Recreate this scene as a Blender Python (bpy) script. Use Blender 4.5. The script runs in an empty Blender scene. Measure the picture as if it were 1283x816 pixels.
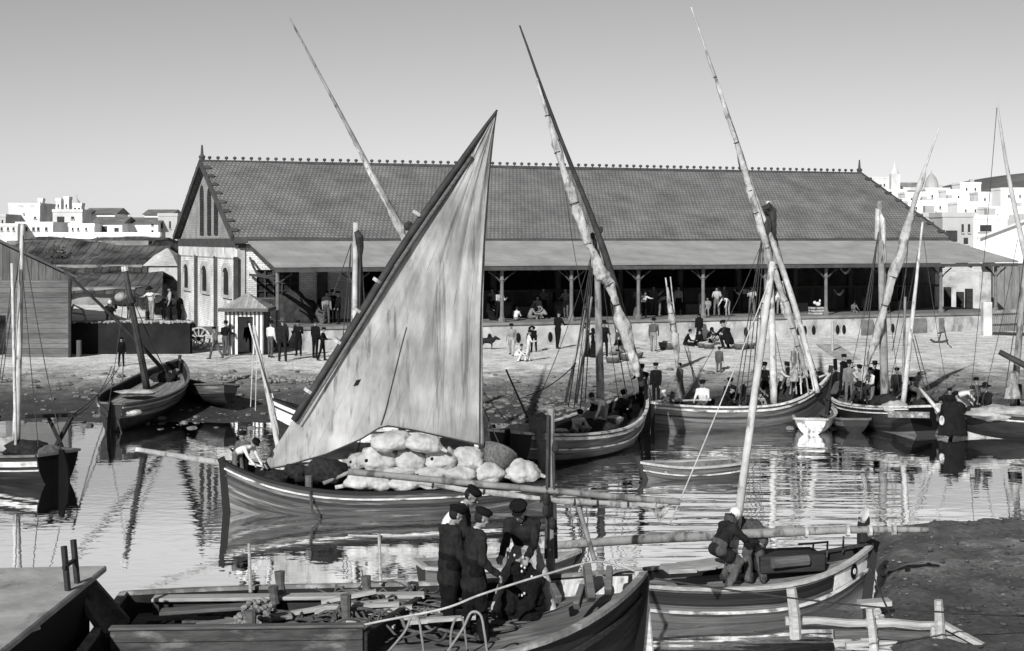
import bpy, math, random
from mathutils import Vector, Matrix, noise
random.seed(7)
SC = bpy.context.scene
COL = SC.collection
FPX, CX, HY, CZ = 1904.0, 641.5, 300.0, 6.5      # focal length in photo pixels, principal column, horizon row, eye height
R = math.radians
def P(px, py, D):
    return Vector(((px-CX)/FPX*D, D, CZ-(py-HY)/FPX*D))
def G(px, py, z=0.0):
    return P(px, py, (CZ-z)*FPX/(py-HY))
def lerp(a, b, t): return a+(b-a)*t
def sst(a, b, x):
    t = max(0., min(1., (x-a)/(b-a))); return t*t*(3-2*t)
def nz(x, y, z=0.): return noise.noise(Vector((x, y, z)))
def interp(tab, t):
    if t <= tab[0][0]: return tab[0][1]
    for (a, va), (b, vb) in zip(tab, tab[1:]):
        if t <= b: return lerp(va, vb, (t-a)/(b-a))
    return tab[-1][1]

# ---------------------------------------------------------------- materials
MATS = {}
def mat(name, c, rough=.85, var=.3, scale=2., stretch=(1, 1, 1), bump=.2, plank=None, coord='Object', patch=.25, spec=.07, bscale=None, streak=None, metal=0.):
    """procedural grey paint/wood/cloth: two noises for tone, optional plank joints (axis, width), a bump"""
    if name in MATS: return MATS[name]
    m = bpy.data.materials.new(name); m.use_nodes = True
    nt = m.node_tree; N = nt.nodes; L = nt.links
    b = N['Principled BSDF']
    b.inputs['Roughness'].default_value = rough
    b.inputs['Specular IOR Level'].default_value = spec
    b.inputs['Metallic'].default_value = metal
    tc = N.new('ShaderNodeTexCoord'); mp = N.new('ShaderNodeMapping'); mp.inputs['Scale'].default_value = stretch
    L.new(tc.outputs[coord], mp.inputs['Vector'])
    def noi(s, det, vec):
        n = N.new('ShaderNodeTexNoise'); n.inputs['Scale'].default_value = s; n.inputs['Detail'].default_value = det
        n.inputs['Roughness'].default_value = .62
        L.new(vec, n.inputs['Vector']); return n.outputs['Fac']
    def mr(src, a0, a1, b0, b1):
        n = N.new('ShaderNodeMapRange'); L.new(src, n.inputs['Value'])
        for k, v in zip(('From Min', 'From Max', 'To Min', 'To Max'), (a0, a1, b0, b1)): n.inputs[k].default_value = v
        return n.outputs['Result']
    def ma(op, a, b_=None):
        n = N.new('ShaderNodeMath'); n.operation = op
        for i, v in enumerate((a, b_)):
            if v is None: continue
            if isinstance(v, (int, float)): n.inputs[i].default_value = v
            else: L.new(v, n.inputs[i])
        return n.outputs[0]
    n1 = noi(scale, 7, mp.outputs[0])
    tone = mr(n1, .28, .72, c*(1-var), c*(1+var))
    n2 = noi(scale*.23, 4, tc.outputs[coord])
    tone = ma('MULTIPLY', tone, mr(n2, .3, .7, 1-patch, 1+patch))
    hsrc = noi(bscale or scale*4, 6, mp.outputs[0])
    if streak:      # worn light or dark marks with a shape of their own: (stretch, scale, threshold, factor)
        m2 = N.new('ShaderNodeMapping'); m2.inputs['Scale'].default_value = streak[0]
        L.new(tc.outputs[coord], m2.inputs['Vector'])
        s = noi(streak[1], 5, m2.outputs[0])
        tone = ma('MULTIPLY', tone, mr(s, streak[2], streak[2]+.12, 1., streak[3]))
    if plank:
        ax, w = plank[0], plank[1]
        sp = N.new('ShaderNodeSeparateXYZ'); L.new(tc.outputs[coord], sp.inputs[0])
        q = ma('DIVIDE', sp.outputs['xyz'.index(ax)], w)
        wn = N.new('ShaderNodeTexWhiteNoise'); wn.noise_dimensions = '1D'
        L.new(ma('FLOOR', q), wn.inputs['W'])
        tone = ma('MULTIPLY', tone, mr(wn.outputs['Value'], 0, 1, .78, 1.22))
        fr = ma('ABSOLUTE', ma('SUBTRACT', ma('FRACT', q), .5))
        gap = mr(fr, .5-(plank[2] if len(plank) > 2 else .06), .5, 1., .25)
        tone = ma('MULTIPLY', tone, gap)
        hsrc = ma('ADD', ma('MULTIPLY', hsrc, .4), ma('MULTIPLY', gap, .6))
    L.new(tone, b.inputs['Base Color'])
    if bump:
        bp = N.new('ShaderNodeBump'); bp.inputs['Strength'].default_value = bump; bp.inputs['Distance'].default_value = .05
        L.new(hsrc, bp.inputs['Height']); L.new(bp.outputs[0], b.inputs['Normal'])
    MATS[name] = m; return m

def brickmat(name, c1, c2, cm, bw, bh, mort=.03, rough=.9, bump=.6, patch=.3, scale=.5, coord='UV'):
    if name in MATS: return MATS[name]
    m = bpy.data.materials.new(name); m.use_nodes = True
    nt = m.node_tree; N = nt.nodes; L = nt.links; b = N['Principled BSDF']
    b.inputs['Roughness'].default_value = rough; b.inputs['Specular IOR Level'].default_value = .2
    tc = N.new('ShaderNodeTexCoord')
    br = N.new('ShaderNodeTexBrick'); L.new(tc.outputs[coord], br.inputs['Vector'])
    g = lambda v: (v, v, v, 1)
    br.inputs['Color1'].default_value = g(c1); br.inputs['Color2'].default_value = g(c2); br.inputs['Mortar'].default_value = g(cm)
    br.inputs['Scale'].default_value = 1.; br.inputs['Mortar Size'].default_value = mort; br.inputs['Mortar Smooth'].default_value = .3
    br.inputs['Brick Width'].default_value = bw; br.inputs['Row Height'].default_value = bh; br.inputs['Bias'].default_value = 0.
    n = N.new('ShaderNodeTexNoise'); n.inputs['Scale'].default_value = scale; n.inputs['Detail'].default_value = 8; n.inputs['Roughness'].default_value = .65
    L.new(tc.outputs['Object'], n.inputs['Vector'])
    mr = N.new('ShaderNodeMapRange'); L.new(n.outputs['Fac'], mr.inputs['Value'])
    mr.inputs['From Min'].default_value = .3; mr.inputs['From Max'].default_value = .7
    mr.inputs['To Min'].default_value = 1-patch; mr.inputs['To Max'].default_value = 1+patch
    mx = N.new('ShaderNodeVectorMath'); mx.operation = 'SCALE'; L.new(br.outputs['Color'], mx.inputs[0]); L.new(mr.outputs[0], mx.inputs['Scale'])
    L.new(mx.outputs[0], b.inputs['Base Color'])
    bp = N.new('ShaderNodeBump'); bp.inputs['Strength'].default_value = bump; bp.inputs['Distance'].default_value = .05; bp.invert = True
    L.new(br.outputs['Fac'], bp.inputs['Height']); L.new(bp.outputs[0], b.inputs['Normal'])
    MATS[name] = m; return m

# ---------------------------------------------------------------- objects
def WM(o):
    m = o.matrix_basis.copy()
    while o.parent: o = o.parent; m = o.matrix_basis @ m
    return m
def tag(o, label=None, cat=None, group=None, kind=None):
    if label: o['label'] = label
    if cat: o['category'] = cat
    if group: o['group'] = group
    if kind: o['kind'] = kind
    return o
def empty(name, loc, rz=0., label=None, cat=None, group=None):
    o = bpy.data.objects.new(name, None); COL.objects.link(o)
    o.empty_display_size = .2
    o.location = loc; o.rotation_euler = (0, 0, rz)
    return tag(o, label, cat, group)
def copy_tree(o, parent=None):
    c = o.copy(); COL.objects.link(c); c.parent = parent
    for ch in list(o.children): copy_tree(ch, c)
    return c

class MB:
    """collects shapes (world coordinates) for ONE mesh object"""
    def __init__(s): s.v = []; s.f = []; s.m = []; s.u = []; s.mi = 0
    def add(s, vs, fs, uvs=None, mi=None):
        o = len(s.v); s.v += [Vector(v) for v in vs]
        for k, f in enumerate(fs):
            s.f.append([i+o for i in f]); s.m.append(s.mi if mi is None else (mi[k] if isinstance(mi, list) else mi))
            s.u.append(uvs[k] if uvs else None)
        return s
    def box(s, c, size, rz=0., mx=None):
        x, y, z = [v/2 for v in size]
        M = mx if mx is not None else Matrix.Rotation(rz, 3, 'Z')
        c = Vector(c)
        vs = [c+M @ Vector((a*x, b*y, d*z)) for a in (-1, 1) for b in (-1, 1) for d in (-1, 1)]
        return s.add(vs, [(0, 1, 3, 2), (4, 6, 7, 5), (0, 4, 5, 1), (2, 3, 7, 6), (0, 2, 6, 4), (1, 5, 7, 3)])
    def beam(s, p0, p1, w, h, up=Vector((0, 0, 1)), w1=None, h1=None):
        p0, p1 = Vector(p0), Vector(p1); d = (p1-p0).normalized()
        a = d.cross(up)
        if a.length < 1e-4: a = d.cross(Vector((0, 1, 0)))
        a.normalize(); b = a.cross(d).normalized()
        w1 = w if w1 is None else w1; h1 = h if h1 is None else h1
        vs = [p0+a*(i*w/2)+b*(j*h/2) for i, j in ((-1, -1), (1, -1), (1, 1), (-1, 1))] + [p1+a*(i*w1/2)+b*(j*h1/2) for i, j in ((-1, -1), (1, -1), (1, 1), (-1, 1))]
        return s.add(vs, [(3, 2, 1, 0), (4, 5, 6, 7), (0, 1, 5, 4), (1, 2, 6, 5), (2, 3, 7, 6), (3, 0, 4, 7)])
    def tube(s, pts, rad, n=8, caps=True, wob=0., squash=None):
        pts = [Vector(p) for p in pts]; k = len(pts)
        if isinstance(rad, (int, float)): rad = [rad]*k
        ref = None; vs = []; fs = []
        for i, p in enumerate(pts):
            d = (pts[min(i+1, k-1)]-pts[max(i-1, 0)]).normalized()
            if ref is None:
                ref = d.cross(Vector((0, 0, 1)))
                if ref.length < .05: ref = d.cross(Vector((0, 1, 0)))
            a = (ref-d*ref.dot(d)).normalized(); ref = a; b = d.cross(a)
            for j in range(n):
                t = 2*math.pi*j/n; r = rad[i]
                if wob: r *= 1+wob*nz(p.x*2.3+math.cos(t)*1.1, p.y*2.3+math.sin(t)*1.1, p.z*2.3)
                vs.append(p+a*(r*math.cos(t))+b*(r*math.sin(t)*(squash or 1)))
        for i in range(k-1):
            for j in range(n):
                fs.append((i*n+j, i*n+(j+1) % n, (i+1)*n+(j+1) % n, (i+1)*n+j))
        if caps: fs.append(tuple(range(n-1, -1, -1))); fs.append(tuple(range((k-1)*n, k*n)))
        return s.add(vs, fs)
    def ell(s, c, r, mx=None, nu=14, nv=8, fn=None):
        c = Vector(c); vs = []; fs = []
        M = mx if mx is not None else Matrix.Identity(3)
        for i in range(1, nv):
            th = math.pi*i/nv
            for j in range(nu):
                ph = 2*math.pi*j/nu
                d = Vector((math.sin(th)*math.cos(ph), math.sin(th)*math.sin(ph), math.cos(th)))
                k = fn(d) if fn else 1.
                vs.append(c+M @ Vector((d.x*r[0]*k, d.y*r[1]*k, d.z*r[2]*k)))
        kt = fn(Vector((0, 0, 1))) if fn else 1; kb = fn(Vector((0, 0, -1))) if fn else 1
        top = len(vs); vs.append(c+M @ Vector((0, 0, r[2]*kt))); bot = len(vs); vs.append(c-M @ Vector((0, 0, r[2]*kb)))
        for i in range(nv-2):
            for j in range(nu): fs.append((i*nu+j, (i+1)*nu+j, (i+1)*nu+(j+1) % nu, i*nu+(j+1) % nu))
        for j in range(nu):
            fs.append((top, j, (j+1) % nu)); fs.append((bot, (nv-2)*nu+(j+1) % nu, (nv-2)*nu+j))
        return s.add(vs, fs)
    def lathe(s, prof, c, n=12, mx=None, caps=True):
        c = Vector(c); M = mx if mx is not None else Matrix.Identity(3); vs = []; fs = []
        for r, z in prof:
            for j in range(n):
                t = 2*math.pi*j/n; vs.append(c+M @ Vector((r*math.cos(t), r*math.sin(t), z)))
        for i in range(len(prof)-1):
            for j in range(n): fs.append((i*n+j, i*n+(j+1) % n, (i+1)*n+(j+1) % n, (i+1)*n+j))
        if caps: fs.append(tuple(range(n-1, -1, -1))); fs.append(tuple(range((len(prof)-1)*n, len(prof)*n)))
        return s.add(vs, fs)
    def prism(s, poly, ext, uvscale=None):
        """poly: 3-D points of a flat outline, ext: extrusion vector"""
        poly = [Vector(p) for p in poly]; e = Vector(ext); k = len(poly)
        vs = poly+[p+e for p in poly]
        fs = [tuple(range(k-1, -1, -1)), tuple(range(k, 2*k))]+[(i, (i+1) % k, k+(i+1) % k, k+i) for i in range(k)]
        return s.add(vs, fs)
    def sheet(s, fn, nu, nv, uvfn=None, thick=None):
        """fn(u,v)->point on a (nu+1)x(nv+1) grid; thick: closed sheet of that thickness"""
        g = [[Vector(fn(i/nu, j/nv)) for j in range(nv+1)] for i in range(nu+1)]
        W = nv+1; vs = [p for r in g for p in r]; fs = []; uv = []
        for i in range(nu):
            for j in range(nv):
                fs.append((i*W+j, (i+1)*W+j, (i+1)*W+j+1, i*W+j+1))
                uv.append([uvfn(a/nu, b/nv) if uvfn else (a/nu, b/nv) for a, b in ((i, j), (i+1, j), (i+1, j+1), (i, j+1))])
        if thick:
            n0 = len(vs); nr = []
            for i in range(nu+1):
                for j in range(nv+1):
                    a = g[min(i+1, nu)][j]-g[max(i-1, 0)][j]; b = g[i][min(j+1, nv)]-g[i][max(j-1, 0)]
                    q = a.cross(b); nr.append(q.normalized() if q.length > 1e-9 else Vector((0, 0, 0)))
            vs = vs+[p-n*thick for p, n in zip(vs, nr)]
            fs2 = [tuple(n0+k for k in reversed(f)) for f in fs]; uv2 = [list(reversed(q)) for q in uv]
            fs += fs2; uv += uv2
            ring = [i*W for i in range(nu+1)]+[nu*W+j for j in range(1, W)]+[i*W+nv for i in range(nu-1, -1, -1)]+[j for j in range(nv-1, 0, -1)]
            for k in range(len(ring)):
                a, b = ring[k], ring[(k+1) % len(ring)]
                fs.append((b, a, a+n0, b+n0)); uv.append([(0, 0)]*4)
        return s.add(vs, fs, uv)
    def strip(s, pts, w, h, outs):
        """box-section moulding swept along pts; outs = horizontal outward unit vectors"""
        vs = []; fs = []; k = len(pts)
        for p, o in zip(pts, outs):
            p = Vector(p); o = Vector(o)
            for a, b in ((-.3, -.5), (.7, -.5), (.7, .5), (-.3, .5)): vs.append(p+o*(a*w)+Vector((0, 0, b*h)))
        for i in range(k-1):
            for j in range(4): fs.append((i*4+j, (i+1)*4+j, (i+1)*4+(j+1) % 4, i*4+(j+1) % 4))
        fs += [(0, 1, 2, 3), ((k-1)*4+3, (k-1)*4+2, (k-1)*4+1, (k-1)*4)]
        return s.add(vs, fs)
    def build(s, name, mats, parent=None, smooth=False, label=None, cat=None, group=None, kind=None, origin=None):
        me = bpy.data.meshes.new(name)
        if parent is not None:
            inv = WM(parent).inverted(); vs = [inv @ v for v in s.v]; loc = None
        else:
            if origin is None:
                k = max(1, len(s.v))
                origin = Vector((sum(v.x for v in s.v)/k, sum(v.y for v in s.v)/k, min(v.z for v in s.v)))
            loc = Vector(origin); vs = [v-loc for v in s.v]
        me.from_pydata([tuple(v) for v in vs], [], s.f)
        if not isinstance(mats, (list, tuple)): mats = [mats]
        for m in mats: me.materials.append(m)
        me.polygons.foreach_set('material_index', s.m)
        if smooth: me.polygons.foreach_set('use_smooth', [True]*len(s.f))
        if any(u is not None for u in s.u):
            ul = me.uv_layers.new(name='UVMap'); k = 0
            for f, u in zip(s.f, s.u):
                for q in range(len(f)):
                    ul.data[k].uv = u[q] if u else (0, 0); k += 1
        me.validate(); me.update()
        o = bpy.data.objects.new(name, me); COL.objects.link(o)
        if parent is not None: o.parent = parent
        else: o.location = loc
        return tag(o, label, cat, group, kind)
def bevel(o, w, seg=1):
    m = o.modifiers.new('bevel', 'BEVEL'); m.width = w; m.segments = seg; m.limit_method = 'ANGLE'; return o
def rope_pts(a, b, sag=.1, n=10):
    a, b = Vector(a), Vector(b)
    return [a.lerp(b, i/n)-Vector((0, 0, sag*4*(i/n)*(1-i/n))) for i in range(n+1)]
def spline(pts, n=8):
    """Catmull-Rom through points"""
    pts = [Vector(p) for p in pts]; q = [pts[0]]+pts+[pts[-1]]; out = []
    for i in range(1, len(q)-2):
        for k in range(n):
            t = k/n; a, b, c, d = q[i-1:i+3]
            out.append(.5*((2*b)+(c-a)*t+(2*a-5*b+4*c-d)*t*t+(3*b-a-3*c+d)*t**3))
    out.append(pts[-1]); return out

# ---------------------------------------------------------------- camera, light, sky
cam_d = bpy.data.cameras.new('camera'); cam = bpy.data.objects.new('camera', cam_d); COL.objects.link(cam)
cam.location = (0, 0, CZ); cam.rotation_euler = (R(90), 0, 0)
cam_d.sensor_width = 36.; cam_d.lens = FPX/1283*36; cam_d.shift_y = -(408-HY)/1283
cam_d.clip_start = .1; cam_d.clip_end = 9000
SC.camera = cam
SUN_EL = 28.
sdir = Vector((.36, .93, 0)).normalized()*math.cos(R(SUN_EL)) - Vector((0, 0, math.sin(R(SUN_EL))))
sl = bpy.data.lights.new('sun', 'SUN'); sl.energy = 5.0; sl.angle = R(.5); sl.color = (1, .995, .985)
so = bpy.data.objects.new('sun', sl); COL.objects.link(so); so.rotation_euler = sdir.to_track_quat('-Z', 'Y').to_euler(); so.location = (0, 0, 60)
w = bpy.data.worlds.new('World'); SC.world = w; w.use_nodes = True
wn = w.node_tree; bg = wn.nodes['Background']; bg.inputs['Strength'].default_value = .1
sk = wn.nodes.new('ShaderNodeTexSky'); sk.sky_type = 'NISHITA'; sk.sun_disc = False
sk.sun_elevation = R(SUN_EL); sk.sun_rotation = math.atan2(-sdir.x, -sdir.y); sk.air_density = 1.; sk.dust_density = .15; sk.ozone_density = 1.
# monochrome film: the sky's own colour is reduced to its grey
bw = wn.nodes.new('ShaderNodeRGBToBW'); wn.links.new(sk.outputs[0], bw.inputs[0]); 
# sky gain by elevation: brightness added above the frame to brighten the water's reflection
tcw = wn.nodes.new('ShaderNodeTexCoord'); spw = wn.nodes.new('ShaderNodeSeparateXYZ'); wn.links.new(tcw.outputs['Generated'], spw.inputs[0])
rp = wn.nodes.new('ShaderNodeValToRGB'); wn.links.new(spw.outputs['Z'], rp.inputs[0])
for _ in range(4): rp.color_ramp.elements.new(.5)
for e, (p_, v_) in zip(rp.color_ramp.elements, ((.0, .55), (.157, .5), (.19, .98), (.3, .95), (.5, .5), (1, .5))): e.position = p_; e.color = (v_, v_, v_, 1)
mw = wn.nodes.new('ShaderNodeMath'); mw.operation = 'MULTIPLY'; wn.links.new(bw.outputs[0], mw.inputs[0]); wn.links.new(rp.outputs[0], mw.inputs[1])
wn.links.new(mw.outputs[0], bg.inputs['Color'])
SC.render.engine = 'CYCLES'
vs = SC.view_settings; vs.view_transform = 'Standard'; vs.look = 'None'; vs.exposure = .58; vs.gamma = 1.; vs.use_curve_mapping = False
SC.render.resolution_x = 1024; SC.render.resolution_y = 651
# ================================================================ materials used all over
WOOD_D = mat('wood dark', .024, .75, .4, 2, (1, 9, 9), .3)
WOOD_M = mat('wood grey brown', .075, .8, .4, 2, (1, 9, 9), .3)
WOOD_L = mat('wood bleached', .26, .8, .35, 2, (1, 10, 10), .3)
SPAR_L = mat('spar bleached', .3, .7, .3, 3, (1, 1, 1), .2, streak=((3, 3, 1.2), 2.2, .55, .35))
SPAR_M = mat('spar brown', .16, .7, .35, 3, (1, 1, 1), .2, streak=((3, 3, .8), 2.2, .52, .4))
SPAR_D = mat('spar tarred', .03, .6, .4, 3)
CANVAS = mat('furled canvas', .26, .95, .35, 3, (1, 1, 1), .8, bscale=7, streak=((2, 2, .7), 2.6, .52, .4))
ROPE_D = mat('rope tarred', .035, .9, .3, 8)
ROPE_L = mat('rope hemp', .3, .9, .3, 8)
TAR = mat('hull tar', .014, .55, .5, 3, (1, 1, 1), .2)
IRON = mat('iron', .05, .5, .3, 6)
BLACK = mat('unlit dark', .008, .9, .3, 3)
STONE = mat('stone pale', .3, .9, .4, 1.2, (1, 1, 1), .5, streak=((.6, .6, .35), 1.6, .55, .45))

# ================================================================ ground
def shore(x): return 51.2+.9*nz(x*.13, 3.1)+.35*nz(x*.5, 8.)+(1.2 if x < -14 else 0)*sst(-13, -20, -x*-1)
def bank(x, y):
    """mud bank in the near right corner"""
    bx = interp([(18, 5.2), (24, 5.6), (26.5, 6.0), (28, 6.5), (31, 7.2), (34, 7.5), (36, 8)], y)+.22*nz(y*.7, 5.)+.1*nz(y*2.3, 1.)
    far = interp([(5, 33.2), (8, 33.7), (12, 34.8), (20, 36), (40, 37)], x)+.22*nz(x*.7, 2.)+.12*nz(x*2.6, 4.)
    return min(sst(-.5, .9, x-bx), sst(-.5, 1.2, far-y))
def H(x, y):
    s = shore(x)
    if y < s: z = -.06-min(.3, (s-y)*.16)
    else: z = -.06+.98*sst(0, 19, y-s)**.9
    if y < 45:
        b = bank(x, y); z = lerp(z, .15+.2*sst(25, 29, y)+.05*nz(x*.4, y*.4), b)
        if b > .05: z += b*b*(.10*nz(x*1.1, y*1.1)+.06*nz(x*3.4, y*3.4)+.035*nz(x*8, y*8))
    elif y < 76:
        a = sst(s-.3, s+5, y)*(1-.7*sst(62, 72, y))
        z += a*(.09*nz(x*.35, y*.35, 4)+.05*nz(x*1.2, y*1.2)+.02*nz(x*3.5, y*3.5))
    z += .35*sst(86, 98, y)
    if x < -14.5 and y > 74:            # raised yard behind the dark quay wall
        edge = -15.7-max(0, (y-74))*.36
        z = lerp(z, 2.42+.06*nz(x*.8, y*.8), sst(0, .35, edge-x)*sst(74.2, 74.5, y))
    if y > 118 and x > 0:               # the town's hillside
        z += interp([(118, 0), (150, 3.4), (200, 7), (330, 12.5), (430, 16), (700, 12), (2000, 0)], y)*sst(18, 60, x*160/max(y, 1))
    if y > 170 and x <= 0: z += 3.*sst(170, 260, y)*(1-sst(700, 2000, y))
    return z
ys = []; y = 6.
while y < 9000:
    ys.append(y)
    y += .34 if y < 40 else (.4 if y < 78 else (.8 if y < 100 else (4 if y < 300 else (25 if y < 800 else y*.25))))
mb = MB(); rows = len(ys); nx = 340; vs_ = []
for yy in ys:
    half = max(34., yy*.8)
    for i in range(nx+1):
        x = -half+2*half*i/nx; vs_.append((x, yy, H(x, yy)))
mb.add(vs_, [(j*(nx+1)+i, j*(nx+1)+i+1, (j+1)*(nx+1)+i+1, (j+1)*(nx+1)+i) for j in range(rows-1) for i in range(nx)])

def ground_material():
    m = bpy.data.materials.new('quay sand and mud'); m.use_nodes = True
    nt = m.node_tree; N = nt.nodes; L = nt.links; b = N['Principled BSDF']
    geo = N.new('ShaderNodeNewGeometry'); sp = N.new('ShaderNodeSeparateXYZ'); L.new(geo.outputs['Position'], sp.inputs[0])
    def noi(s, d, r=.6):
        n = N.new('ShaderNodeTexNoise'); n.inputs['Scale'].default_value = s; n.inputs['Detail'].default_value = d; n.inputs['Roughness'].default_value = r
        L.new(geo.outputs['Position'], n.inputs['Vector']); return n.outputs['Fac']
    def mr(src, a0, a1, b0, b1, smooth=False):
        n = N.new('ShaderNodeMapRange'); L.new(src, n.inputs['Value'])
        if smooth: n.interpolation_type = 'SMOOTHSTEP'
        for k, v in zip(('From Min', 'From Max', 'To Min', 'To Max'), (a0, a1, b0, b1)): n.inputs[k].default_value = v
        return n.outputs['Result']
    def ma(op, a, b_):
        n = N.new('ShaderNodeMath'); n.operation = op
        for i, v in enumerate((a, b_)):
            if isinstance(v, (int, float)): n.inputs[i].default_value = v
            else: L.new(v, n.inputs[i])
        return n.outputs[0]
    nlo = noi(.18, 5); nmd = noi(1.1, 8, .7); nhi = noi(9, 8, .7)
    # wetness: low ground is mud that the tide covers, high ground is dry trodden sand
    hz = ma('ADD', sp.outputs['Z'], ma('MULTIPLY', ma('SUBTRACT', nlo, .5), .55))
    hz = ma('ADD', hz, ma('MULTIPLY', ma('SUBTRACT', nmd, .5), .35))
    tone = N.new('ShaderNodeValToRGB'); L.new(mr(hz, -.1, 1.15, 0, 1), tone.inputs[0])
    cr = tone.color_ramp
    stops = [(0, .03), (.2, .035), (.38, .06), (.52, .13), (.66, .23), (.8, .46), (1, .5)]
    while len(cr.elements) < len(stops): cr.elements.new(.5)
    for e, (p, v) in zip(cr.elements, stops): e.position = p; e.color = (v, v, v, 1)
    s2 = ma('MULTIPLY', mr(nmd, .28, .72, .5, 1.5), mr(nhi, .28, .72, .45, 1.55))
    # the near bank is dark weedy mud with pale stones and shells
    near = mr(sp.outputs['Y'], 36, 40, 1.25, 1.)
    s2 = ma('MULTIPLY', s2, near)
    sc = N.new('ShaderNodeVectorMath'); sc.operation = 'SCALE'; L.new(tone.outputs[0], sc.inputs[0]); L.new(s2, sc.inputs['Scale'])
    v = N.new('ShaderNodeTexVoronoi'); v.inputs['Scale'].default_value = 2.3; L.new(geo.outputs['Position'], v.inputs['Vector'])
    sh = mr(v.outputs['Distance'], .06, .1, .16, 0)
    ad = N.new('ShaderNodeVectorMath'); ad.operation = 'ADD'; L.new(sc.outputs[0], ad.inputs[0])
    cmb = N.new('ShaderNodeCombineXYZ')
    for i in range(3): L.new(sh, cmb.inputs[i])
    L.new(cmb.outputs[0], ad.inputs[1]); L.new(ad.outputs[0], b.inputs['Base Color'])
    L.new(mr(hz, .0, .5, .45, .95), b.inputs['Roughness']); b.inputs['Specular IOR Level'].default_value = .25
    bp = N.new('ShaderNodeBump'); bp.inputs['Strength'].default_value = .8; bp.inputs['Distance'].default_value = .12
    L.new(ma('ADD', ma('MULTIPLY', nmd, .8), ma('MULTIPLY', nhi, .35)), bp.inputs['Height']); L.new(bp.outputs[0], b.inputs['Normal'])
    return m
GROUND = ground_material()
mb.build('ground', GROUND, smooth=True, kind='structure', origin=(0, 0, 0))

def water_material():
    m = bpy.data.materials.new('harbour water'); m.use_nodes = True
    nt = m.node_tree; N = nt.nodes; L = nt.links; N.remove(N['Principled BSDF']); out = N['Material Output']
    geo = N.new('ShaderNodeNewGeometry')
    def noi(s, d, st, r=.5):
        mp = N.new('ShaderNodeMapping'); mp.inputs['Scale'].default_value = st; L.new(geo.outputs['Position'], mp.inputs[0])
        n = N.new('ShaderNodeTexNoise'); n.inputs['Scale'].default_value = s; n.inputs['Detail'].default_value = d; n.inputs['Roughness'].default_value = r
        L.new(mp.outputs[0], n.inputs['Vector']); return n.outputs['Fac']
    def mr(src, a0, a1, b0, b1):
        n = N.new('ShaderNodeMapRange'); n.interpolation_type = 'SMOOTHSTEP'; L.new(src, n.inputs['Value'])
        for k, v in zip(('From Min', 'From Max', 'To Min', 'To Max'), (a0, a1, b0, b1)): n.inputs[k].default_value = v
        return n.outputs['Result']
    def ma(op, a, b_):
        n = N.new('ShaderNodeMath'); n.operation = op
        for i, v in enumerate((a, b_)):
            if isinstance(v, (int, float)): n.inputs[i].default_value = v
            else: L.new(v, n.inputs[i])
        return n.outputs[0]
    sp = N.new('ShaderNodeSeparateXYZ'); L.new(geo.outputs['Position'], sp.inputs[0])
    # a breeze ruffles the middle of the basin, the left side lies calm
    ruf = ma('MULTIPLY', mr(sp.outputs['X'], -1., 5., .0, 1.), mr(sp.outputs['X'], 8., 12., 1., .05))
    ruf = ma('MULTIPLY', ruf, mr(noi(.12, 2, (1, 1.6, 1)), .35, .6, .4, 1.))
    h = ma('ADD', ma('MULTIPLY', noi(1.0, 2, (.35, 1.3, 1)), ma('MULTIPLY', ruf, .05)),
           ma('ADD', ma('MULTIPLY', noi(2.6, 2, (.7, 1.3, 1)), .0035), ma('MULTIPLY', noi(.6, 2, (.6, 1.1, 1)), .006)))
    bp = N.new('ShaderNodeBump'); bp.inputs['Strength'].default_value = 1.; bp.inputs['Distance'].default_value = 1.
    L.new(h, bp.inputs['Height'])
    gl = N.new('ShaderNodeBsdfGlossy'); gl.inputs['Roughness'].default_value = .015; gl.inputs['Color'].default_value = (.97, .97, .97, 1)
    df = N.new('ShaderNodeBsdfDiffuse'); df.inputs['Color'].default_value = (.035, .035, .035, 1)
    L.new(bp.outputs[0], gl.inputs['Normal'])
    fr = N.new('ShaderNodeLayerWeight'); fr.inputs['Blend'].default_value = .5; L.new(bp.outputs[0], fr.inputs['Normal'])
    mx = N.new('ShaderNodeMixShader'); L.new(mr(fr.outputs['Facing'], .3, .8, .6, .985), mx.inputs[0])
    L.new(df.outputs[0], mx.inputs[1]); L.new(gl.outputs[0], mx.inputs[2]); L.new(mx.outputs[0], out.inputs['Surface'])
    return m
mb = MB(); mb.add([(-70, 2, 0), (70, 2, 0), (70, 58, 0), (-70, 58, 0)], [(0, 1, 2, 3)])
mb.build('water', water_material(), kind='structure', origin=(0, 0, 0))

# ================================================================ fish market hall
UA = Vector((.9304, .3665, 0)); NF = Vector((.3665, -.9304, 0))
def B(u, w_, z): return Vector((-18.45, 90.2, 0))+UA*u+NF*w_+Vector((0, 0, z))
RZ = math.atan2(UA.y, UA.x)
RIDGE, EAVE, PEAVE, LEN = 11.0, 6.5, 5.1, 46.2
TILE = brickmat('hall roof tiles', .13, .155, .085, .24, .34, .045, bump=1., patch=.34, scale=.5)
TILE2 = brickmat('porch roof sheets', .225, .25, .19, .9, 1.5, .015, bump=.3, patch=.22, scale=.6)
BRICK = brickmat('whitewashed brick', .56, .44, .28, .28, .11, .015, bump=.5, patch=.4, scale=.7)
GBRICK = brickmat('grey gable brick', .25, .2, .16, .28, .11, .015, bump=.5, patch=.3, scale=.7)
PLASTER = mat('worn limewash', .42, .9, .35, 1.1, (1, 1, 1), .4, streak=((.7, .7, .5), 1.2, .56, .5))
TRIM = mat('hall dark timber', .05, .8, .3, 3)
hall = empty('fish_market_hall', B(0, 0, .9), RZ, 'long fish market hall with tiled gable roof, open porch and small arched end windows', 'market hall')
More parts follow.
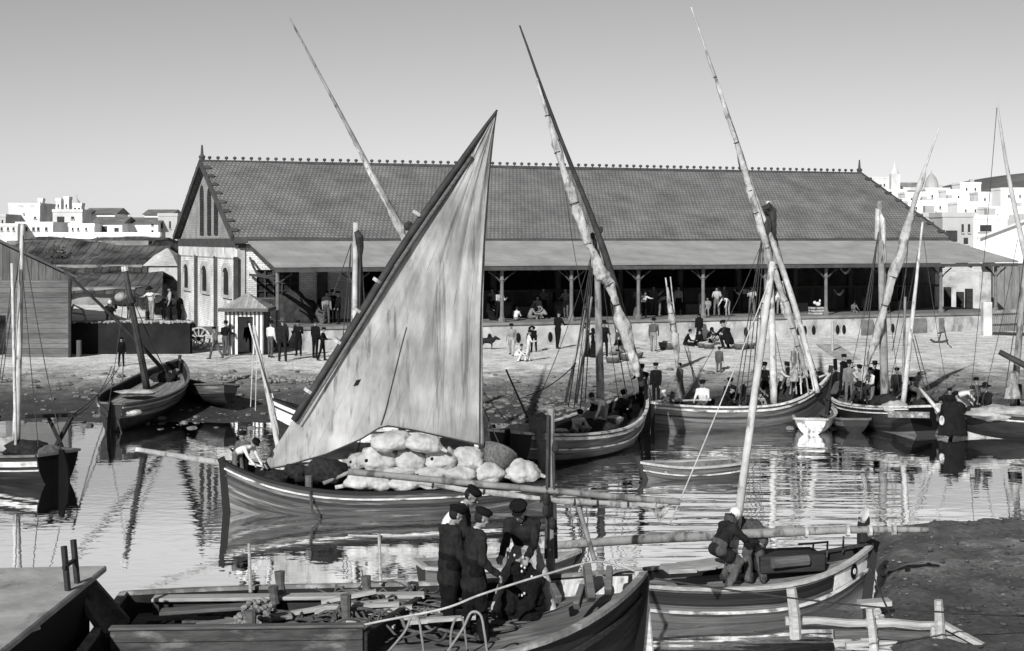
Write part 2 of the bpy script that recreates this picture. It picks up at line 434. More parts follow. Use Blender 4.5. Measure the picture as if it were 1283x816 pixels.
# roof: two slopes with thickness
mb = MB()
sl_len = math.hypot(9.8, RIDGE-EAVE)
for sg in (1, -1):
    fn = lambda a, b, sg=sg: B(a*LEN, sg*b*9.8, RIDGE-(RIDGE-EAVE)*b-.09*math.sin(math.pi*a)+.05*nz(a*9, b*3))
    if sg > 0: mb.sheet(lambda a, b: fn(a, 1-b), 46, 8, lambda a, b: (a*LEN, (1-b)*sl_len), -.16)
    else: mb.sheet(fn, 46, 8, lambda a, b: (a*LEN, b*sl_len), -.16)
mb.build('roof', TILE, hall)
mb = MB()
mb.box(B(LEN/2, 0, RIDGE+.12), (LEN, .34, .2), RZ)
k = 0; u = .5
while u < LEN-.3:
    mb.beam(B(u, 0, RIDGE+.2), B(u, 0, RIDGE+.3), .07, .07); mb.ell(B(u, 0, RIDGE+.36), (.12, .1, .1), None, 6, 4); u += .5
mb.build('ridge_cresting', TRIM, hall)
for u in (0.05, LEN-.05):
    mb = MB(); mb.lathe([(.2, 0), (.16, .25), (.22, .35), (.09, .5), (.05, 1.05)], B(u, 0, RIDGE+.05), 8); mb.build('finial', TRIM, hall)
# barge boards with dentils at both ends
for u in (-.08, LEN+.08):
    for sg in (1, -1):
        mb = MB(); mb.beam(B(u, 0, RIDGE+.06), B(u, sg*9.85, EAVE+.06), .1, .34)
        for q in range(1, 9):
            t = q/8.5; p = B(u+(.18 if u < 0 else -.18), sg*9.8*t, RIDGE-(RIDGE-EAVE)*t+.26); mb.box(p, (.42, .26, .17), RZ)
        mb.build('bargeboard', TRIM, hall)
mb = MB(); mb.box(B(LEN/2, 9.86, EAVE-.1), (LEN, .12, .24), RZ); mb.build('eaves_board', TRIM, hall)
# gable wall
UW = .3; WW = 9.4
def gable(uu, d, mats_, name):
    mb = MB()
    pts = [(-WW, .4), (WW, .4), (WW, 6.05), (-WW, 6.05)]
    mb.add([B(uu, a, z) for a, z in pts]+[B(uu+d, a, z) for a, z in pts],
           [(0, 1, 2, 3), (7, 6, 5, 4), (0, 4, 5, 1), (1, 5, 6, 2), (2, 6, 7, 3), (3, 7, 4, 0)],
           [[(a, z) for a, z in pts]]+[[(0, 0)]*4]*5)
    tri = [(-WW, 6.55), (WW, 6.55), (0, 6.55+(WW)*(RIDGE-EAVE)/9.8-.12)]
    mb.mi = 1
    mb.add([B(uu, a, z) for a, z in tri]+[B(uu+d, a, z) for a, z in tri],
           [(0, 1, 2), (5, 4, 3), (0, 3, 4, 1), (1, 4, 5, 2), (2, 5, 3, 0)], [[(a, z) for a, z in tri], [(0, 0)]*3]+[[(0, 0)]*4]*3)
    mb.mi = 2; mb.box(B(uu+d/2-.05, 0, 6.3), (d+.16, 2*WW+.1, .5), RZ)
    return mb.build(name, mats_, hall)
gable(UW, .4, [BRICK, GBRICK, TRIM], 'end_wall')
gable(LEN-UW-.4, .4, [BRICK, GBRICK, TRIM], 'end_wall')
mb = MB()          # corbel fringe under the band
a = -WW+.15
while a < WW-.1:
    mb.box(B(UW-.07, a, 5.77), (.13, .19, .56), RZ); a += .4
mb.build('corbel_fringe', PLASTER, hall)
for a, w_ in ((-WW, .5), (-3.1, .42), (3.4, .42), (WW-.1, .6)):
    mb = MB(); mb.box(B(UW-.08, a, 3.0), (.15, w_, 5.1), RZ); mb.build('pilaster', TRIM, hall)
def arch(a0, a1, z0, z1, n=6, pointed=False):
    """outline in (w,z) of an arched opening"""
    c = (a0+a1)/2; r = (a1-a0)/2; h = min(r, .55)
    return [(a0, z0), (a1, z0)]+[(c+r*math.cos(math.pi*k/n), z1-h+h*math.sin(math.pi*k/n)) for k in range(n+1)]
for a in (-6.6, -.1, 6.6):
    o = arch(a-.95, a+.95, 3.42, 4.95)
    of = arch(a-1.3, a+1.3, 3.25, 5.2)
    mb = MB(); mb.prism([B(UW-.02, p, z) for p, z in o], -UA*.03); wdo = mb.build('window', mat('window dark glass', .012, .7, .3, 2, spec=.2), hall)
    mb = MB(); k = len(o)
    for q in range(k):
        (p0, z0), (p1, z1) = of[q], of[(q+1) % k]; (r0, s0), (r1, s1) = o[q], o[(q+1) % k]
        mb.add([B(UW-.14, p0, z0), B(UW-.14, p1, z1), B(UW-.14, r1, s1), B(UW-.14, r0, s0), B(UW, p0, z0), B(UW, p1, z1), B(UW, r1, s1), B(UW, r0, s0)],
               [(0, 1, 2, 3), (0, 4, 5, 1), (3, 2, 6, 7)])
    mb.build('window_frame', mat('window surround', .3, .9, .3, 2), wdo)
for a, z1 in ((-1.3, 9.75), (1.15, 9.55), (3.3, 8.85)):
    mb = MB(); mb.prism([B(UW-.02, p, z) for p, z in arch(a-.5, a+.5, 6.75, z1)], -UA*.05); mb.build('gable_louvre', mat('louvre', .03, .8, .3, 3, plank=('z', .16, .2)), hall)
# long walls
mb = MB()
def panel(mb, u0, u1, wq, z0, z1, d=.35):
    vs = [B(u0, wq, z0), B(u1, wq, z0), B(u1, wq, z1), B(u0, wq, z1)]; b2 = [v-NF*d for v in vs]
    mb.add(vs+b2, [(0, 1, 2, 3), (7, 6, 5, 4), (0, 4, 5, 1), (1, 5, 6, 2), (2, 6, 7, 3), (3, 7, 4, 0)], [[(u0, z0), (u1, z0), (u1, z1), (u0, z1)]]+[[(0, 0)]*4]*5)
panel(mb, UW+.4, 1.35, 9.3, .5, 6.2); panel(mb, 1.35, 3.7, 9.3, .5, 3.3); panel(mb, 1.35, 3.7, 9.3, 4.85, 6.2); panel(mb, 3.7, 7.2, 9.3, .5, 6.2)
mb.build('front_wall', BRICK, hall)
mb = MB(); panel(mb, 1.35, 3.7, 9.12, 3.3, 4.85, .06); wd = mb.build('window', MATS['window dark glass'], hall)
mb = MB()
for q in range(6): mb.box(B(1.36+q*.466, 9.2, 4.07), (.06, .1, 1.55), RZ)
for z in (3.34, 3.7, 4.1, 4.5, 4.82): mb.box(B(2.52, 9.2, z), (2.3, .08, .05), RZ)
mb.box(B(2.52, 9.38, 3.22), (2.7, .3, .14), RZ)
mb.build('window_frame', TRIM, wd)
mb = MB(); mb.box(B(4.95, 9.38, 3.5), (.55, .3, 5.2), RZ); mb.build('pilaster', TRIM, hall)
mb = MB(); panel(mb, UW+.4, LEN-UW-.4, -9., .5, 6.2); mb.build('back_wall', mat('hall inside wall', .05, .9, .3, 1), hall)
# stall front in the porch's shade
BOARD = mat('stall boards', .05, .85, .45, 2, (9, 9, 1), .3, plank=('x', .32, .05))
mb = MB()
u = 7.3
while u < 45.4:
    wd_ = min(3.4, 45.5-u); panel(mb, u, u+wd_, 9.3, 2.1, 3.45, .08); u += 4.0
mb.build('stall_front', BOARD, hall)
mb = MB()
u = 7.0
while u < 46: mb.box(B(u, 9.35, 4.2), (.28, .28, 4.3), RZ); u += 4.
mb.box(B(26.4, 9.35, 3.52), (39, .3, .13), RZ); mb.box(B(26.4, 9.35, 6.3), (39, .3, .3), RZ)
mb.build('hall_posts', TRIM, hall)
# porch
mb = MB()
fn = lambda a, b: B(.75+a*(LEN+.1-.75), lerp(9.75, 16.4, b), lerp(EAVE-.16, PEAVE, b)+.02*nz(a*12, b*4))
mb.sheet(lambda a, b: fn(a, 1-b), 46, 6, lambda a, b: (a*LEN, (1-b)*6.8), -.1)
mb.build('porch_roof', TILE2, hall)
mb = MB(); mb.box(B(LEN/2+.4, 16.36, PEAVE-.13), (LEN-.7, .12, .2), RZ); mb.build('porch_fascia', TRIM, hall)
mb = MB()
for k in range(23):
    u = 1.+k*2; mb.beam(B(u, 9.5, EAVE-.42), B(u, 16.2, PEAVE-.2), .12, .2)
mb.build('porch_rafters', TRIM, hall)
COLM = mat('cast iron column', .11, .6, .25, 3)
for k in range(12):
    u = 1.+4*k; zb = .75 if k == 0 else 2.1
    mb = MB(); mb.lathe([(.2, 0), (.2, .18), (.12, .3), (.1, .6), (.095, 2.2-(0 if k else -1.35)), (.14, 2.26-(0 if k else -1.35)), (.1, 2.34-(0 if k else -1.35)), (.1, PEAVE-.25-zb)], B(u, 15.9, zb), 10)
    co = mb.build('column', COLM, hall, smooth=False)
    mb = MB()
    for sg in (-1, 1): mb.tube(spline([B(u, 15.9, PEAVE-.95), B(u+sg*.3, 15.9, PEAVE-.62), B(u+sg*.75, 15.9, PEAVE-.3)], 4), .045, 5)
    mb.tube(spline([B(u, 15.9, PEAVE-.95), B(u, 15.5, PEAVE-.55), B(u, 14.9, PEAVE-.2)], 4), .045, 5)
    mb.build('bracket', TRIM, co)
mb = MB()          # arched tie with a ring at the open end of the porch
pts = spline([B(.95, 9.5, 5.5), B(.95, 11.2, 4.75), B(.95, 13.5, 4.6), B(.95, 15.9, 4.75)], 6); mb.tube(pts, .07, 6)
mb.beam(B(.95, 9.5, 4.6), B(.95, 15.9, 4.55), .1, .12)
mb.beam(B(.95, 9.5, 6.1), B(.95, 15.9, 5.0), .12, .18)
mb.build('porch_truss', TRIM, hall)
# platform
plat = empty('market_platform', B(24, 13, .8), RZ, 'raised stone platform with drain holes along the front of the market hall', 'platform')
mb = MB()
PU0, PU1 = 2.2, 46.6
mb.sheet(lambda a, b: B(lerp(PU0, PU1, a), 16.3+.04*nz(a*40, b*2), lerp(.3, 1.97, b)), 90, 6, lambda a, b: (a*44, b*1.7))
mb.box(B((PU0+PU1)/2, 12.7, 1.2), (PU1-PU0-.01, 6.9, 1.7), RZ)
mb.build('platform_wall', STONE, plat)
mb = MB(); mb.box(B((PU0+PU1)/2, 12.75, 2.06), (PU1-PU0+.1, 7.3, .14), RZ); mb.build('coping', mat('platform coping', .14, .9, .3, 1.5), plat)
def pxu(px, wq):
    k = (px-CX)/FPX; a0 = -18.45+.3665*wq; d0 = 90.2-.9304*wq
    return (k*d0-a0)/(.9304-.3665*k)
for px in (613, 649, 662, 689, 934, 1000, 1008, 1019, 1049, 1057, 1118):
    u = pxu(px, 16.3); mb = MB(); mb.ell(B(u, 16.34, 1.32), (.13, .06, .27), Matrix.Rotation(RZ, 3, 'Z'), 10, 6); mb.build('drain_hole', BLACK, plat)
for px, w_ in ((1085, .7), (1178, .2), (1150, .9)):
    u = pxu(px, 16.3); mb = MB(); mb.box(B(u, 16.4, 1.2), (w_, .25, 1.3), RZ); mb.build('buttress', mat('patched stone', .12, .9, .4, 2), plat)
# gate pier and boarded fence at the platform's right end
gp = empty('boarded_fence', B(45.5, 18, .9), RZ, 'rough boarded fence with white corner post at the far right end of the quay', 'fence')
p0 = P(1236, 414, 88); p1 = P(1300, 412, 86)
mb = MB(); mb.box(P(1236, 400, 88)+Vector((0, 0, 0)), (.5, .5, 2.0)); mb.build('corner_post', PLASTER, gp)
mb = MB()
for k in range(26):
    t = k/25; p = p0.lerp(p1, t); h = 1.25+.12*nz(k*1.3, 2); mb.box(p+Vector((.3, 0, h/2-.1)), (.14, .05, h), .03*nz(k, 3))
mb.build('boards', mat('fence boards grey', .16, .85, .4, 2), gp)
mb = MB(); mb.beam(p0+Vector((.2, .06, .3)), p1+Vector((.2, .06, .3)), .06, .1); mb.beam(p0+Vector((.2, .06, .9)), p1+Vector((.2, .06, .9)), .06, .1); mb.build('rail', WOOD_D, gp)
# buildings seen under the porch beyond the hall's right end
def yardwall(name, px0, px1, D, y0, y1, m, label, cat):
    mb = MB(); a = P(px0, y1, D); b_ = P(px1, y1, D); h = (y1-y0)/FPX*D
    mb.box((a+b_)/2+Vector((0, .2, h/2)), ((b_-a).length, .4, h)); return mb.build(name, m, label=label, cat=cat)
yardwall('yard_wall', 1172, 1250, 112, 341, 408, mat('yard wall lit', .3, .9, .35, .8, streak=((.3, .3, .3), 1., .52, .25)), 'stained pale yard wall beyond the open right end of the market porch', 'wall')
yardwall('plank_shed', 1244, 1330, 100, 332, 408, mat('plank shed boards', .16, .85, .35, 1.5, (4, 4, .6), .3, plank=('x', .5, .06)), 'tall shed of upright grey planks at the right edge behind the porch', 'shed')
for px, y0, D in ((1188, 360, 108), (1204, 366, 106), (1215, 362, 107)):
    yardwall('barrow_stack', px-4, px+4, D, y0, 405, WOOD_D, {1188: 'tall dark post of timber leaning by the yard wall under the porch', 1204: 'low dark stack of timber in the middle before the yard wall', 1215: 'dark stack of timber nearest the plank shed before the yard wall'}[px], 'timber stack')
# ================================================================ boats
class Hull:
    def __init__(s, L, Bm, zb, zm, zs, draft=.35, tr=.04, pb=2.3, ps=2.6, rb=.25, rs=.05, bulw=.3, sp=1.9):
        s.L, s.B, s.zb, s.zm, s.zs, s.draft, s.tr, s.pb, s.ps, s.rb, s.rs, s.bulw, s.sp = L, Bm, zb, zm, zs, draft, tr, pb, ps, rb, rs, bulw, sp
    def q(s, t): return (t-.5)*2
    def hb(s, t):
        q = s.q(t)
        if q > 0: return max(.025, s.B/2*(1-q**s.pb)**.85)
        q = -q; return max(.025, s.B/2*(1-(1-s.tr)*q**s.ps))
    def sheer(s, t):
        q = s.q(t); return s.zm+((s.zb if q > 0 else s.zs)-s.zm)*abs(q)**s.sp
    def keel(s, t):
        q = abs(s.q(t)); return -s.draft+(.25*s.draft)*max(0, (q-.6)/.4)**2
    def x(s, t, z):
        q = s.q(t); k = (z+s.draft)/(s.sheer(t)+s.draft)
        return q*s.L/2+(s.rb if q > 0 else -s.rs)*(k-.6)*abs(q)**5
    def pt(s, t, a, inset=0.):
        """a: 0 keel .. 1 sheer"""
        h = s.hb(t); q = abs(s.q(t)); k = q**2.2*(1 if s.q(t) > 0 or s.tr < .2 else .35)
        y = ((1-k)*math.sin(a*math.pi/2)**.75+k*a**.9)*h
        zk, zt = s.keel(t), s.sheer(t)
        z = zk+(zt-zk)*((1-k)*(1-math.cos(a*math.pi/2))**.95+k*a)
        if inset: y = max(.004, y-inset); z = max(z, zk+inset*1.4)
        return Vector((s.x(t, z), y, z))
    def yin(s, t, z, inset=.06):
        lo, hi = 0., 1.
        for _ in range(14):
            m = (lo+hi)/2
            if s.pt(t, m).z < z: lo = m
            else: hi = m
        return max(.005, s.pt(t, (lo+hi)/2).y-inset)
    def deck(s, t): return s.sheer(t)-s.bulw
BN = 30; BA = 9
def boat(name, label, cat, bow, stern, Bm, z=(1.2, .6, .8), mats_=None, group=None, z0=0., heel=0., trim=0., deck=True, thwarts=0, stripe=(), splitat=.62, ribs=False, stemh=.18, stemw=.1, rudder=True, rail=None, floor=-.05, deckmat=None, bl=0., **kw):
    """bow, stern: (x,y) at the waterline; mats_: bottom, side, inside"""
    bx, by = bow; sx, sy = stern
    L = math.hypot(bx-sx, by-sy); h = Hull(L, Bm, *z, **kw)
    root = empty(name, ((bx+sx)/2, (by+sy)/2, z0), math.atan2(by-sy, bx-sx), label, cat, group)
    root.rotation_euler = (heel, trim, math.atan2(by-sy, bx-sx))
    W = WM(root); root_h = h
    bot, side, ins = mats_
    tv = [.5-.5*math.cos(math.pi*i/BN) for i in range(BN+1)]
    mb = MB()
    girth = [(i/BA) for i in range(BA+1)]
    for sg in (1, -1):
        def fo(i, j, inn): 
            p = h.pt(tv[i], girth[j], .06 if inn else 0.); return Vector((p.x*(1 if not inn else .995), p.y*sg, p.z))
        for inn in (0, 1):
            vs = [W @ fo(i, j, inn) for i in range(BN+1) for j in range(BA+1)]
            fs = []; uv = []; mi = []
            for i in range(BN):
                for j in range(BA):
                    f = (i*(BA+1)+j, (i+1)*(BA+1)+j, (i+1)*(BA+1)+j+1, i*(BA+1)+j+1)
                    flip = (sg > 0) != bool(inn)
                    fs.append(tuple(reversed(f)) if flip else f)
                    u4 = [(tv[a]*L, b/BA*2) for a, b in ((i, j), (i+1, j), (i+1, j+1), (i, j+1))]
                    uv.append(list(reversed(u4)) if flip else u4)
                    mi.append(2 if inn else (0 if (j+.5)/BA < splitat else 1))
            mb.add(vs, fs, uv, mi)
        # cap between the skins
        vs = []; 
        for i in range(BN+1): vs += [W @ fo(i, BA, 0), W @ fo(i, BA, 1)]
        mb.add(vs, [(2*i, 2*i+1, 2*i+3, 2*i+2) if sg < 0 else (2*i+2, 2*i+3, 2*i+1, 2*i) for i in range(BN)], None, 1)
    for t, k in ((0., 0), (1., BN)):    # close the ends
        vs = [W @ Vector((h.pt(t, a).x, sg*h.pt(t, a).y, h.pt(t, a).z)) for sg in (1, -1) for a in girth]
        n = BA+1; mb.add(vs, [(j, j+1, n+j+1, n+j) for j in range(BA)], None, [0 if (j+.5)/BA < splitat else 1 for j in range(BA)])
        vs = [W @ Vector((h.pt(t, a, .06).x+(.06 if t == 0 else -.06), sg*h.pt(t, a, .06).y, h.pt(t, a, .06).z)) for sg in (1, -1) for a in girth]
        mb.add(vs, [(n+j, n+j+1, j+1, j) for j in range(BA)], None, 2)
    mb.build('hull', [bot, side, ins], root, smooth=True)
    def line(dz, sg, out=.0):
        pts = []; outs = []
        for i in range(BN+1):
            t = tv[i]
            a = 1.
            if dz: 
                lo, hi = 0., 1.
                for _ in range(12):
                    m_ = (lo+hi)/2
                    if h.pt(t, m_).z < h.sheer(t)-dz: lo = m_
                    else: hi = m_
                a = lo
            p = h.pt(t, a); pts.append(Vector((p.x, sg*(p.y+out), p.z)))
        for i in range(BN+1):
            d = pts[min(i+1, BN)]-pts[max(i-1, 0)]; o = Vector((-d.y, d.x, 0)).normalized()*sg
            if o.y*sg < 0: o = -o
            outs.append(o)
        return [W @ p for p in pts], [W.to_3x3() @ o for o in outs]
    rm = rail or ins
    mb = MB()
    for sg in (1, -1):
        p, o = line(0, sg); mb.strip([v+Vector((0, 0, .02)) for v in p], .1, .06, o)
    if h.hb(0) > .12:
        a, b_ = h.pt(0, 1), h.pt(0, 1); mb.beam(W @ Vector((a.x, a.y, a.z+.02)), W @ Vector((a.x, -a.y, a.z+.02)), .1, .07)
    mb.build('gunwale', rm, root)
    for dz, hh, mm in stripe:
        mb = MB()
        for sg in (1, -1):
            p, o = line(dz, sg, .004); mb.strip(p, .05, hh, o)
        mb.build('rubbing_strake', mm, root)
    # stem and stern posts
    def post(t, top, w_):
        pts = [h.pt(t, a) for a in (0, .2, .45, .7, .9, 1)]; d = .03 if t > .5 else -.03
        pts = [Vector((p.x+d, 0, p.z)) for p in pts]; pts.append(pts[-1]+Vector((d*1.5, 0, top)))
        m_ = MB(); pw = [W @ p for p in pts]
        for a, b_ in zip(pw, pw[1:]): m_.beam(a, b_, w_, w_*1.3, up=W.to_3x3() @ Vector((1, 0, 0)))
        return m_
    post(1., stemh, stemw).build('stem_post', side, root)
    if h.hb(0) < .12: post(0., stemh*.6, stemw).build('stern_post', side, root)
    if deck:
        mb = MB(); dm = deckmat or WOOD_M; vs = []; fs = []; uv = []; M_ = 6
        ts = [.03+.94*i/24 for i in range(25)]
        for t in ts:
            z = h.deck(t); y = h.yin(t, z, .04)
            for k in range(M_+1):
                v = k/M_*2-1; vs.append(W @ Vector((h.x(t, z), v*y, z+.04*(1-v*v))))
        for i in range(24):
            for k in range(M_): fs.append((i*(M_+1)+k, (i+1)*(M_+1)+k, (i+1)*(M_+1)+k+1, i*(M_+1)+k+1))
        n = len(vs); vs += [v-Vector((0, 0, .05)) for v in vs]; fs += [tuple(n+k for k in reversed(f)) for f in fs]
        mb.add(vs, fs); mb.build('deck', dm, root)
    else:
        mb = MB(); vs = []; fs = []
        ts = [.1+.8*i/14 for i in range(15)]
        for t in ts:
            y = h.yin(t, floor, .05)
            for v in (-1, 1): vs.append(W @ Vector((h.x(t, floor), v*y, floor)))
        fs = [(2*i, 2*i+2, 2*i+3, 2*i+1) for i in range(14)]
        mb.add(vs, fs); mb.build('bottom_boards', ins, root)
        for k in range(thwarts):
            t = lerp(.22, .78, k/max(1, thwarts-1)); z_ = h.sheer(t)-.14; y = h.yin(t, z_, .03)
            mb = MB(); mb.beam(W @ Vector((h.x(t, z_), -y, z_)), W @ Vector((h.x(t, z_), y, z_)), .24, .04); mb.build('thwart', rm, root)
        if ribs:
            mb = MB()
            for k in range(11):
                t = .12+.76*k/10
                for sg in (1, -1):
                    pp = [h.pt(t, a, .075) for a in (.15, .35, .55, .75, .93)]
                    mb.tube([W @ Vector((p.x, sg*p.y, p.z)) for p in pp], .025, 4)
            mb.build('ribs', ins, root)
    if rudder:
        mb = MB(); zt = h.sheer(0); x0 = h.pt(0, .5).x-.09
        pl = [(x0, -h.draft*.9), (x0-.42, -h.draft*.8), (x0-.36, zt*.55), (x0-.16, zt+.12), (x0, zt+.12)]
        mb.prism([W @ Vector((a, -.03, b_)) for a, b_ in pl], W.to_3x3() @ Vector((0, .06, 0))); mb.build('rudder', bot, root)
    return root, h, W
def spar(root, name, pts, rad, m, n=8, wob=.0):
    mb = MB(); k = len(pts)
    if not isinstance(rad, (list, tuple)): rad = [rad]*k
    mb.tube(pts, rad, n, wob=wob); return mb.build(name, m, root, smooth=True)
def pole(root, name, a, b, r0, r1, m, bend=0., n=12, wob=.08):
    r0, r1 = r0*.76, r1*.85
    a, b = Vector(a), Vector(b); pts = []; rr = []
    for i in range(n+1):
        t = i/n; pts.append(a.lerp(b, t)+Vector((bend*4*t*(1-t), 0, 0))); rr.append(lerp(r0, r1, t**1.3))
    return spar(root, name, pts, rr, m, 9, wob)
def furled(root, pts, rad, ties=7, m=None, seed=0, side=(-.6, -.4, -.2), parent_name='furled_sail'):
    """a sail gathered along a spar: a creased roll pinched by its gaskets"""
    pts = spline(pts, 14); k = len(pts); vs = []; fs = []; n = 14
    if not isinstance(rad, list): rad = [(0, rad*.3), (.15, rad), (.8, rad), (1, rad*.3)]
    off = Vector(side)
    for i, p in enumerate(pts):
        t = i/(k-1); d = (pts[min(i+1, k-1)]-pts[max(i-1, 0)]).normalized()
        a = d.cross(Vector((0, 1, 0))).normalized(); b = d.cross(a)
        pin = abs(math.sin(math.pi*t*ties+.8*math.sin(t*11+seed))); r = .5*interp(rad, t)*(.7+.26*pin**.5+.3*nz(t*9, seed)+.22*nz(t*27, seed+4))
        c = p+off*r*.8+Vector((.35*r*nz(t*8, seed+9), 0, .3*r*nz(t*11, seed+2)))
        for j in range(n):
            th = 2*math.pi*j/n; q = r*(1+.5*nz(math.cos(th)*2+seed, math.sin(th)*2, t*7)+.3*nz(math.cos(th)*4.5, math.sin(th)*4.5, t*12+seed))
            vs.append(c+a*q*math.cos(th)+b*q*math.sin(th)*.8)
    for i in range(k-1):
        for j in range(n): fs.append((i*n+j, i*n+(j+1) % n, (i+1)*n+(j+1) % n, (i+1)*n+j))
    fs += [tuple(range(n-1, -1, -1)), tuple(range((k-1)*n, k*n))]
    mb = MB(); mb.add(vs, fs); o = mb.build(parent_name, m or CANVAS, root, smooth=True)
    for q in range(1, ties):
        mb = MB()
        i = min(k-2, max(1, int((q+.35*math.sin(q*5.+seed))/ties*(k-1)))); d = (pts[min(i+1, k-1)]-pts[i-1]).normalized(); r = interp(rad, q/ties)*.45
        c = pts[i]+off*r*.9
        a = d.cross(Vector((0, 1, 0))).normalized(); b = d.cross(a)
        mb.tube([c+a*r*math.cos(s*.7)+b*r*.85*math.sin(s*.7) for s in range(10)], .018, 4); mb.build('gasket', ROPE_D, o)
    return o
def ropes(root, segs, r=.016, m=None, name='shrouds'):
    mb = MB()
    for s in segs:
        a, b = s[0], s[1]; mb.tube(rope_pts(a, b, s[2] if len(s) > 2 else .03, 8), r, 5)
    return mb.build(name, m or ROPE_D, root)
def block(root, p, m=None, r=.09):
    mb = MB(); mb.ell(p, (r*.7, r*.7, r*1.3), None, 8, 6); return mb.build('block', m or WOOD_D, root)
def bulge(p, r, seed, sq=(1, 1, 1)):
    return lambda d: 1+.16*nz(d.x*1.4+seed, d.y*1.4, d.z*1.4)+.05*nz(d.x*4, d.y*4+seed, d.z*4)

H_TAN = mat('hull scrubbed planks', .052, .7, .5, 1.4, (.5, 6, 1), .45, plank=('y', .2, .05), coord='UV', streak=((.5, 4, 1), 1.1, .54, 3.2))
H_TAN2 = mat('hull worn bottom paint', .1, .75, .5, 1.4, (.5, 5, 1), .45, plank=('y', .2, .05), coord='UV', streak=((.6, 4, 1), 1.3, .5, .4))
H_GREY = mat('hull faded grey', .085, .7, .55, 1.6, (.5, 5, 1), .3, plank=('y', .22, .03), coord='UV', streak=((.5, 3, 1), 1.4, .55, .4))
H_DARK = mat('hull black paint', .018, .45, .5, 2, (.5, 5, 1), .25, plank=('y', .22, .03), coord='UV', streak=((.5, 4, 1), 1.2, .6, 2.6))
H_WHITE = mat('hull white paint', .38, .7, .3, 2.5, (.5, 5, 1), .3, streak=((2, 2, 2), 2, .53, .35))
STRIPE = mat('white strake', .34, .7, .35, 4, streak=((1.2, 1.2, 3), 2.2, .52, .22))
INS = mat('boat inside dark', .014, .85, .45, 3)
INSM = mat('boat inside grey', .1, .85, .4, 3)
DECKL = mat('deck worn planks', .17, .85, .4, 1.6, (.7, 7, 1), .35, plank=('y', .19, .05), streak=((.8, 2, 1), 1.5, .56, .4))
DECKD = mat('deck dark planks', .055, .8, .45, 1.6, (.7, 7, 1), .35, plank=('y', .19, .05), streak=((.8, 2, 1), 1.5, .56, .5))

# ---- the boat under sail, loaded with sacks
def XY(px, D): return ((px-CX)/FPX*D, D)
b1, h1, W1 = boat('laden_sailing_boat', 'broad wooden boat under a big patched lateen sail, loaded with pale round sacks', 'sailing boat',
                  XY(283, 36.2), XY(694, 37.4), 2.5, (1.2, .56, .62), (H_TAN2, H_TAN, INS), draft=.45, tr=.12, rb=.12, bulw=.34, rudder=False, stripe=((.14, .04, STRIPE), (.3, .045, WOOD_D)), deckmat=DECKD, rail=H_TAN, sp=2.6, splitat=.55, stemh=.1, stemw=.13, pb=3.)
m1 = pole(b1, 'mast', P(502, 596, 36.9), P(512, 283, 36.9), .13, .08, SPAR_M)
mb = MB(); mb.ell(P(512, 284, 36.9), (.12, .12, .13), None, 8, 6); mb.build('mast_cap', WOOD_D, m1)
yl = [P(368, 527, 36.6), P(450, 396, 36.62), P(510, 300, 36.66), P(585, 192, 36.72), P(623, 138, 36.76)]
y1 = spar(b1, 'yard', spline(yl, 6), [lerp(.085, .09, min(1, i/10)) if i < 16 else lerp(.09, .025, (i-16)/8) for i in range(25)], SPAR_D, 9, .1)
spar(b1, 'yard_brace', spline([p+Vector((.12, -.06, -.08)) for p in yl[:4]], 5), [lerp(.02, .05, min(1, i/4)) for i in range(16)], WOOD_M, 7)
for px, py in ((522, 267), (472, 351), (447, 388), (423, 427), (386, 489)):
    c = P(px+1, py+1, 36.62); d = (yl[3]-yl[0]).normalized(); mb = MB(); mb.tube([c-d*.04, c+d*.04], .13, 10); mb.build('yard_lashing', CANVAS, y1)
SAILM = mat('sail patched canvas', .215, .95, .38, 1.7, (1, 1, .28), .9, bscale=3, patch=.42, streak=((4, 4, .2), 1.5, .54, .5))
foot = [(0, (325, 591)), (.12, (360, 584)), (.3, (408, 570)), (.46, (452, 551)), (.55, (474, 537)), (.6, (486, 534)), (.72, (520, 540)), (.86, (560, 549)), (1, (606, 559))]
def sailpt(s, v):
    """s 0 luff..1 leech, v 0 peak..1 foot"""
    fx, fy = interp([(a, Vector((p[0], p[1], 0))) for a, p in foot], s)[:2]
    ax, ay = lerp(622, 325, v), lerp(141, 591, v)
    lx = lerp(622, 606, v**.7)-6*math.sin(math.pi*v); ly = lerp(141, 559, v)
    bx, by = lerp(ax, lx, s), lerp(ay, ly, s)
    # foot curve pulls the lowest rows
    gx, gy = lerp(325, 606, s), lerp(591, 559, s)
    k = v**6
    px, py = bx+(fx-gx)*k, by+(fy-gy)*k
    d = 36.75+.05*(1-v)-.55*math.sin(math.pi*min(1, s*1.02))*v*(1-.35*v)
    wr = .06*nz(s*7-v*2, v*2.2+s*3)+.03*nz(s*20-v*6, v*4)+.014*nz(s*45-v*12, v*11)+.03*math.sin(40*(s-.2*v)+3*nz(v*2, s))*(s < .35)*(1-s/.35)*v
    wr += .06*math.exp(-((s-.93)/.05)**2)*nz(v*3, 4.)+.012*math.sin(s*75)*sst(.85, 1, s)
    return P(px, py, d+wr)
mb = MB(); mb.sheet(lambda a, b: sailpt(a, b), 72, 90, None, .012)
sl_ = mb.build('sail', SAILM, b1, smooth=True)
mb = MB()     # seam and reef line sewn on the cloth, brail hanging down it
mb.tube([sailpt(.43+.12*t/14, .62+.36*t/14)+Vector((0, -.03, 0)) for t in range(15)], .014, 4)
mb.tube([sailpt(.985, t/30)+Vector((0, -.02, 0)) for t in range(31)], .02, 4)
mb.tube([sailpt(s/40, .998)+Vector((0, -.02, 0)) for s in range(41)], .018, 4)
mb.build('bolt_rope', ROPE_D, sl_)
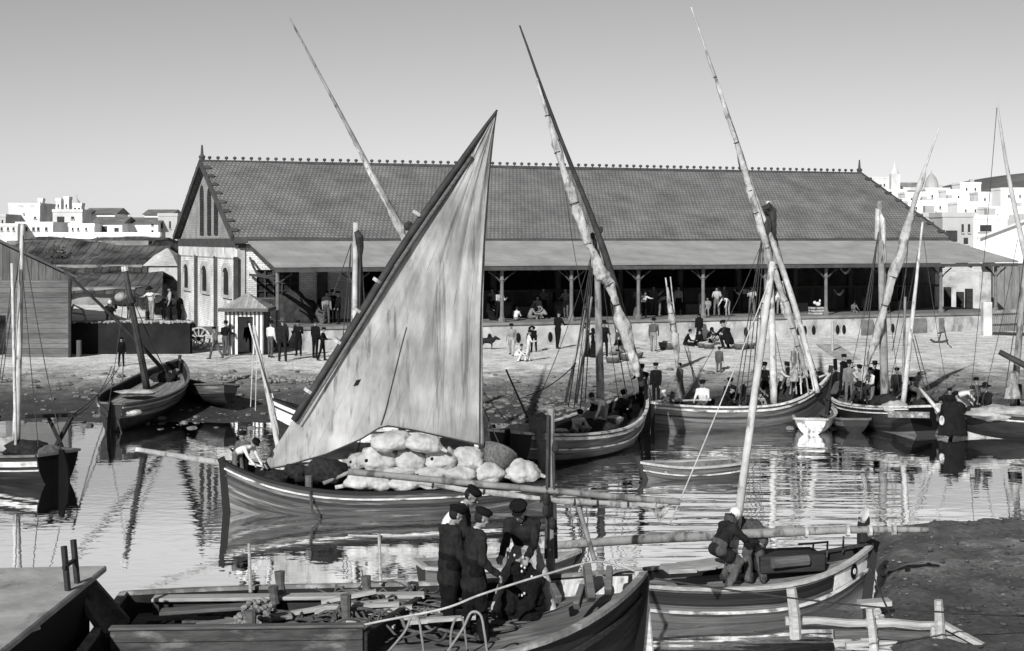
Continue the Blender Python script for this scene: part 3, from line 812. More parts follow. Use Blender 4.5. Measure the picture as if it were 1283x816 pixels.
for s0 in (.22, .4, .58, .76, .9):     # sewn cloth seams running parallel to the leech
    mb = MB(); mb.tube([sailpt(s0, lerp(.2, .995, t/26))+Vector((0, -.008, 0)) for t in range(27)], .007, 4); mb.build('seam', mat('sail seam', .12, .95, .3, 4), sl_)
mb = MB(); c = sailpt(.17, .79); mb.sheet(lambda a, b: sailpt(.245+.028*a, .762+.018*b)+Vector((0, -.02, 0)), 3, 3, None, .01); mb.build('patch', BLACK, sl_)
spar(b1, 'bowsprit', spline([P(170, 563, 34.9), P(225, 572, 35.6), P(290, 582, 36.4)], 5), [lerp(.05, .085, i/10) for i in range(11)], SPAR_L, 8)
ropes(b1, [(P(388, 612, 35.4), P(391, 640, 35.2), .0), (P(391, 640, 35.2), P(402, 652, 35.0), 0)], .03, ROPE_D, 'hanging_line')
mb = MB(); mb.tube([P(387, 596, 35.7), P(387, 613, 35.7)], .09, 8); mb.build('bollard', WOOD_M, b1)
ropes(b1, [(P(512, 290, 36.9), P(640, 590, 37.2)), (P(512, 290, 36.9), P(440, 600, 37.7))], .014)

# ---- behind the sail: two-masted boat, its bow and both spars show
SILVER = mat('sunlit pole', .5, .7, .3, 3, streak=((3, 3, 1), 2.2, .55, .35))
b2, h2, W2 = boat('two_masted_boat', 'weathered two masted boat mostly hidden behind the big sail, pale bow showing', 'fishing boat',
                  XY(346, 47.5), XY(596, 48.3), 2.2, (1.55, .8, .9), (TAR, H_WHITE, INS), draft=.3, bulw=.35, stripe=((.2, .05, WOOD_D),), z0=-.05)
fm = pole(b2, 'mast', P(441, 552, 47.8), P(446, 279, 47.8), .16, .1, SPAR_L, wob=.15)
mb = MB(); mb.tube([P(446, 290, 47.6), P(450, 296, 47.6), P(451, 310, 47.8), P(450, 330, 47.9)], [.08, .13, .12, .06], 8); mb.tube([P(451, 300, 47.9), P(449, 400, 47.9), P(450, 520, 47.9)], [.09, .07, .06], 7); mb.build('halyard_tackle', SPAR_D, fm)
ropes(b2, [(P(440, 305, 47.7), P(417, 370, 47.3)), (P(440, 305, 47.7), P(420, 530, 47.1)), (P(440, 305, 47.7), P(430, 530, 47.1)), (P(452, 305, 47.9), P(466, 530, 48.3)), (P(452, 305, 47.9), P(458, 530, 48.3))], .016)
pole(b2, 'mast', P(540, 555, 48), P(544, 372, 48), .15, .1, SPAR_M)
yd = pole(b2, 'yard', P(592, 452, 48), P(363, 23, 46.6), .15, .03, SPAR_M, bend=0., n=24, wob=.25)
furled(yd, [P(585, 440, 47.9), P(545, 366, 47.75), P(500, 281, 47.5), P(460, 206, 47.2), P(441, 170, 47.1)], [(0, .3), (.4, .32), (.7, .2), (1, .08)], 5, seed=3, side=(-.25, -.5, -.1))

# ---- boat right of the sail
b3, h3, W3 = boat('fishing_boat', 'black hulled fishing boat with grey topsides and white rail, stern towards us, dark furled yard', 'fishing boat',
                  XY(803, 49.6), XY(640, 43.3), 2.7, (1.5, .75, 1.0), (H_DARK, H_GREY, INS), 'moored fishing boats along the beach', draft=.35, tr=.55, bulw=.3, stripe=((.1, .09, STRIPE), (.42, .04, STRIPE)), rail=STRIPE, splitat=.6, rb=.3, deckmat=DECKD)
m3 = pole(b3, 'mast', P(753, 520, 46.6), P(747, 283, 46.6), .17, .11, SPAR_M)
block(m3, P(753, 288, 46.4)); block(m3, P(742, 296, 46.4))
ropes(b3, [(P(699, 165, 46.4), P(736, 400, 46), .5), (P(752, 300, 46.6), P(797, 500, 48), .1), (P(752, 320, 46.6), P(776, 505, 47.6), .2), (P(744, 310, 46.5), P(665, 520, 43.6), .3)], .011, ROPE_D, 'running_rigging')
yp = [P(805, 484, 46.2), P(778, 385, 46.3), P(747, 287, 46.4), P(699, 165, 46.4), P(651, 32, 46.4)]
yd = spar(b3, 'yard', spline(yp, 8), [lerp(.1, .11, i/12) if i < 12 else lerp(.11, .025, (i-12)/20) for i in range(33)], SPAR_D, 9, .15)
furled(yd, [P(673, 98, 46.2), P(697, 175, 46.1), P(720, 245, 46.0), P(741, 305, 45.9)], [(0, .05), (.35, .2), (.8, .34), (1, .3)], 4, seed=1, side=(-.75, -.4, -.1))
furled(yd, [P(738, 306, 45.9), P(755, 340, 45.8), P(768, 365, 45.8), P(778, 400, 45.8), P(792, 440, 45.8), P(800, 472, 45.9)], [(0, .2), (.2, .42), (.45, .26), (.7, .4), (1, .14)], 4, seed=9, side=(-.2, -.5, -.1))
ropes(b3, [(P(745, 292, 46.5), P(712, 510, 45.6)), (P(745, 292, 46.5), P(719, 512, 45.6)), (P(744, 300, 46.5), P(727, 512, 45.6)), (P(744, 310, 46.5), P(733, 505, 45.8)), (P(752, 300, 46.6), P(786, 500, 47.5))], .017)
ropes(b3, [(P(738, 370, 46.3), P(708, 505, 45.6), 0), (P(741, 372, 46.3), P(722, 505, 45.7), 0)], .045, SPAR_M, 'boarding_poles')
pole(b3, 'tiller_pole', P(661, 524, 43.2), P(634, 463, 43.1), .04, .03, SPAR_D, wob=0)
mb = MB(); mb.ell(P(676, 531, 42.9), (.34, .3, .3), None, 10, 8, bulge(None, 1, 3)); mb.build('rudder_head', WOOD_M, b3)
mb = MB(); mb.tube([P(676, 540, 42.9), P(678, 560, 42.8), P(680, 592, 42.7)], [.16, .12, .1], 8); mb.build('rudder_stock', WOOD_M, b3)

# ---- grey boat with the tallest yard
b4, h4, W4 = boat('fishing_boat', 'worn grey plank boat lying broadside under the tallest pale yard', 'fishing boat',
                  XY(1036, 53.6), XY(817, 51.6), 2.4, (1.75, .82, .95), (H_GREY, H_GREY, INS), 'moored fishing boats along the beach', draft=.3, tr=.25, bulw=.3, stripe=((.12, .07, STRIPE), (.36, .04, WOOD_D)), rail=H_WHITE, sp=2.3, deckmat=DECKD, stemh=.3)
m4 = pole(b4, 'mast', P(970, 512, 52.8), P(963, 252, 52.8), .17, .11, SPAR_L)
ropes(b4, [(P(947, 250, 52.4), P(985, 480, 53), .6), (P(966, 270, 52.8), P(1030, 485, 53.4), .3), (P(966, 275, 52.8), P(850, 508, 51.8), .5), (P(966, 275, 52.8), P(950, 500, 52.3), .1)], .011, ROPE_D, 'running_rigging')
mb = MB(); mb.tube([P(955, 275, 52.7), P(957, 262, 52.5), P(963, 258, 52.4), P(968, 264, 52.5), P(968, 300, 52.7)], .14, 8); mb.ell(P(960, 285, 52.5), (.22, .2, .42), None, 8, 6); mb.build('halyard_tackle', SPAR_D, m4)
yp = [P(1024, 492, 52.6), P(1001, 402, 52.6), P(975, 322, 52.5), P(947, 250, 52.4), P(918, 160, 52.2), P(866, 9, 51.8)]
yd = spar(b4, 'yard', spline(yp, 7), [.105 if i < 18 else lerp(.105, .026, (i-18)/17) for i in range(36)], SPAR_L, 9, .2)
furled(yd, [P(884, 62, 51.8), P(905, 122, 51.9), P(930, 200, 52), P(947, 258, 52.1), P(962, 310, 52.2)], [(0, .06), (.5, .22), (1, .3)], 5, seed=5, side=(-.4, -.4, -.1))
furled(yd, [P(962, 308, 52.2), P(975, 350, 52.3), P(988, 385, 52.3), P(1000, 430, 52.3), P(1012, 470, 52.3)], [(0, .2), (.5, .24), (1, .16)], 5, m=mat('furled canvas brown', .2, .95, .4, 3, (1, 1, 1), .6), seed=11)
furled(b4, [P(968, 345, 52.6), P(961, 380, 52.6), P(955, 410, 52.6), P(949, 445, 52.6)], [(0, .12), (.3, .3), (.7, .25), (1, .14)], 3, seed=14)
furled(b4, [P(980, 352, 52.8), P(984, 378, 52.8), P(988, 398, 52.8)], [(0, .12), (.6, .3), (1, .2)], 2, seed=15)
ropes(b4, [(P(958, 275, 52.7), P(920, 505, 51.6)), (P(958, 275, 52.7), P(926, 505, 51.6)), (P(958, 275, 52.7), P(934, 505, 51.6)), (P(959, 280, 52.7), P(941, 505, 51.6)), (P(968, 275, 52.8), P(1000, 440, 53.6)), (P(968, 275, 52.8), P(1006, 470, 53.6))], .018)
for k, (xa, ya, xb, yb) in enumerate(((996, 425, 990, 494), (999, 432, 1004, 494), (1003, 436, 1013, 493), (1010, 448, 1020, 490), (992, 440, 998, 494))):
    mb = MB(); mb.tube([P(xa, ya, 52.5), P((xa+xb)/2+1, (ya+yb)/2, 52.45), P(xb, yb, 52.3)], .028, 6); mb.build('bundled_spar', [SPAR_M, SPAR_L][k % 2], b4)
mb = MB(); mb.sheet(lambda a, b: P(lerp(990, 1000, a)+4*b*nz(a*4, b), lerp(440, 478, b), 52.1+.2*nz(a*3, b*4)), 8, 10, None, .02); mb.build('hanging_cloth', CANVAS, b4)

# ---- black boat, end-on, at right
b5, h5, W5 = boat('fishing_boat', 'black fishing boat with two white lines and crowded deck, its pale bottom towards us', 'fishing boat',
                  XY(1049, 56.5), XY(1160, 50.4), 2.9, (1.6, .78, .95), (H_GREY, H_DARK, INS), 'moored fishing boats along the beach', draft=.3, tr=.45, bulw=.3, stripe=((.06, .05, STRIPE), (.2, .04, STRIPE)), rail=STRIPE, splitat=.5, deckmat=DECKD, stemh=.45, rudder=False)
ropes(b5, [(P(1103, 270, 53), P(1128, 500, 52), .3), (P(1103, 275, 53), P(1060, 490, 55), .3), (P(1156, 285, 51), P(1110, 500, 52.5), .2), (P(1156, 290, 51), P(1190, 505, 50.4), .25)], .01, ROPE_D, 'running_rigging')
m5 = pole(b5, 'mast', P(1109, 515, 53), P(1102, 252, 53), .2, .11, SPAR_M)
mb = MB(); mb.tube([P(1099, 300, 53), P(1100, 262, 52.9), P(1106, 275, 52.9), P(1108, 330, 53)], .09, 7); mb.build('halyard_tackle', SPAR_L, m5)
yp = [P(1080, 478, 53), P(1091, 440, 53), P(1112, 370, 52.8), P(1140, 268, 52.6), P(1177, 160, 52.3)]
yd = spar(b5, 'yard', spline(yp, 7), [lerp(.08, .11, i/10) if i < 10 else lerp(.11, .02, ((i-10)/18)**1.2) for i in range(29)], SPAR_L, 9, .2)
furled(yd, [P(1085, 458, 52.9), P(1100, 410, 52.7), P(1113, 362, 52.6), P(1128, 310, 52.5), P(1142, 262, 52.3), P(1160, 205, 52.2)], [(0, .14), (.2, .3), (.6, .38), (.8, .26), (1, .08)], 4, seed=21, side=(.3, -.6, 0))
pole(b5, 'mizzen_mast', P(1131, 512, 51), P(1156, 278, 51), .12, .04, SPAR_L, wob=.2)
pole(b5, 'jib_boom', P(1131, 500, 51.6), P(1134, 372, 51.6), .06, .05, SPAR_M)
ropes(b5, [(P(1103, 275, 53), P(1086, 395, 52.2)), (P(1103, 275, 53), P(1082, 400, 52.2)), (P(1102, 275, 53), P(1078, 500, 52.0)), (P(1135, 340, 51.6), P(1118, 440, 51.4)), (P(1146, 420, 51), P(1168, 500, 50.5)), (P(1144, 425, 51), P(1163, 505, 50.5)), (P(1140, 268, 52.6), P(1133, 372, 51.6))], .016)
spar(b5, 'stern_boom', [P(1152, 486, 50.8), P(1177, 516, 50.0)], [.05, .07], SPAR_L)
NB = mat('carved board', .1, .8, .6, 6, (1, 1, 1), .8, streak=((4, 4, 5), 2, .5, 2.2))
mb = MB(); mb.beam(P(1112, 519, 50.1)+Vector((0, -.05, 0)), P(1164, 520, 49.85)+Vector((0, -.05, 0)), .05, .2); mb.build('carved_board', NB, b5)

# ---- boat cut by the right edge
b6, h6, W6 = boat('fishing_boat', 'dark boat cut by the right edge, one thin white line along its side', 'fishing boat',
                  XY(1190, 50.8), XY(1400, 49.2), 2.6, (.95, .8, 1.0), (H_WHITE, H_DARK, INS), 'moored fishing boats along the beach', draft=.3, tr=.3, bulw=.3, stripe=((.16, .045, STRIPE),), rail=WOOD_M, splitat=.5, deckmat=DECKD)
ropes(b6, [(P(1249, 135, 49), P(1215, 505, 50), .4), (P(1275, 300, 49.5), P(1230, 505, 50.2), .3)], .011, ROPE_D, 'running_rigging')
pole(b6, 'mast', P(1269, 515, 50), P(1290, 270, 50), .15, .1, SPAR_M)
yd = pole(b6, 'yard', P(1305, 395, 49.6), P(1249, 125, 49), .15, .03, SPAR_L, bend=-.15, n=18, wob=.2)
spar(b6, 'boom', [P(1252, 441, 49.5), P(1300, 466, 49.2)], [.09, .11], SPAR_D)
ropes(b6, [(P(1284, 320, 50), P(1258, 500, 49.6)), (P(1284, 320, 50), P(1300, 500, 49.6))], .016)
mb = MB(); mb.sheet(lambda a, b: P(lerp(1264, 1273, a)+lerp(-2, 7, b)*(a-.5)*2+3*nz(b*4, a*3), lerp(468, 500, b), 49.4-.3*math.sin(3.1*a)+.1*nz(a*5, b*5)), 8, 8, None, .03); mb.build('draped_sail', CANVAS, b6, smooth=True)

# ---- small boats
boat('rowing_boat', 'small white rowing boat seen from its square stern between the grey and black boats', 'rowing boat', XY(1027, 55), XY(1016, 50.6), 1.35, (.75, .42, .5), (H_WHITE, H_WHITE, INSM), 'small open boats', draft=.12, tr=.75, deck=False, thwarts=3, rudder=False, rail=WOOD_L, floor=.08, splitat=.2)
boat('rowing_boat', 'dark flat rowing boat tucked beside the black boat on the right', 'rowing boat', XY(1040, 56), XY(1072, 51), 1.5, (.5, .36, .45), (TAR, H_GREY, INS), 'small open boats', draft=.1, tr=.6, deck=False, thwarts=3, rudder=False, rail=WOOD_M, floor=.08)
boat('rowing_boat', 'empty grey skiff adrift alone in the middle of the basin', 'rowing boat', XY(806, 41.1), XY(924, 41.8), 1.15, (.46, .34, .4), (H_GREY, H_TAN2, INSM), 'small open boats', draft=.14, tr=.7, deck=False, thwarts=3, rudder=False, rail=WOOD_L, floor=.06, stripe=((.2, .035, STRIPE),), ribs=True)
boat('rowing_boat', 'dark dinghy with pale end lying tilted on the mud beside the beached boat', 'rowing boat', XY(231, 60.5), XY(287, 56.), 1.5, (.75, .5, .6), (H_DARK, H_TAN, INS), 'small open boats', draft=.15, tr=.35, deck=False, thwarts=2, rudder=False, rail=WOOD_M, floor=.1, z0=H(-11.6, 58)+.12, heel=.12, trim=.07)
# ---- boat hauled up at left
gz = H(-14, 55)
b10, h10, W10 = boat('beached_boat', 'dark boat hauled half out of the water at left, white board across its stern', 'fishing boat',
                     XY(222, 59.5), XY(138, 51.2), 2.3, (1.25, .75, .85), (TAR, H_GREY, INS), draft=.3, tr=.35, bulw=.28, stripe=((.1, .05, WOOD_L), (.34, .04, WOOD_M)), rail=WOOD_M, z0=.32, trim=-.05, heel=.06, deckmat=DECKL)
m = pole(b10, 'mast', P(184, 487, 56.3), P(157, 340, 56.3), .18, .11, SPAR_D)
mb = MB(); mb.tube([P(163, 374, 56.2), P(164, 380, 56.2)], .2, 8); mb.build('mast_hoop', WOOD_D, m)
mb = MB(); mb.tube([P(157, 340, 56.3), P(156, 334, 56.3)], .13, 7); mb.build('mast_head', SPAR_L, m)
ropes(b10, [(P(158, 350, 56.3), P(206, 462, 57.6), .2), (P(158, 350, 56.3), P(135, 515, 53), .2), (P(158, 355, 56.3), P(215, 480, 57.5), .1)], .012, ROPE_D, 'stays')
pole(b10, 'yard', P(204, 463, 57.5), P(80, 340, 55), .1, .05, SPAR_D, bend=.12)
mb = MB(); mb.ell(P(155, 517, 51.6), (.62, .3, .14), Matrix.Rotation(.4, 3, 'Z'), 14, 8); mb.build('white_stern_board', H_WHITE, b10)
ropes(b10, [(P(147, 523, 51.2), P(154, 548, 51)), (P(154, 548, 51), P(143, 590, 46.5), .0)], .03, ROPE_D, 'stern_line')
# ---- boat at the left edge
b12, h12, W12 = boat('fishing_boat', 'cluttered dark boat with white stern band at the left edge under two thin masts', 'fishing boat',
                     XY(-150, 45), XY(72, 40.6), 2.3, (1.3, .62, .78), (H_DARK, H_DARK, INS), draft=.35, tr=.6, bulw=.25, rail=WOOD_M, splitat=.7, stripe=((.2, .14, STRIPE), (.38, .04, WOOD_L)), deckmat=DECKD)
pole(b12, 'mast', P(20, 562, 41.6), P(28, 281, 41.6), .15, .06, SPAR_L, wob=.15)
pole(b12, 'mizzen_mast', P(20, 565, 41.2), P(15, 330, 41.2), .06, .05, SPAR_L)
ropes(b12, [(P(27, 285, 41.6), P(75, 545, 40.8), .3), (P(27, 320, 41.6), P(-30, 540, 42), .3), (P(27, 300, 41.6), P(2, 480, 41)), (P(16, 345, 41.2), P(-4, 500, 41)), (P(27, 330, 41.6), P(48, 560, 41))], .013)
mb = MB(); mb.beam(P(30, 522, 42.5), P(94, 520, 43.5), .2, .1); mb.beam(P(90, 522, 43.4), P(70, 560, 42.5), .1, .1); mb.beam(P(60, 522, 43), P(78, 560, 42), .08, .08); mb.build('stern_frame', WOOD_D, b12)
# ---- small boat with two raised spars behind the laden boat's bow
b15, h15, W15 = boat('rowing_boat', 'small white railed boat with two pale spars standing up behind the laden boat', 'rowing boat', XY(306, 40), XY(392, 40.4), 1.2, (.7, .5, .55), (TAR, H_WHITE, INS), 'small open boats', draft=.15, tr=.4, deck=False, thwarts=2, rudder=False, rail=STRIPE, floor=.05)
pole(b15, 'mast', P(352, 576, 40.2), P(318, 408, 40.2), .1, .05, SPAR_L, wob=.25)
pole(b15, 'sprit', P(349, 540, 40.1), P(312, 405, 40.1), .04, .03, SPAR_L)
ropes(b15, [(P(318, 415, 40.2), P(314, 510, 40.0)), (P(322, 425, 40.2), P(320, 515, 40.0)), (P(330, 450, 40.2), P(355, 560, 40.4))], .012, ROPE_L)

# ---- foreground boat at right, mast leaning over the water
WINE = mat('hull side weathered', .085, .7, .4, 1.6, (.5, 5, 1), .3, plank=('y', .22, .03), coord='UV', streak=((.5, 3, 1), 1.4, .52, .45))
b14, h14, W14 = boat('eyed_fishing_boat', 'low fishing boat with round painted eye on its bow and tall stem, leaning pale mast', 'fishing boat',
                     XY(1086, 27.2), XY(770, 25.9), 1.9, (1.02, .62, .7), (H_GREY, WINE, INS), draft=.35, tr=.3, bulw=.16, pb=1.75, rb=.18, stripe=((.4, .05, STRIPE), (.03, .05, WOOD_M)), rail=WOOD_L, splitat=.5, deckmat=DECKL, stemh=.1, stemw=.14, sp=2.2)
pole(b14, 'mast', P(917, 705, 26.6), P(968, 328, 26.6), .1, .07, SPAR_L, wob=.12)
mb = MB(); mb.tube([P(913, 668, 26.4), P(917, 645, 26.4)], .13, 9); mb.build('mast_lashing', ROPE_D, b14)
yp = [P(690, 684, 26.2), P(800, 676, 26.3), P(960, 668, 26.4), P(1060, 664, 26.5), P(1163, 664, 26.6)]
yd = spar(b14, 'yard', spline(yp, 5), [lerp(.07, .09, i/8) if i < 8 else lerp(.09, .05, (i-8)/12) for i in range(21)], SPAR_M, 9)
for px, py in ((1010, 667), (1062, 665), (1090, 665), (1120, 664)):
    mb = MB(); mb.tube([P(px-2, py, 26.42), P(px+2, py, 26.42)], .1, 9); mb.build('yard_lashing', ROPE_L, yd)
mb = MB()      # tall stem head, black with a white top
pl = [(1083, 738, 0), (1078, 694, 0), (1078, 664, 0), (1080, 650, 0), (1088, 638, 0), (1090, 652, 0), (1089, 690, 0), (1092, 735, 0)]
mb.prism([P(a, b_, 27.3) for a, b_, _ in pl], Vector((-.03, .15, 0))); sh = mb.build('stem_head', TAR, b14)
mb = MB(); mb.prism([P(a, b_, 27.27) for a, b_ in ((1079.5, 655), (1081, 649), (1088.5, 637), (1089, 646), (1083, 656))], Vector((-.03, .2, 0))); mb.build('white_tip', H_WHITE, sh)
def onhull(h, W, t, dz, out):
    lo, hi = 0., 1.
    for _ in range(14):
        m_ = (lo+hi)/2
        if h.pt(t, m_).z < h.sheer(t)-dz: lo = m_
        else: hi = m_
    p = h.pt(t, lo); return W @ Vector((p.x, -p.y-out, p.z))
# pale bow panel and painted eye follow the planking
def hullpatch(h, W, t0, t1, z0, z1, out, shape=None, nu=10, nv=8):
    return lambda a, b: onhull(h, W, lerp(t0, t1, a), lerp(z0, z1, b), out)
mb = MB(); mb.sheet(hullpatch(h14, W14, .8, .985, .06, .36, .012), 12, 6, None, .006); mb.build('bow_panel', mat('bow panel paint', .5, .7, .25, 3, streak=((2, 2, 2), 2, .55, .5)), b14)
mb = MB(); mb.sheet(hullpatch(h14, W14, .06, .79, .06, .28, .014), 40, 5, None, .006); mb.build('side_band', H_DARK, b14)
mb = MB(); c = onhull(h14, W14, .9, .2, .02); e1 = (onhull(h14, W14, .92, .2, .02)-onhull(h14, W14, .88, .2, .02)).normalized(); e2 = Vector((0, 0, 1)); nn = e1.cross(e2).normalized()
for r_, mm, o in ((.115, H_DARK, .012), (.045, H_WHITE, .028)):
    q = MB(); pts = [c+e1*r_*math.cos(s*.3927)*.85+e2*r_*1.1*math.sin(s*.3927) for s in range(16)]
    if nn.y > 0: nn = -nn
    q.prism([p+nn*o for p in pts], nn*.012); q.build('painted_eye' if r_ > .1 else 'eye_pupil', mm, b14)
# cabin hatch and lockers on its deck
mb = MB(); mb.box(P(985, 702, 26.9), (1.2, .7, .3), .2); bevel(mb.build('hatch', WOOD_D, b14), .02)
mb = MB(); mb.tube([P(968, 706, 26.4), P(1012, 702, 26.6)], .1, 9); mb.build('rolled_mat', WOOD_M, b14)
mb = MB()
for px, py in ((1018, 702), (1036, 698), (1056, 692)):
    mb.tube([P(px, py, 27.2), P(px+1, py-20, 27.2)], .018, 6)
mb.tube([P(1000, 682, 27.2), P(1018, 681, 27.2), P(1038, 679, 27.2)], .02, 6)
mb.build('stanchions', IRON, b14)
mb = MB(); mb.tube([P(920, 716, 26.3), P(920, 700, 26.3)], [.13, .12], 10); mb.tube([P(908, 704, 26.3), P(934, 702, 26.3)], .05, 8); mb.build('windlass', WOOD_M, b14)
ropes(b14, [(P(1084, 694, 27.25), P(1118, 775, 24.5), .05)], .016, ROPE_D, 'bow_line')
mb = MB()
for k in range(3): mb.box(P(850+k*22, 712-k*3, 26+.3*k), (.5, .5, .07), .2+.2*k)
mb.build('loose_boards', WOOD_L, b14)
# ================================================================ people
def rotv(v, ax, a): return Matrix.Rotation(a, 3, ax) @ v
class Pose:
    """joint positions of a standing, bending or sitting figure; local frame: x forward, y left, z up, ground at 0"""
    def __init__(s, H_=1.66, lean=0., head=0., turn=0., legs=((4, 4), (-4, 4)), arms=((5, 8, 15), (5, 8, 15)), spread=.1, base=None, side=0., shoulder=.19):
        k = H_/1.72; s.k = k; r = math.radians
        th, sh, up, fo = .44*k, .43*k, .30*k, .265*k
        J = {}
        lows = []
        legj = []
        for i, (hip, knee) in enumerate(legs):
            sg = 1 if i == 0 else -1
            a = r(hip); d = Vector((math.sin(a), sg*math.sin(r(spread*57.3)*.5), -math.cos(a))).normalized()
            h0 = Vector((0, sg*.095*k, 0)); kn = h0+d*th
            b = a-r(knee); d2 = Vector((math.sin(b), sg*(.03+.42*max(0, spread-.3)), -math.cos(b))).normalized(); an = kn+d2*sh
            legj.append((h0, kn, an, b)); lows.append(an.z)
        pz = -min(lows)+.075*k if base is None else base
        J['pelvis'] = Vector((0, 0, pz))
        for i, (h0, kn, an, b) in enumerate(legj):
            n = 'LR'[i]; up_ = Vector((0, 0, pz))
            J['hip'+n] = h0+up_; J['knee'+n] = kn+up_; J['ank'+n] = an+up_
            fd = Vector((math.cos(b*.3), (.25 if i == 0 else -.25), -max(0., -math.sin(b))*.3)).normalized()
            J['toe'+n] = J['ank'+n]+fd*.17*k+Vector((0, 0, -.04*k)); J['heel'+n] = J['ank'+n]-fd*.05*k+Vector((0, 0, -.04*k))
        L_ = r(lean)
        def tor(v):
            v = Vector(v)*k; v = rotv(v, 'X', r(side)); v = rotv(v, 'Y', L_*(.7+.3*min(1, v.z/.5))); v = rotv(v, 'Z', r(turn)*min(1, v.z/.4)); return v+J['pelvis']
        J['waist'] = tor((0, 0, .14)); J['chest'] = tor((.015, 0, .33)); J['neck0'] = tor((-.01, 0, .50)); 
        hd = r(head)+L_
        nd = Vector((math.sin(hd), 0, math.cos(hd))); nd = rotv(nd, 'Z', r(turn))
        fw = rotv(Vector((math.cos(hd), 0, -math.sin(hd))), 'Z', r(turn))
        J['neck1'] = J['neck0']+nd*.09*k+fw*.02*k; J['head'] = J['neck1']+nd*.10*k+fw*.025*k; J['hup'] = nd; J['hfw'] = fw
        for i, (sw, ab, el) in enumerate(arms):
            sg = 1 if i == 0 else -1; n = 'LR'[i]
            s0 = tor((0, sg*shoulder, .455)); a = r(sw)+0*L_
            d = Vector((math.sin(a), sg*math.sin(r(ab)), -math.cos(a)*math.cos(r(ab)))).normalized(); d = rotv(d, 'Z', r(turn))
            e = s0+d*up; b = a+r(el); d2 = Vector((math.sin(b), sg*math.sin(r(ab))*.2-sg*.15*min(1, el/60), -math.cos(b))).normalized(); d2 = rotv(d2, 'Z', r(turn))
            J['sh'+n] = s0; J['el'+n] = e; J['wr'+n] = e+d2*fo; J['hd'+n] = J['wr'+n]+d2*.09*k; J['fd'+n] = d2
        s.J = J
def prims(pose, skirt=False, coat=False, bulk=1.):
    """capsules (p0,p1,r0,r1,slot) slots: 0 legs 1 torso 2 skin 3 shoes"""
    J, k = pose.J, pose.k; o = []; c = lambda a, b, r0, r1, m: o.append((J[a] if isinstance(a, str) else a, J[b] if isinstance(b, str) else b, r0*k, r1*k, m))
    for n in 'LR':
        c('hip'+n, 'knee'+n, .092*bulk, .072, 0); c('knee'+n, 'ank'+n, .071, .06, 0); c('heel'+n, 'toe'+n, .045, .038, 3)
        c('sh'+n, 'el'+n, .060*bulk, .050, 1); c('el'+n, 'wr'+n, .048, .038, 1); c('wr'+n, 'hd'+n, .036, .036, 2)
        c('neck0', 'sh'+n, .065, .066*bulk, 1); c('chest', 'sh'+n, .11*bulk, .07, 1); c('pelvis', 'hip'+n, .10*bulk, .09*bulk, 0)
        y = Vector((0, .055*k if n == 'L' else -.055*k, 0))
        o.append((J['waist']+y, J['chest']+y, .105*bulk*k, .115*bulk*k, 1)); o.append((J['pelvis']+y, J['waist']+y, .105*bulk*k, .1*bulk*k, 0 if not coat else 1))
        if coat: o.append((J['hip'+n]+Vector((0, 0, -.1*k)), J['waist']+y, .115*bulk*k, .1*bulk*k, 1))
    c('neck0', 'neck1', .052, .05, 2)
    h = J['head']; u, f = J['hup'], J['hfw']
    o.append((h+u*.03*k-f*.012*k, h-u*.045*k+f*.02*k, .092*k, .068*k, 2)); o.append((h-u*.02*k+f*.085*k, h-u*.03*k+f*.097*k, .016*k, .02*k, 2))
    if skirt:
        b = J['pelvis']; ft = (J['ankL']+J['ankR'])/2
        for q in range(5):
            t = q/4; p = b.lerp(ft, t); o.append((p+Vector((0, .02, 0)), p-Vector((0, .02, 0)), (.13+.13*t)*k, (.13+.13*t)*k, 0))
        o.append((b, ft, .14*k, .25*k, 0))
    return o
def capsule_mesh(pr, nu=10, nv=4):
    mb = MB()
    for a, b, r0, r1, m in pr:
        d = b-a; L_ = d.length
        d = d.normalized() if L_ > 1e-6 else Vector((0, 0, 1))
        M = d.to_track_quat('Z', 'Y').to_matrix()
        prof = [(max(1e-3, r0*math.sin(t)), -r0*math.cos(t)) for t in [math.pi/2*i/nv for i in range(nv+1)]]+[(max(1e-3, r1*math.cos(t)), L_+r1*math.sin(t)) for t in [math.pi/2*i/nv for i in range(nv+1)]]
        mb.lathe(prof, a, nu, M)
    return mb
def remesh(mb, vox, smooth=2, name='body'):
    """union of overlapping forms -> one continuous surface"""
    me = bpy.data.meshes.new('tmp'); me.from_pydata([tuple(v) for v in mb.v], [], mb.f)
    o = bpy.data.objects.new('tmp', me); COL.objects.link(o)
    m = o.modifiers.new('r', 'REMESH'); m.mode = 'VOXEL'; m.voxel_size = vox; m.use_smooth_shade = True
    if smooth: s = o.modifiers.new('s', 'SMOOTH'); s.iterations = smooth; s.factor = .5
    dg = bpy.context.evaluated_depsgraph_get(); ev = o.evaluated_get(dg); out = bpy.data.meshes.new_from_object(ev); out.name = name
    bpy.data.objects.remove(o); bpy.data.meshes.remove(me)
    return out
def segd(p, a, b, r0, r1):
    d = b-a; L2 = d.length_squared; t = 0 if L2 < 1e-9 else max(0, min(1, (p-a).dot(d)/L2)); return (p-(a+d*t)).length-(r0+(r1-r0)*t)
def skin_mesh(pr, vox, smooth=2, nmat=4, wr=0.):
    me = remesh(capsule_mesh(pr), vox, smooth)
    if wr:
        for v in me.vertices: v.co += v.normal*(wr*(noise.noise(v.co*9)+.6*noise.noise(v.co*21+Vector((3, 1, 7)))))
    idx = []
    for p in me.polygons:
        c = p.center; idx.append(min(pr, key=lambda q: segd(c, *q[:4]))[4])
    for _ in range(nmat): me.materials.append(None)
    me.polygons.foreach_set('material_index', idx); me.polygons.foreach_set('use_smooth', [True]*len(idx)); me.update()
    return me
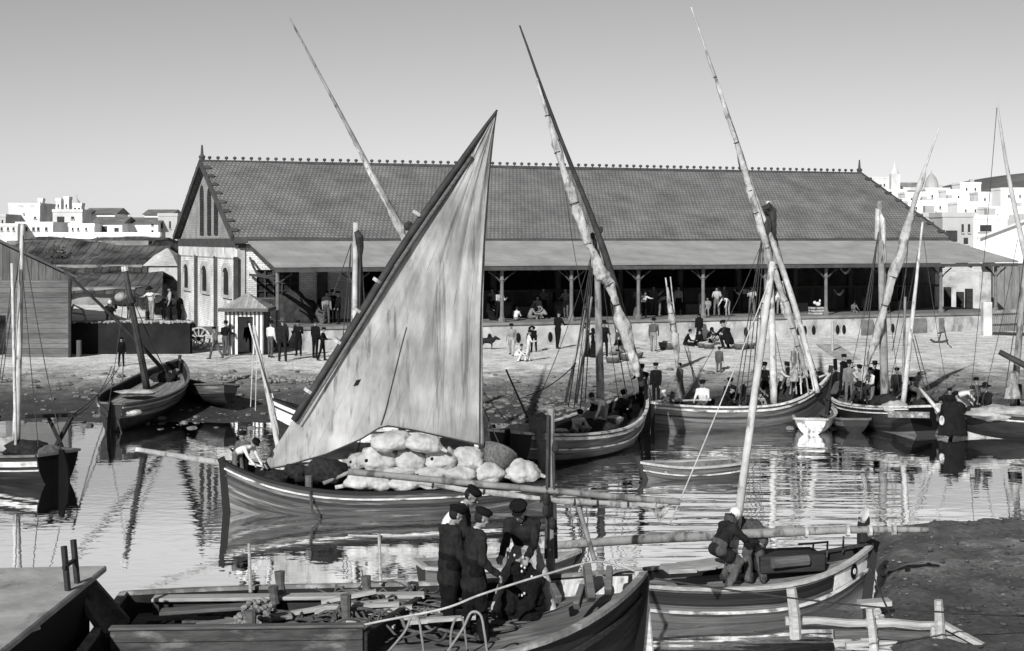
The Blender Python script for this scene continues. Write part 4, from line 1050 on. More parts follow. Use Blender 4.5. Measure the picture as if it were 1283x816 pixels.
CLOTH = {n: mat('cloth '+n, c, .95, v, 7, (1, 1, 1), .5, patch=.3) for n, c, v in (('black', .006, .5), ('navy', .013, .5), ('grey', .1, .35), ('brown', .06, .4), ('white', .42, .2), ('pale', .26, .3), ('mid', .17, .3))}
SKIN = mat('weathered skin', .14, .6, .2, 12, spec=.3); SHOE = mat('shoe leather', .025, .6, .4, 9); HAIR = mat('dark hair', .012, .7, .4, 20)
POSES = {
 'stand': Pose(), 'stride': Pose(legs=((22, 6), (-20, 16)), arms=((-15, 8, 20), (18, 8, 25)), lean=5), 'bend': Pose(lean=68, head=-25, legs=((10, 14), (4, 10)), arms=((25, 6, 12), (38, 6, 10))),
 'sit': Pose(legs=((82, 88), (76, 80)), lean=8, arms=((30, 10, 40), (26, 10, 40)), base=.5), 'squat': Pose(legs=((105, 135), (98, 130)), lean=38, head=-20, arms=((45, 12, 40), (40, 12, 30))),
 'ground': Pose(legs=((84, 70), (92, 100)), lean=22, base=.14, arms=((25, 15, 50), (30, 12, 60))), 'reach': Pose(lean=16, legs=((10, 6), (-10, 6)), arms=((70, 10, 20), (62, 10, 25))),
 'carry': Pose(lean=4, arms=((18, 20, 70), (20, 20, 75)), legs=((8, 4), (-10, 8))), 'folded': Pose(lean=2, arms=((22, 14, 95), (22, 14, 95))),
}
PM = {}
def person_mesh(pose, skirt, coat, child):
    key = (pose, skirt, coat, child)
    if key not in PM:
        ps = POSES[pose]; PM[key] = skin_mesh(prims(ps, skirt, coat), .03, 3)
    return PM[key]
HATS = {}
def hat_mesh(kind, ps):
    """headwear in the pose's own frame"""
    J, k = ps.J, ps.k; u, f = J['hup'], J['hfw']; l = u.cross(f); h = J['head']+u*.04*k-f*.01*k; M = Matrix((f, l, u)).transposed()
    mb = MB()
    if kind == 'cap':
        mb.lathe([(.098, -.01), (.103, .03), (.116, .062), (.105, .09), (.05, .108), (.004, .11)], h, 12, M); mb.ell(h+f*.09+u*.005, (.055, .075, .014), M, 10, 5)
    elif kind == 'hat':
        mb.lathe([(.19, .015), (.2, .03), (.105, .04), (.1, .13), (.07, .15), (.004, .145)], h, 14, M)
    elif kind == 'scarf':
        mb.ell(h-u*.02-f*.02, (.118, .108, .135), M, 12, 8); mb.ell(h-u*.17-f*.05, (.12, .13, .1), M, 12, 8)
    else:
        mb.ell(h+u*.005-f*.022, (.098, .09, .1), M, 12, 8)
    return mb
NP = 0
def person(loc, face, label, pose='stand', top='navy', legs='black', hat='cap', hatc='black', h=1.66, skirt=False, coat=False, group=None, load=None):
    """face: compass heading in degrees, 0 = away from the camera, 90 = towards picture right"""
    global NP; NP += 1
    ps = POSES[pose]; s = h/1.66
    me = person_mesh(pose, skirt, coat, False)
    o = bpy.data.objects.new('person', me); COL.objects.link(o)
    o.location = loc; o.scale = (s, s, s); o.rotation_euler = (0, 0, R(90-face))
    for sl_, m in zip(o.material_slots, (CLOTH[legs], CLOTH[top], SKIN, SHOE)): sl_.link = 'OBJECT'; sl_.material = m
    tag(o, label, 'person', group)
    nm = {'cap': 'cap', 'hat': 'hat', 'scarf': 'headscarf', 'hair': 'hair'}[hat]
    key = (pose, hat)
    if key not in HATS:
        q = hat_mesh(hat, ps).build(nm, [None], None, smooth=True, origin=(0, 0, 0)); HATS[key] = q.data; bpy.data.objects.remove(q)
    c = bpy.data.objects.new(nm, HATS[key]); COL.objects.link(c); c.parent = o
    c.material_slots[0].link = 'OBJECT'; c.material_slots[0].material = HAIR if hat == 'hair' else CLOTH[hatc]
    return o
def at(px, py, z=None):
    """ground point under a photo pixel"""
    if z is not None: return G(px, py, z)
    z = .5
    for _ in range(12):
        D = (CZ-z)*FPX/(py-HY); z = H((px-CX)/FPX*D, D)
    return G(px, py, z)

# ---- dressed foreground figures: body, clothes, headwear as children
def face_prims(ps):
    J, k = ps.J, ps.k; u, f = J['hup'], J['hfw']; l = u.cross(f); h = J['head']; o = []
    def c(a, b, r0, r1): o.append((h+(f*a[0]+l*a[1]+u*a[2])*k, h+(f*b[0]+l*b[1]+u*b[2])*k, r0*k, r1*k, 2))
    c((-.02, 0, .03), (.0, 0, .025), .092, .088); c((.0, 0, 0), (.035, 0, -.065), .078, .05); c((.045, .0, -.085), (.055, 0, -.095), .03, .026)
    c((.08, 0, .015), (.108, 0, -.028), .009, .015)                                       # nose
    for s in (1, -1):
        c((.07, .03*s, .027), (.06, .055*s, .024), .012, .011); c((.055, .048*s, -.02), (.04, .055*s, -.035), .022, .02)   # brow, cheek
        c((-.015, .082*s, .01), (-.018, .086*s, -.025), .014, .011)                       # ear
    c((.083, .014, -.053), (.083, -.014, -.053), .008, .008); c((.08, .012, -.065), (.08, -.012, -.065), .009, .009)       # lips
    return o
def hand_prims(ps, n, curl=.7, k=1.):
    J = ps.J; w, d = J['wr'+n], J['fd'+n].normalized(); sg = 1 if n == 'L' else -1
    side = d.cross(Vector((0, 0, 1)));  side = side.normalized() if side.length > .2 else Vector((1, 0, 0))
    palm = side.cross(d).normalized(); o = []
    o.append((w, w+d*.04, .028, .03, 2))
    for q in range(4):
        s = (q-1.5)*.021; ln = (.072, .082, .076, .06)[q]*k
        b = w+d*.085+side*s; o.append((w+d*.03+side*s*.7, b, .017, .0125, 2))
        d1 = (d*math.cos(curl*.6)-palm*math.sin(curl*.6)*sg*0-palm*math.sin(curl*.6)).normalized(); m_ = b+d1*ln*.5
        d2 = (d*math.cos(curl*1.5)-palm*math.sin(curl*1.5)).normalized(); o.append((b, m_, .0105, .0095, 2)); o.append((m_, m_+d2*ln*.5, .0095, .0075, 2))
    t0 = w+d*.03+side*.028; t1 = t0+(d*.7+side*.6-palm*.3).normalized()*.04; o.append((t0, t1, .015, .012, 2)); o.append((t1, t1+(d*.9-palm*.5).normalized()*.035, .012, .009, 2))
    return o
def dressed(loc, face, label, ps, jacket='navy', trousers='black', hat='cap', h=1.66, shirt=None, hands=('R', 'L'), coatlen=.2, curl=.8, tr_mat=None, sleeves=True, hair=True, apron=None, barefoot=False):
    root_rot = R(90-face); J, k = ps.J, ps.k
    pr = [p for p in prims(ps) if p[4] != 2 or True]
    body = []
    for a, b, r0, r1, m in prims(ps):
        if m == 3: body.append((a, b, r0*.85, r1*.85, 2))
        elif m == 2: body.append((a, b, r0, r1, 2))
        else: body.append((a, b, r0*.86, r1*.86, 2))
    hd = J['head']; body = [p for p in body if (p[0]-hd).length > .1*k or (p[1]-hd).length > .11*k]
    for n in 'LR': body = [p for p in body if not ((p[0]-J['wr'+n]).length < 1e-6)]
    body += face_prims(ps)
    for n in 'LR': body += hand_prims(ps, n, curl)
    me = remesh(capsule_mesh(body, 12, 5), .0095, 1)
    me.materials.append(SKIN); me.polygons.foreach_set('use_smooth', [True]*len(me.polygons))
    o = bpy.data.objects.new('person', me); COL.objects.link(o); s = 1.
    o.location = loc; o.rotation_euler = (0, 0, root_rot); tag(o, label, 'person')
    def part(name, pr_, m, vox=.015, wr=.011, sm=2):
        q = remesh(capsule_mesh(pr_, 12, 5), vox, sm, name)
        for v in q.vertices: v.co += v.normal*(wr*(noise.noise(v.co*8)+.7*noise.noise(Vector((v.co.x*18, v.co.y*18, v.co.z*7)))))
        q.materials.append(m); q.polygons.foreach_set('use_smooth', [True]*len(q.polygons))
        c = bpy.data.objects.new(name, q); COL.objects.link(c); c.parent = o; return c
    P0 = prims(ps)
    up = []; lo = []
    for a, b, r0, r1, m in P0:
        if m == 1: up.append((a, b, r0*1.1+.006, r1*1.12+.006, 1))
        elif m == 0: lo.append((a, b, r0*1.08+.004, r1*1.2+.008, 0))
    J_ = J
    if coatlen:
        for n in 'LR':
            y = Vector((0, .05 if n == 'L' else -.05, 0)); dn = (J['knee'+n]-J['hip'+n]).normalized()
            up.append((J['waist']+y, J['pelvis']+y, .12*k, .13*k, 1)); up.append((J['pelvis']+y, J['hip'+n]+dn*coatlen, .13*k, .128*k, 1))
    part('jacket' if coatlen else 'jersey', up, CLOTH[jacket], .014, .02)
    part('trousers', lo, tr_mat or CLOTH[trousers], .014, .016)
    if shirt:
        part('shirt_collar', [(J['neck0']-Vector((0, 0, .01)), J['neck0'].lerp(J['neck1'], .35), .07*k, .062*k, 1)], CLOTH[shirt], .012, .002)
    if not barefoot:
        for n in 'LR': part('shoe', [(J['heel'+n], J['toe'+n], .05*k, .043*k, 3), (J['heel'+n]+Vector((0, 0, .05)), J['ank'+n], .045*k, .05*k, 3)], SHOE, .012, .001)
    if hair:
        u, f = J['hup'], J['hfw']; q = MB(); l = u.cross(f); M = Matrix((f, l, u)).transposed()
        q.ell(J['head']+u*.03*k-f*.03*k, (.093*k, .089*k, .098*k), M, 14, 9); q2 = q.build('hair', HAIR, None, smooth=True, origin=(0, 0, 0)); q2.parent = o; q2.location = (0, 0, 0)
    if hat:
        q = MB(); u, f = J['hup'], J['hfw']; l = u.cross(f); M = Matrix((f, l, u)).transposed(); c_ = J['head']+u*.055*k-f*.015*k
        if hat == 'beret':
            q.lathe([(.098, -.01), (.102, .012), (.122, .036), (.126, .052), (.105, .078), (.05, .094), (.004, .096)], c_, 18, Matrix.Rotation(.1, 3, 'Y') @ M)
        elif hat == 'cap':
            q.lathe([(.1, -.012), (.103, .03), (.128, .062), (.12, .085), (.06, .1), (.004, .102)], c_, 18, M); q.ell(c_+f*.1*k-u*.002, (.06, .08, .013), M, 12, 6)
        elif hat == 'kerchief':
            q.ell(c_-u*.01, (.112, .1, .095), M, 14, 9, lambda d: 1+.06*nz(d.x*3, d.y*3, d.z*3))
        q2 = q.build('headwear' if hat == 'kerchief' else hat, CLOTH['white' if hat == 'kerchief' else 'black'], None, smooth=True, origin=(0, 0, 0)); q2.parent = o; q2.location = (0, 0, 0)
    u, f = J['hup'], J['hfw']; l = u.cross(f)
    for sg in (1, -1):
        q = MB(); q.ell(J['head']+(f*.077+l*.031*sg+u*.008)*k, (.012*k, .014*k, .008*k), Matrix((f, l, u)).transposed(), 8, 6); q2 = q.build('eye', BLACK, None, smooth=True, origin=(0, 0, 0)); q2.parent = o; q2.location = (0, 0, 0)
    return o, part
# ================================================================ the crowd, each where the photo shows them
Q = lambda u, w_, z=2.13: B(u, w_, z)
def onplat(px, wq=14.5): return B(pxu(px, wq), wq, 2.13)
# --- left, by the shed
person(at(40, 440), 20, 'dark figure leaning on the plank shed wall at left', 'folded', 'black', 'black', 'hat', h=1.5)
person(at(12, 441), 60, 'dark clad man at the shed doorway on the far left', 'stand', 'black', 'black', 'cap', h=1.55)
person(at(53, 441), 300, 'hunched person in black squatting against the shed near its corner', 'squat', 'black', 'black', 'scarf', skirt=True)
person(at(152, 459), 150, 'small boy in black and peaked cap standing on the quay by the dark wall', 'stand', 'black', 'black', 'cap', h=1.25)
person(at(168, 450), 200, 'person in a pale shirt beside the small boy on the quay', 'folded', 'white', 'pale', 'hair', h=1.5)
# --- round the hut and cart
person(at(270, 450), 300, 'worker in grey leaning back against the cart wheel', 'stride', 'mid', 'brown', 'cap', h=1.5)
person(at(282, 446), 20, 'man with a pale sack on his back between cart and hut', 'carry', 'black', 'brown', 'hat', h=1.6)
person(at(309, 443)+Vector((0, .5, 0)), 180, 'dark figure standing inside the hut doorway', 'stand', 'black', 'black', 'hair', h=1.5)
person(at(339, 448), 30, 'man in white shirt and hat right of the striped hut', 'stand', 'white', 'brown', 'hat', h=1.66)
person(at(354, 453), 350, 'tall man in long dark coat and pale banded hat near the hut', 'stand', 'navy', 'navy', 'hat', 'brown', h=1.9, coat=True)
person(at(374, 446), 190, 'man in black suit standing alone before the low wall', 'folded', 'black', 'black', 'cap', h=1.65)
person(at(395, 449), 30, 'man in black with back turned beside the big yard', 'stand', 'black', 'black', 'hat', h=1.75)
person(at(404, 452), 100, 'man in black with white sleeve partly behind the big yard', 'carry', 'black', 'black', 'cap', h=1.5)
for px, wq, f, lab, kw in ((398, 13.5, 100, 'broad dark figure seated at the porch end beside bales', dict(pose='sit', top='brown', legs='brown', hat='scarf', skirt=True)),
                           (409, 14.2, 160, 'grey coated man standing on the platform left of the sail', dict(pose='stand', top='mid', legs='brown', hat='cap')),
                           (417, 13.2, 200, 'tall man in black on the platform against the dark hall, left of the sail', dict(pose='folded', top='black', legs='black', hat='hat')),
                           (424, 14.6, 240, 'man in black nearest the sail on the platform edge', dict(pose='stand', top='black', legs='black', hat='cap'))):
    person(onplat(px, wq), f, lab, **kw)
# --- on the platform, sail to the right end
for px, wq, f, lab, kw in (
    (612, 15.2, 120, 'dark seated woman on the platform just right of the sail', dict(pose='sit', top='black', legs='black', hat='scarf', skirt=True)),
    (617, 14.0, 200, 'man in grey standing on the platform behind the seated woman by the sail', dict(pose='stand', top='grey', legs='black', hat='cap')),
    (626, 15.0, 150, 'man in spotted pale shirt beside the first column right of the sail', dict(pose='folded', top='pale', legs='black', hat='hat')),
    (646, 15.4, 20, 'person in a white shirt sitting low on the platform with back turned', dict(pose='ground', top='white', legs='mid', hat='hair', h=1.4)),
    (663, 15.3, 80, 'woman in grey shawl sitting on the platform edge', dict(pose='ground', top='mid', legs='grey', hat='scarf', skirt=False)),
    (673, 15.0, 10, 'rounded grey backed figure sitting upright between two others', dict(pose='sit', top='mid', legs='grey', hat='cap')),
    (681, 14.1, 190, 'man in dark coat and wide hat standing above the sitting group', dict(pose='carry', top='brown', legs='black', hat='hat')),
    (684, 15.4, 270, 'child in grey squatting on the platform edge next to the sitting group', dict(pose='squat', top='mid', legs='mid', hat='hair', h=1.3)),
    (709, 15.0, 200, 'man in pale smock and dark scarf half hidden by the column', dict(pose='carry', top='grey', legs='brown', hat='cap')),
    (716, 14.0, 170, 'standing figure in black behind the column left of the dark masted boat', dict(pose='stand', top='black', legs='black', hat='cap')),
    (799, 14.8, 170, 'woman with headscarf standing against the column right of the dark yard', dict(pose='folded', top='grey', legs='brown', hat='scarf', skirt=True)),
    (806, 15.6, 150, 'boy in white spotted clothes at the platform edge by the column', dict(pose='reach', top='white', legs='black', hat='hair', h=1.5)),
    (819, 13.6, 180, 'man in brown standing deep in the porch shade', dict(pose='stand', top='brown', legs='brown', hat='hat')),
    (826, 15.0, 90, 'stooping figure in pale cloth at the back of the porch', dict(pose='bend', top='mid', legs='grey', hat='scarf')),
    (850, 14.5, 180, 'man in light waistcoat standing behind the furled sail pole', dict(pose='stand', top='mid', legs='black', hat='hat')),
    (880, 15.0, 180, 'grey figure standing close by the middle column of the porch', dict(pose='stand', top='grey', legs='grey', hat='hair', h=1.5)),
    (887, 15.4, 200, 'pale figure sitting to the right of the middle column', dict(pose='sit', top='mid', legs='mid', hat='hair', h=1.4)),
    (898, 15.3, 180, 'man in a white shirt standing on the platform edge above the women', dict(pose='folded', top='pale', legs='grey', hat='cap')),
    (907, 14.8, 160, 'dark haired man behind the white shirted man on the platform', dict(pose='stand', top='brown', legs='black', hat='hair')),
    (912, 15.4, 220, 'person in white bending over a basket on the platform', dict(pose='bend', top='white', legs='mid', hat='hair', h=1.5)),
    (942, 14.9, 180, 'man with pale shirt at the platform edge beside the tall shrouds', dict(pose='folded', top='pale', legs='grey', hat='hat')),
    (977, 15.0, 190, 'figure in white standing on the platform behind the grey boat mast', dict(pose='stand', top='white', legs='mid', hat='cap')),
    (1069, 15.3, 170, 'small pale figure sitting far along the platform near the wooden buttress', dict(pose='ground', top='grey', legs='grey', hat='cap', h=1.3))):
    person(onplat(px, wq-(1.5 if kw.get('top') not in ('white', 'pale') else .5)), f, lab, **kw)
# --- on the quay before the platform
person(at(641, 446), 190, 'barefoot man in pale clothes stooping beside the sail', 'stride', 'mid', 'pale', 'cap', h=1.55)
person(at(646, 453), 110, 'white legged child crouching next to the stooping man', 'squat', 'white', 'white', 'hair', h=1.3)
person(at(662, 453), 80, 'boy dressed in white walking with a bundle', 'carry', 'white', 'white', 'cap', h=1.4)
person(at(669, 441), 350, 'man bowed under a round dark basket by the platform wall', 'bend', 'black', 'black', 'hat', h=1.5)
person(at(699, 437), 40, 'tall man in black carrying a load before the pale platform wall', 'carry', 'black', 'black', 'cap', h=1.85)
person(at(735, 447), 90, 'woman in long black dress standing left of the dark mast', 'folded', 'black', 'black', 'scarf', h=1.6, skirt=True)
person(at(743, 448), 270, 'short woman in black shawl facing the taller woman in black', 'stand', 'black', 'black', 'scarf', h=1.35, skirt=True)
person(at(757, 449), 180, 'big dark cloaked figure just behind the dark mast', 'folded', 'black', 'black', 'hat', h=1.7, coat=True)
person(at(775, 440), 150, 'man in white shirt under the lower end of the dark yard', 'reach', 'white', 'brown', 'cap', h=1.6)
person(at(766, 452), 60, 'squatting woman in grey sorting fish right of the dark mast', 'squat', 'mid', 'grey', 'scarf', h=1.5)
person(at(781, 452), 330, 'squatting person in brown behind the furled dark yard', 'squat', 'brown', 'brown', 'scarf', h=1.5)
person(at(790, 447), 200, 'seated person in black among the baskets right of the yard', 'ground', 'black', 'black', 'cap', h=1.5)
person(at(819, 441), 10, 'man in brown jacket and light trousers with back turned on the sand', 'stride', 'brown', 'mid', 'hat', h=1.65)
person(at(858, 434), 100, 'woman in black with pale face sitting left in the sitting row', 'ground', 'black', 'black', 'hair', h=1.7)
person(at(872, 434), 60, 'boy in black sitting with knees drawn up in the sitting row', 'ground', 'black', 'black', 'cap', h=1.6)
person(at(876, 428), 200, 'woman in black standing behind the sitting row', 'stand', 'black', 'black', 'scarf', h=1.5, skirt=True)
person(at(892, 431), 190, 'woman in black leaning back against the platform wall', 'ground', 'black', 'black', 'scarf', h=1.7)
person(at(899, 432), 250, 'small child in pale smock beside the leaning woman', 'squat', 'pale', 'grey', 'hair', h=1.2)
person(at(914, 438), 330, 'large woman in black kneeling with her back to the harbour', 'squat', 'black', 'black', 'cap', h=2.3, coat=True)
# --- on the beach by the boats
person(at(901, 470), 20, 'small barefoot boy standing alone on the bare sand', 'stand', 'brown', 'brown', 'hair', h=1.2)
person(at(822, 509), 210, 'fisherman in black jacket and cap between the two nearest boats', 'stand', 'black', 'black', 'cap', h=1.6)
person(at(852, 500), 240, 'person in a long grey smock at the stern of the grey boat', 'stand', 'grey', 'grey', 'hair', h=1.35, skirt=True)
person(P(806, 503, 49)+Vector((0, 0, -.3)), 200, 'man in black at the bow of the black hulled boat', 'reach', 'black', 'black', 'cap', h=1.5)
person(P(843, 522, 51.8), 300, 'crouching man with pale cap low in the stern of the grey boat', 'squat', 'brown', 'black', 'cap', 'white', h=1.4)
def inboat(px, D, z, f, lab, **kw): 
    person(Vector(((px-CX)/FPX*D, D, z)), f, lab, **kw)
inboat(756, 46.6, .5, 220, 'man with white shirted back bending over the black hulled boat', pose='bend', top='white', legs='mid', hat='hair')
inboat(721, 45.4, .5, 160, 'person in pale smock squatting under the shrouds of the black hulled boat', pose='squat', top='pale', legs='mid', hat='cap', h=1.5)
inboat(738, 46.2, .5, 30, 'grey figure squatting at the mast foot of the black hulled boat', pose='squat', top='grey', legs='grey', hat='scarf')
inboat(786, 48.3, .7, 200, 'dark figure squatting in the bow of the black hulled boat', pose='squat', top='navy', legs='black', hat='cap')
inboat(881, 51.9, .42, 200, 'man in white shirt and black cap at the tiller of the grey boat', pose='sit', top='white', legs='brown', hat='cap')
for px, D, z, f, lab, kw in (
    (905, 52.2, .45, 120, 'man in black squatting left of the shrouds in the grey boat', dict(pose='squat', top='black', legs='black', hat='cap')),
    (916, 52.4, .45, 200, 'man in black sitting among nets under the shrouds of the grey boat', dict(pose='sit', top='black', legs='brown', hat='cap')),
    (931, 52.6, .45, 90, 'man in grey stooping before the mast of the grey boat', dict(pose='bend', top='grey', legs='black', hat='hat')),
    (951, 52.4, .45, 180, 'pale faced child squatting by the leaning pale spar', dict(pose='squat', top='mid', legs='grey', hat='hair', h=1.3)),
    (958, 53.2, .5, 200, 'man in black standing left of the grey boat mast', dict(pose='folded', top='black', legs='black', hat='cap')),
    (980, 53.2, .55, 140, 'man in white waistcoat and black sleeves right of the grey boat mast', dict(pose='reach', top='pale', legs='black', hat='cap')),
    (996, 53.2, .7, 210, 'dark man bending among spars in the bow of the grey boat', dict(pose='bend', top='brown', legs='black', hat='cap')),
    (1008, 53.2, .9, 160, 'man in black sitting high in the bow of the grey boat', dict(pose='squat', top='black', legs='black', hat='cap')),
    (1056, 55, .8, 130, 'man in black standing at the curved end of the black boat', dict(pose='folded', top='black', legs='black', hat='cap', h=1.5)),
    (1064, 54.5, .6, 200, 'grey figure standing in the black boat at its left', dict(pose='stand', top='grey', legs='grey', hat='hat', h=1.5)),
    (1073, 54., .55, 160, 'man in striped pale shirt and black cap in the black boat', dict(pose='reach', top='pale', legs='brown', hat='cap', h=1.5)),
    (1079, 52.8, .5, 200, 'dark man squatting low at the side of the black boat', dict(pose='squat', top='navy', legs='black', hat='hat')),
    (1092, 53.6, .5, 250, 'man in bright white shirt bending left of the thick mast', dict(pose='carry', top='white', legs='grey', hat='cap', h=1.45)),
    (1096, 54.6, .55, 180, 'man in black standing behind the white shirted man by the thick mast', dict(pose='stand', top='black', legs='black', hat='hat', h=1.5)),
    (1117, 52.2, .5, 90, 'man in black squatting right of the thick mast', dict(pose='squat', top='black', legs='black', hat='cap')),
    (1124, 53.4, .55, 210, 'man in dark jacket standing between thick mast and thin white mast', dict(pose='stand', top='navy', legs='black', hat='cap', h=1.4)),
    (1143, 52., .5, 200, 'man in black sitting right of the thin white mast', dict(pose='sit', top='black', legs='brown', hat='cap')),
    (1152, 51.6, .5, 280, 'man in brown bending over gear in the black boat stern', dict(pose='bend', top='brown', legs='brown', hat='hat', h=1.5)),
    (1178, 50.6, .45, 190, 'pale shirted child at the right end of the black boat', dict(pose='squat', top='pale', legs='grey', hat='cap', h=1.3)),
    (1190, 50.2, .3, 200, 'man all in black at the stern of the black boat above a hanging net', dict(pose='stand', top='black', legs='black', hat='cap', h=1.25)),
    (1198, 50.8, .4, 90, 'man in white shirt bent double in the boat at the right edge', dict(pose='bend', top='white', legs='mid', hat='hair', h=1.5)),
    (1212, 50.4, .4, 270, 'man with pale grey back squatting in the boat at the right edge', dict(pose='squat', top='pale', legs='brown', hat='cap')),
    (1226, 50.6, .4, 300, 'man in dark jacket standing in the boat at the right edge', dict(pose='stride', top='brown', legs='black', hat='cap', h=1.5)),
    (1238, 50.6, .4, 240, 'dark figure sitting in the boat at the right edge behind the standing man', dict(pose='sit', top='navy', legs='black', hat='hat')),
    (1272, 50.8, .4, 210, 'man in black behind the draped sail at the right edge', dict(pose='stand', top='black', legs='black', hat='cap', h=1.5))):
    inboat(px, D, z, f, lab, **kw)
# --- in the laden boat's bow
inboat(297, 36.4, .55, 120, 'man in white sleeves and dark waistcoat stooping in the laden boat bow', pose='bend', top='white', legs='grey', hat='cap', h=1.5)
inboat(305, 36.6, .5, 200, 'man in dark clothes standing in the laden boat bow', pose='folded', top='brown', legs='black', hat='cap', h=1.35)
# --- yard behind the dark quay wall
for px, py, f, lab, kw in ((190, 403, 200, 'person in white standing in the yard beside loaded donkeys', dict(pose='reach', top='white', legs='mid', hat='hat')),
                           (184, 405, 90, 'stooping person in white before the loaded donkey', dict(pose='bend', top='white', legs='brown', hat='scarf')),
                           (213, 402, 250, 'man with white shirt right of the donkeys near the hall corner', dict(pose='stand', top='pale', legs='black', hat='cap')),
                           (137, 404, 160, 'person with white head cloth in the yard left of the donkeys', dict(pose='squat', top='grey', legs='brown', hat='scarf', hatc='white'))):
    D_ = 75.6+(px % 5)*.3; p = Vector(((px-CX)/FPX*D_, D_, 0)); person(Vector((p.x, p.y, H(p.x, p.y))), f, lab, **kw)
# ================================================================ cargo of the laden boat
SACK = mat('hide sack', .29, .9, .3, 3, (1, 1, 1), .6, bscale=14, patch=.25, streak=((1, 1, 1), 2.4, .54, .55))
def sack(px, py, D, rx, rz, label, ry=None, tilt=0., seed=0, waist=.0, yaw=.2, cork=True):
    c = P(px, py, D); k = D/FPX*1.08; rx, rz = rx*k, rz*k; ry = ry or rz*1.05
    M = Matrix.Rotation(tilt, 3, 'Y') @ Matrix.Rotation(yaw, 3, 'Z')
    def fn(d):
        v = 1+.17*nz(d.x*1.6+seed*3.1, d.y*1.6, d.z*1.6)+.05*nz(d.x*3.6, d.y*3.6+seed, d.z*3.6)
        v -= waist*math.exp(-((d.x-.15)/.2)**2)
        v += .05*max(0, abs(d.x)-.8)*2
        v -= .07*max(0., 1-abs(nz(d.x*2.3+seed, d.y*2.3, d.z*2.3+seed))*7)+.03*max(0., 1-abs(nz(d.x*5+seed, d.y*5, d.z*5))*6)
        return v
    mb = MB(); mb.ell(c, (rx, ry, rz), M, 40, 26, fn)
    o = mb.build('hide_sack', SACK, smooth=True, label=label, cat='sack', group='pale sacks heaped in the laden boat')
    if cork:
        if seed in (3, 4, 6): mb = MB(); e = c+M @ Vector((-rx*.62, -ry*.74, rz*.12)); mb.ell(e, (.045, .04, .045), M, 8, 6); mb.build('plug', BLACK, o)
        mb = MB(); e0 = c+M @ Vector((rx*.93, -ry*.25, -rz*.25)); mb.tube([e0, e0+M @ Vector((.13, -.03, -.05))], [.06, .035], 8); mb.build('tied_neck', CANVAS, o)
    return o
for i, a in enumerate([
    (490, 553, 36.15, 26, 12, 'long pale sack lying on top of the heap at the left', dict(tilt=-.12, waist=.05, cork=False)),
    (531, 556, 36.15, 23, 11, 'second sack on the very top of the heap, under the reef notch', dict(tilt=.15)),
    (447, 579, 36.9, 12, 13, 'small sack at the left end of the main row, half behind the biggest one', dict()),
    (475, 577, 36.5, 26, 17, 'biggest sack of the heap, deeply creased, left in the main row', dict(waist=.12)),
    (515, 577, 36.55, 20, 16, 'round sack right of the biggest one in the main row', dict(tilt=.25)),
    (553, 576, 36.6, 21, 16, 'creased round sack in the middle of the main row', dict(waist=.1, tilt=.1)),
    (588, 575, 36.7, 20, 14, 'lemon shaped sack just under the sail corner', dict(tilt=.2)),
    (503, 594, 36.3, 22, 9, 'flat sack squeezed under the second round sack', dict(cork=False)),
    (541, 594, 36.35, 20, 9, 'flat sack squeezed under the middle of the main row', dict(cork=False)),
    (577, 595, 36.4, 19, 10, 'sack pressed under the lemon shaped one', dict(cork=False, waist=.08)),
    (614, 593, 36.6, 18, 12, 'smooth sack right of the sail corner in the lower row', dict()),
    (655, 591, 36.8, 21, 15, 'double lobed sack at the far right end of the heap', dict(waist=.16)),
    (456, 603, 35.8, 23, 13, 'bulky sack at the lower left beside the gunwale', dict(waist=.1)),
    (478, 607, 35.75, 12, 9, 'small sack wedged right of the bulky lower one', dict(cork=False)),
    (508, 606, 35.7, 19, 9, 'long low sack resting on the gunwale under the pole', dict(cork=False)),
    (543, 605, 35.75, 18, 8, 'second low sack on the gunwale, nearer the right end', dict()),
    (520, 575, 37.2, 60, 14, 'wide dark backed sack filling the middle of the heap behind the others', dict(cork=False, ry=.4)),
    (560, 596, 36.8, 75, 15, 'long bottom sack mostly hidden under the rest', dict(cork=False, ry=.45))]):
    sack(*a[:6], seed=i+1, **a[6])
t = empty('wicker_tub', P(625, 570, 36.9), 0, 'round dark woven tub lying tipped on the sacks right of the sail', 'tub')
M = Matrix.Rotation(-.5, 3, 'X') @ Matrix.Rotation(.35, 3, 'Y')
mb = MB(); mb.lathe([(.28, -.3), (.36, -.2), (.42, .05), (.44, .12), (.40, .12), (.37, 0), (.3, -.2), (.02, -.22)], P(624, 571, 36.9), 18, M); mb.build('basket_body', mat('wicker', .07, .9, .5, 14), t, smooth=True)
mb = MB(); mb.lathe([(.44, .1), (.47, .13), (.44, .16), (.40, .13)], P(624, 571, 36.9), 18, M); mb.build('basket_rim', WOOD_M, t)
# tangle of gear under the foot of the sail
for px, py, D, r, lab in ((345, 600, 36.2, .2, 'dark heap of net under the tack of the sail'), (408, 592, 36.4, .34, 'dark coiled gear in the shade under the sail foot'), (370, 594, 36.6, .24, 'small dark bundle of gear between bollard and bow')):
    mb = MB(); mb.ell(P(px, py, D), (r*1.5, r, r), None, 18, 12, lambda d, s=px: 1+.35*nz(d.x*2+s, d.y*2, d.z*2)+.15*nz(d.x*6, d.y*6, d.z*6+s)); mb.build('gear_heap', mat('dark net', .02, .95, .6, 12, bump=.8), smooth=True, label=lab, cat='net')
for k, (a, b_) in enumerate((((420, 611), (520, 592)), ((405, 606), (470, 578)))):
    mb = MB(); mb.tube([P(*a, 35.8+.3*k), P(*b_, 36.+.3*k)], .05, 7); mb.build('sweep_oar', [SPAR_L, SPAR_M][k], smooth=True, label=['pale oar lying along the gunwale under the sacks', 'dark oar propped in the shade under the sail'][k], cat='oar')

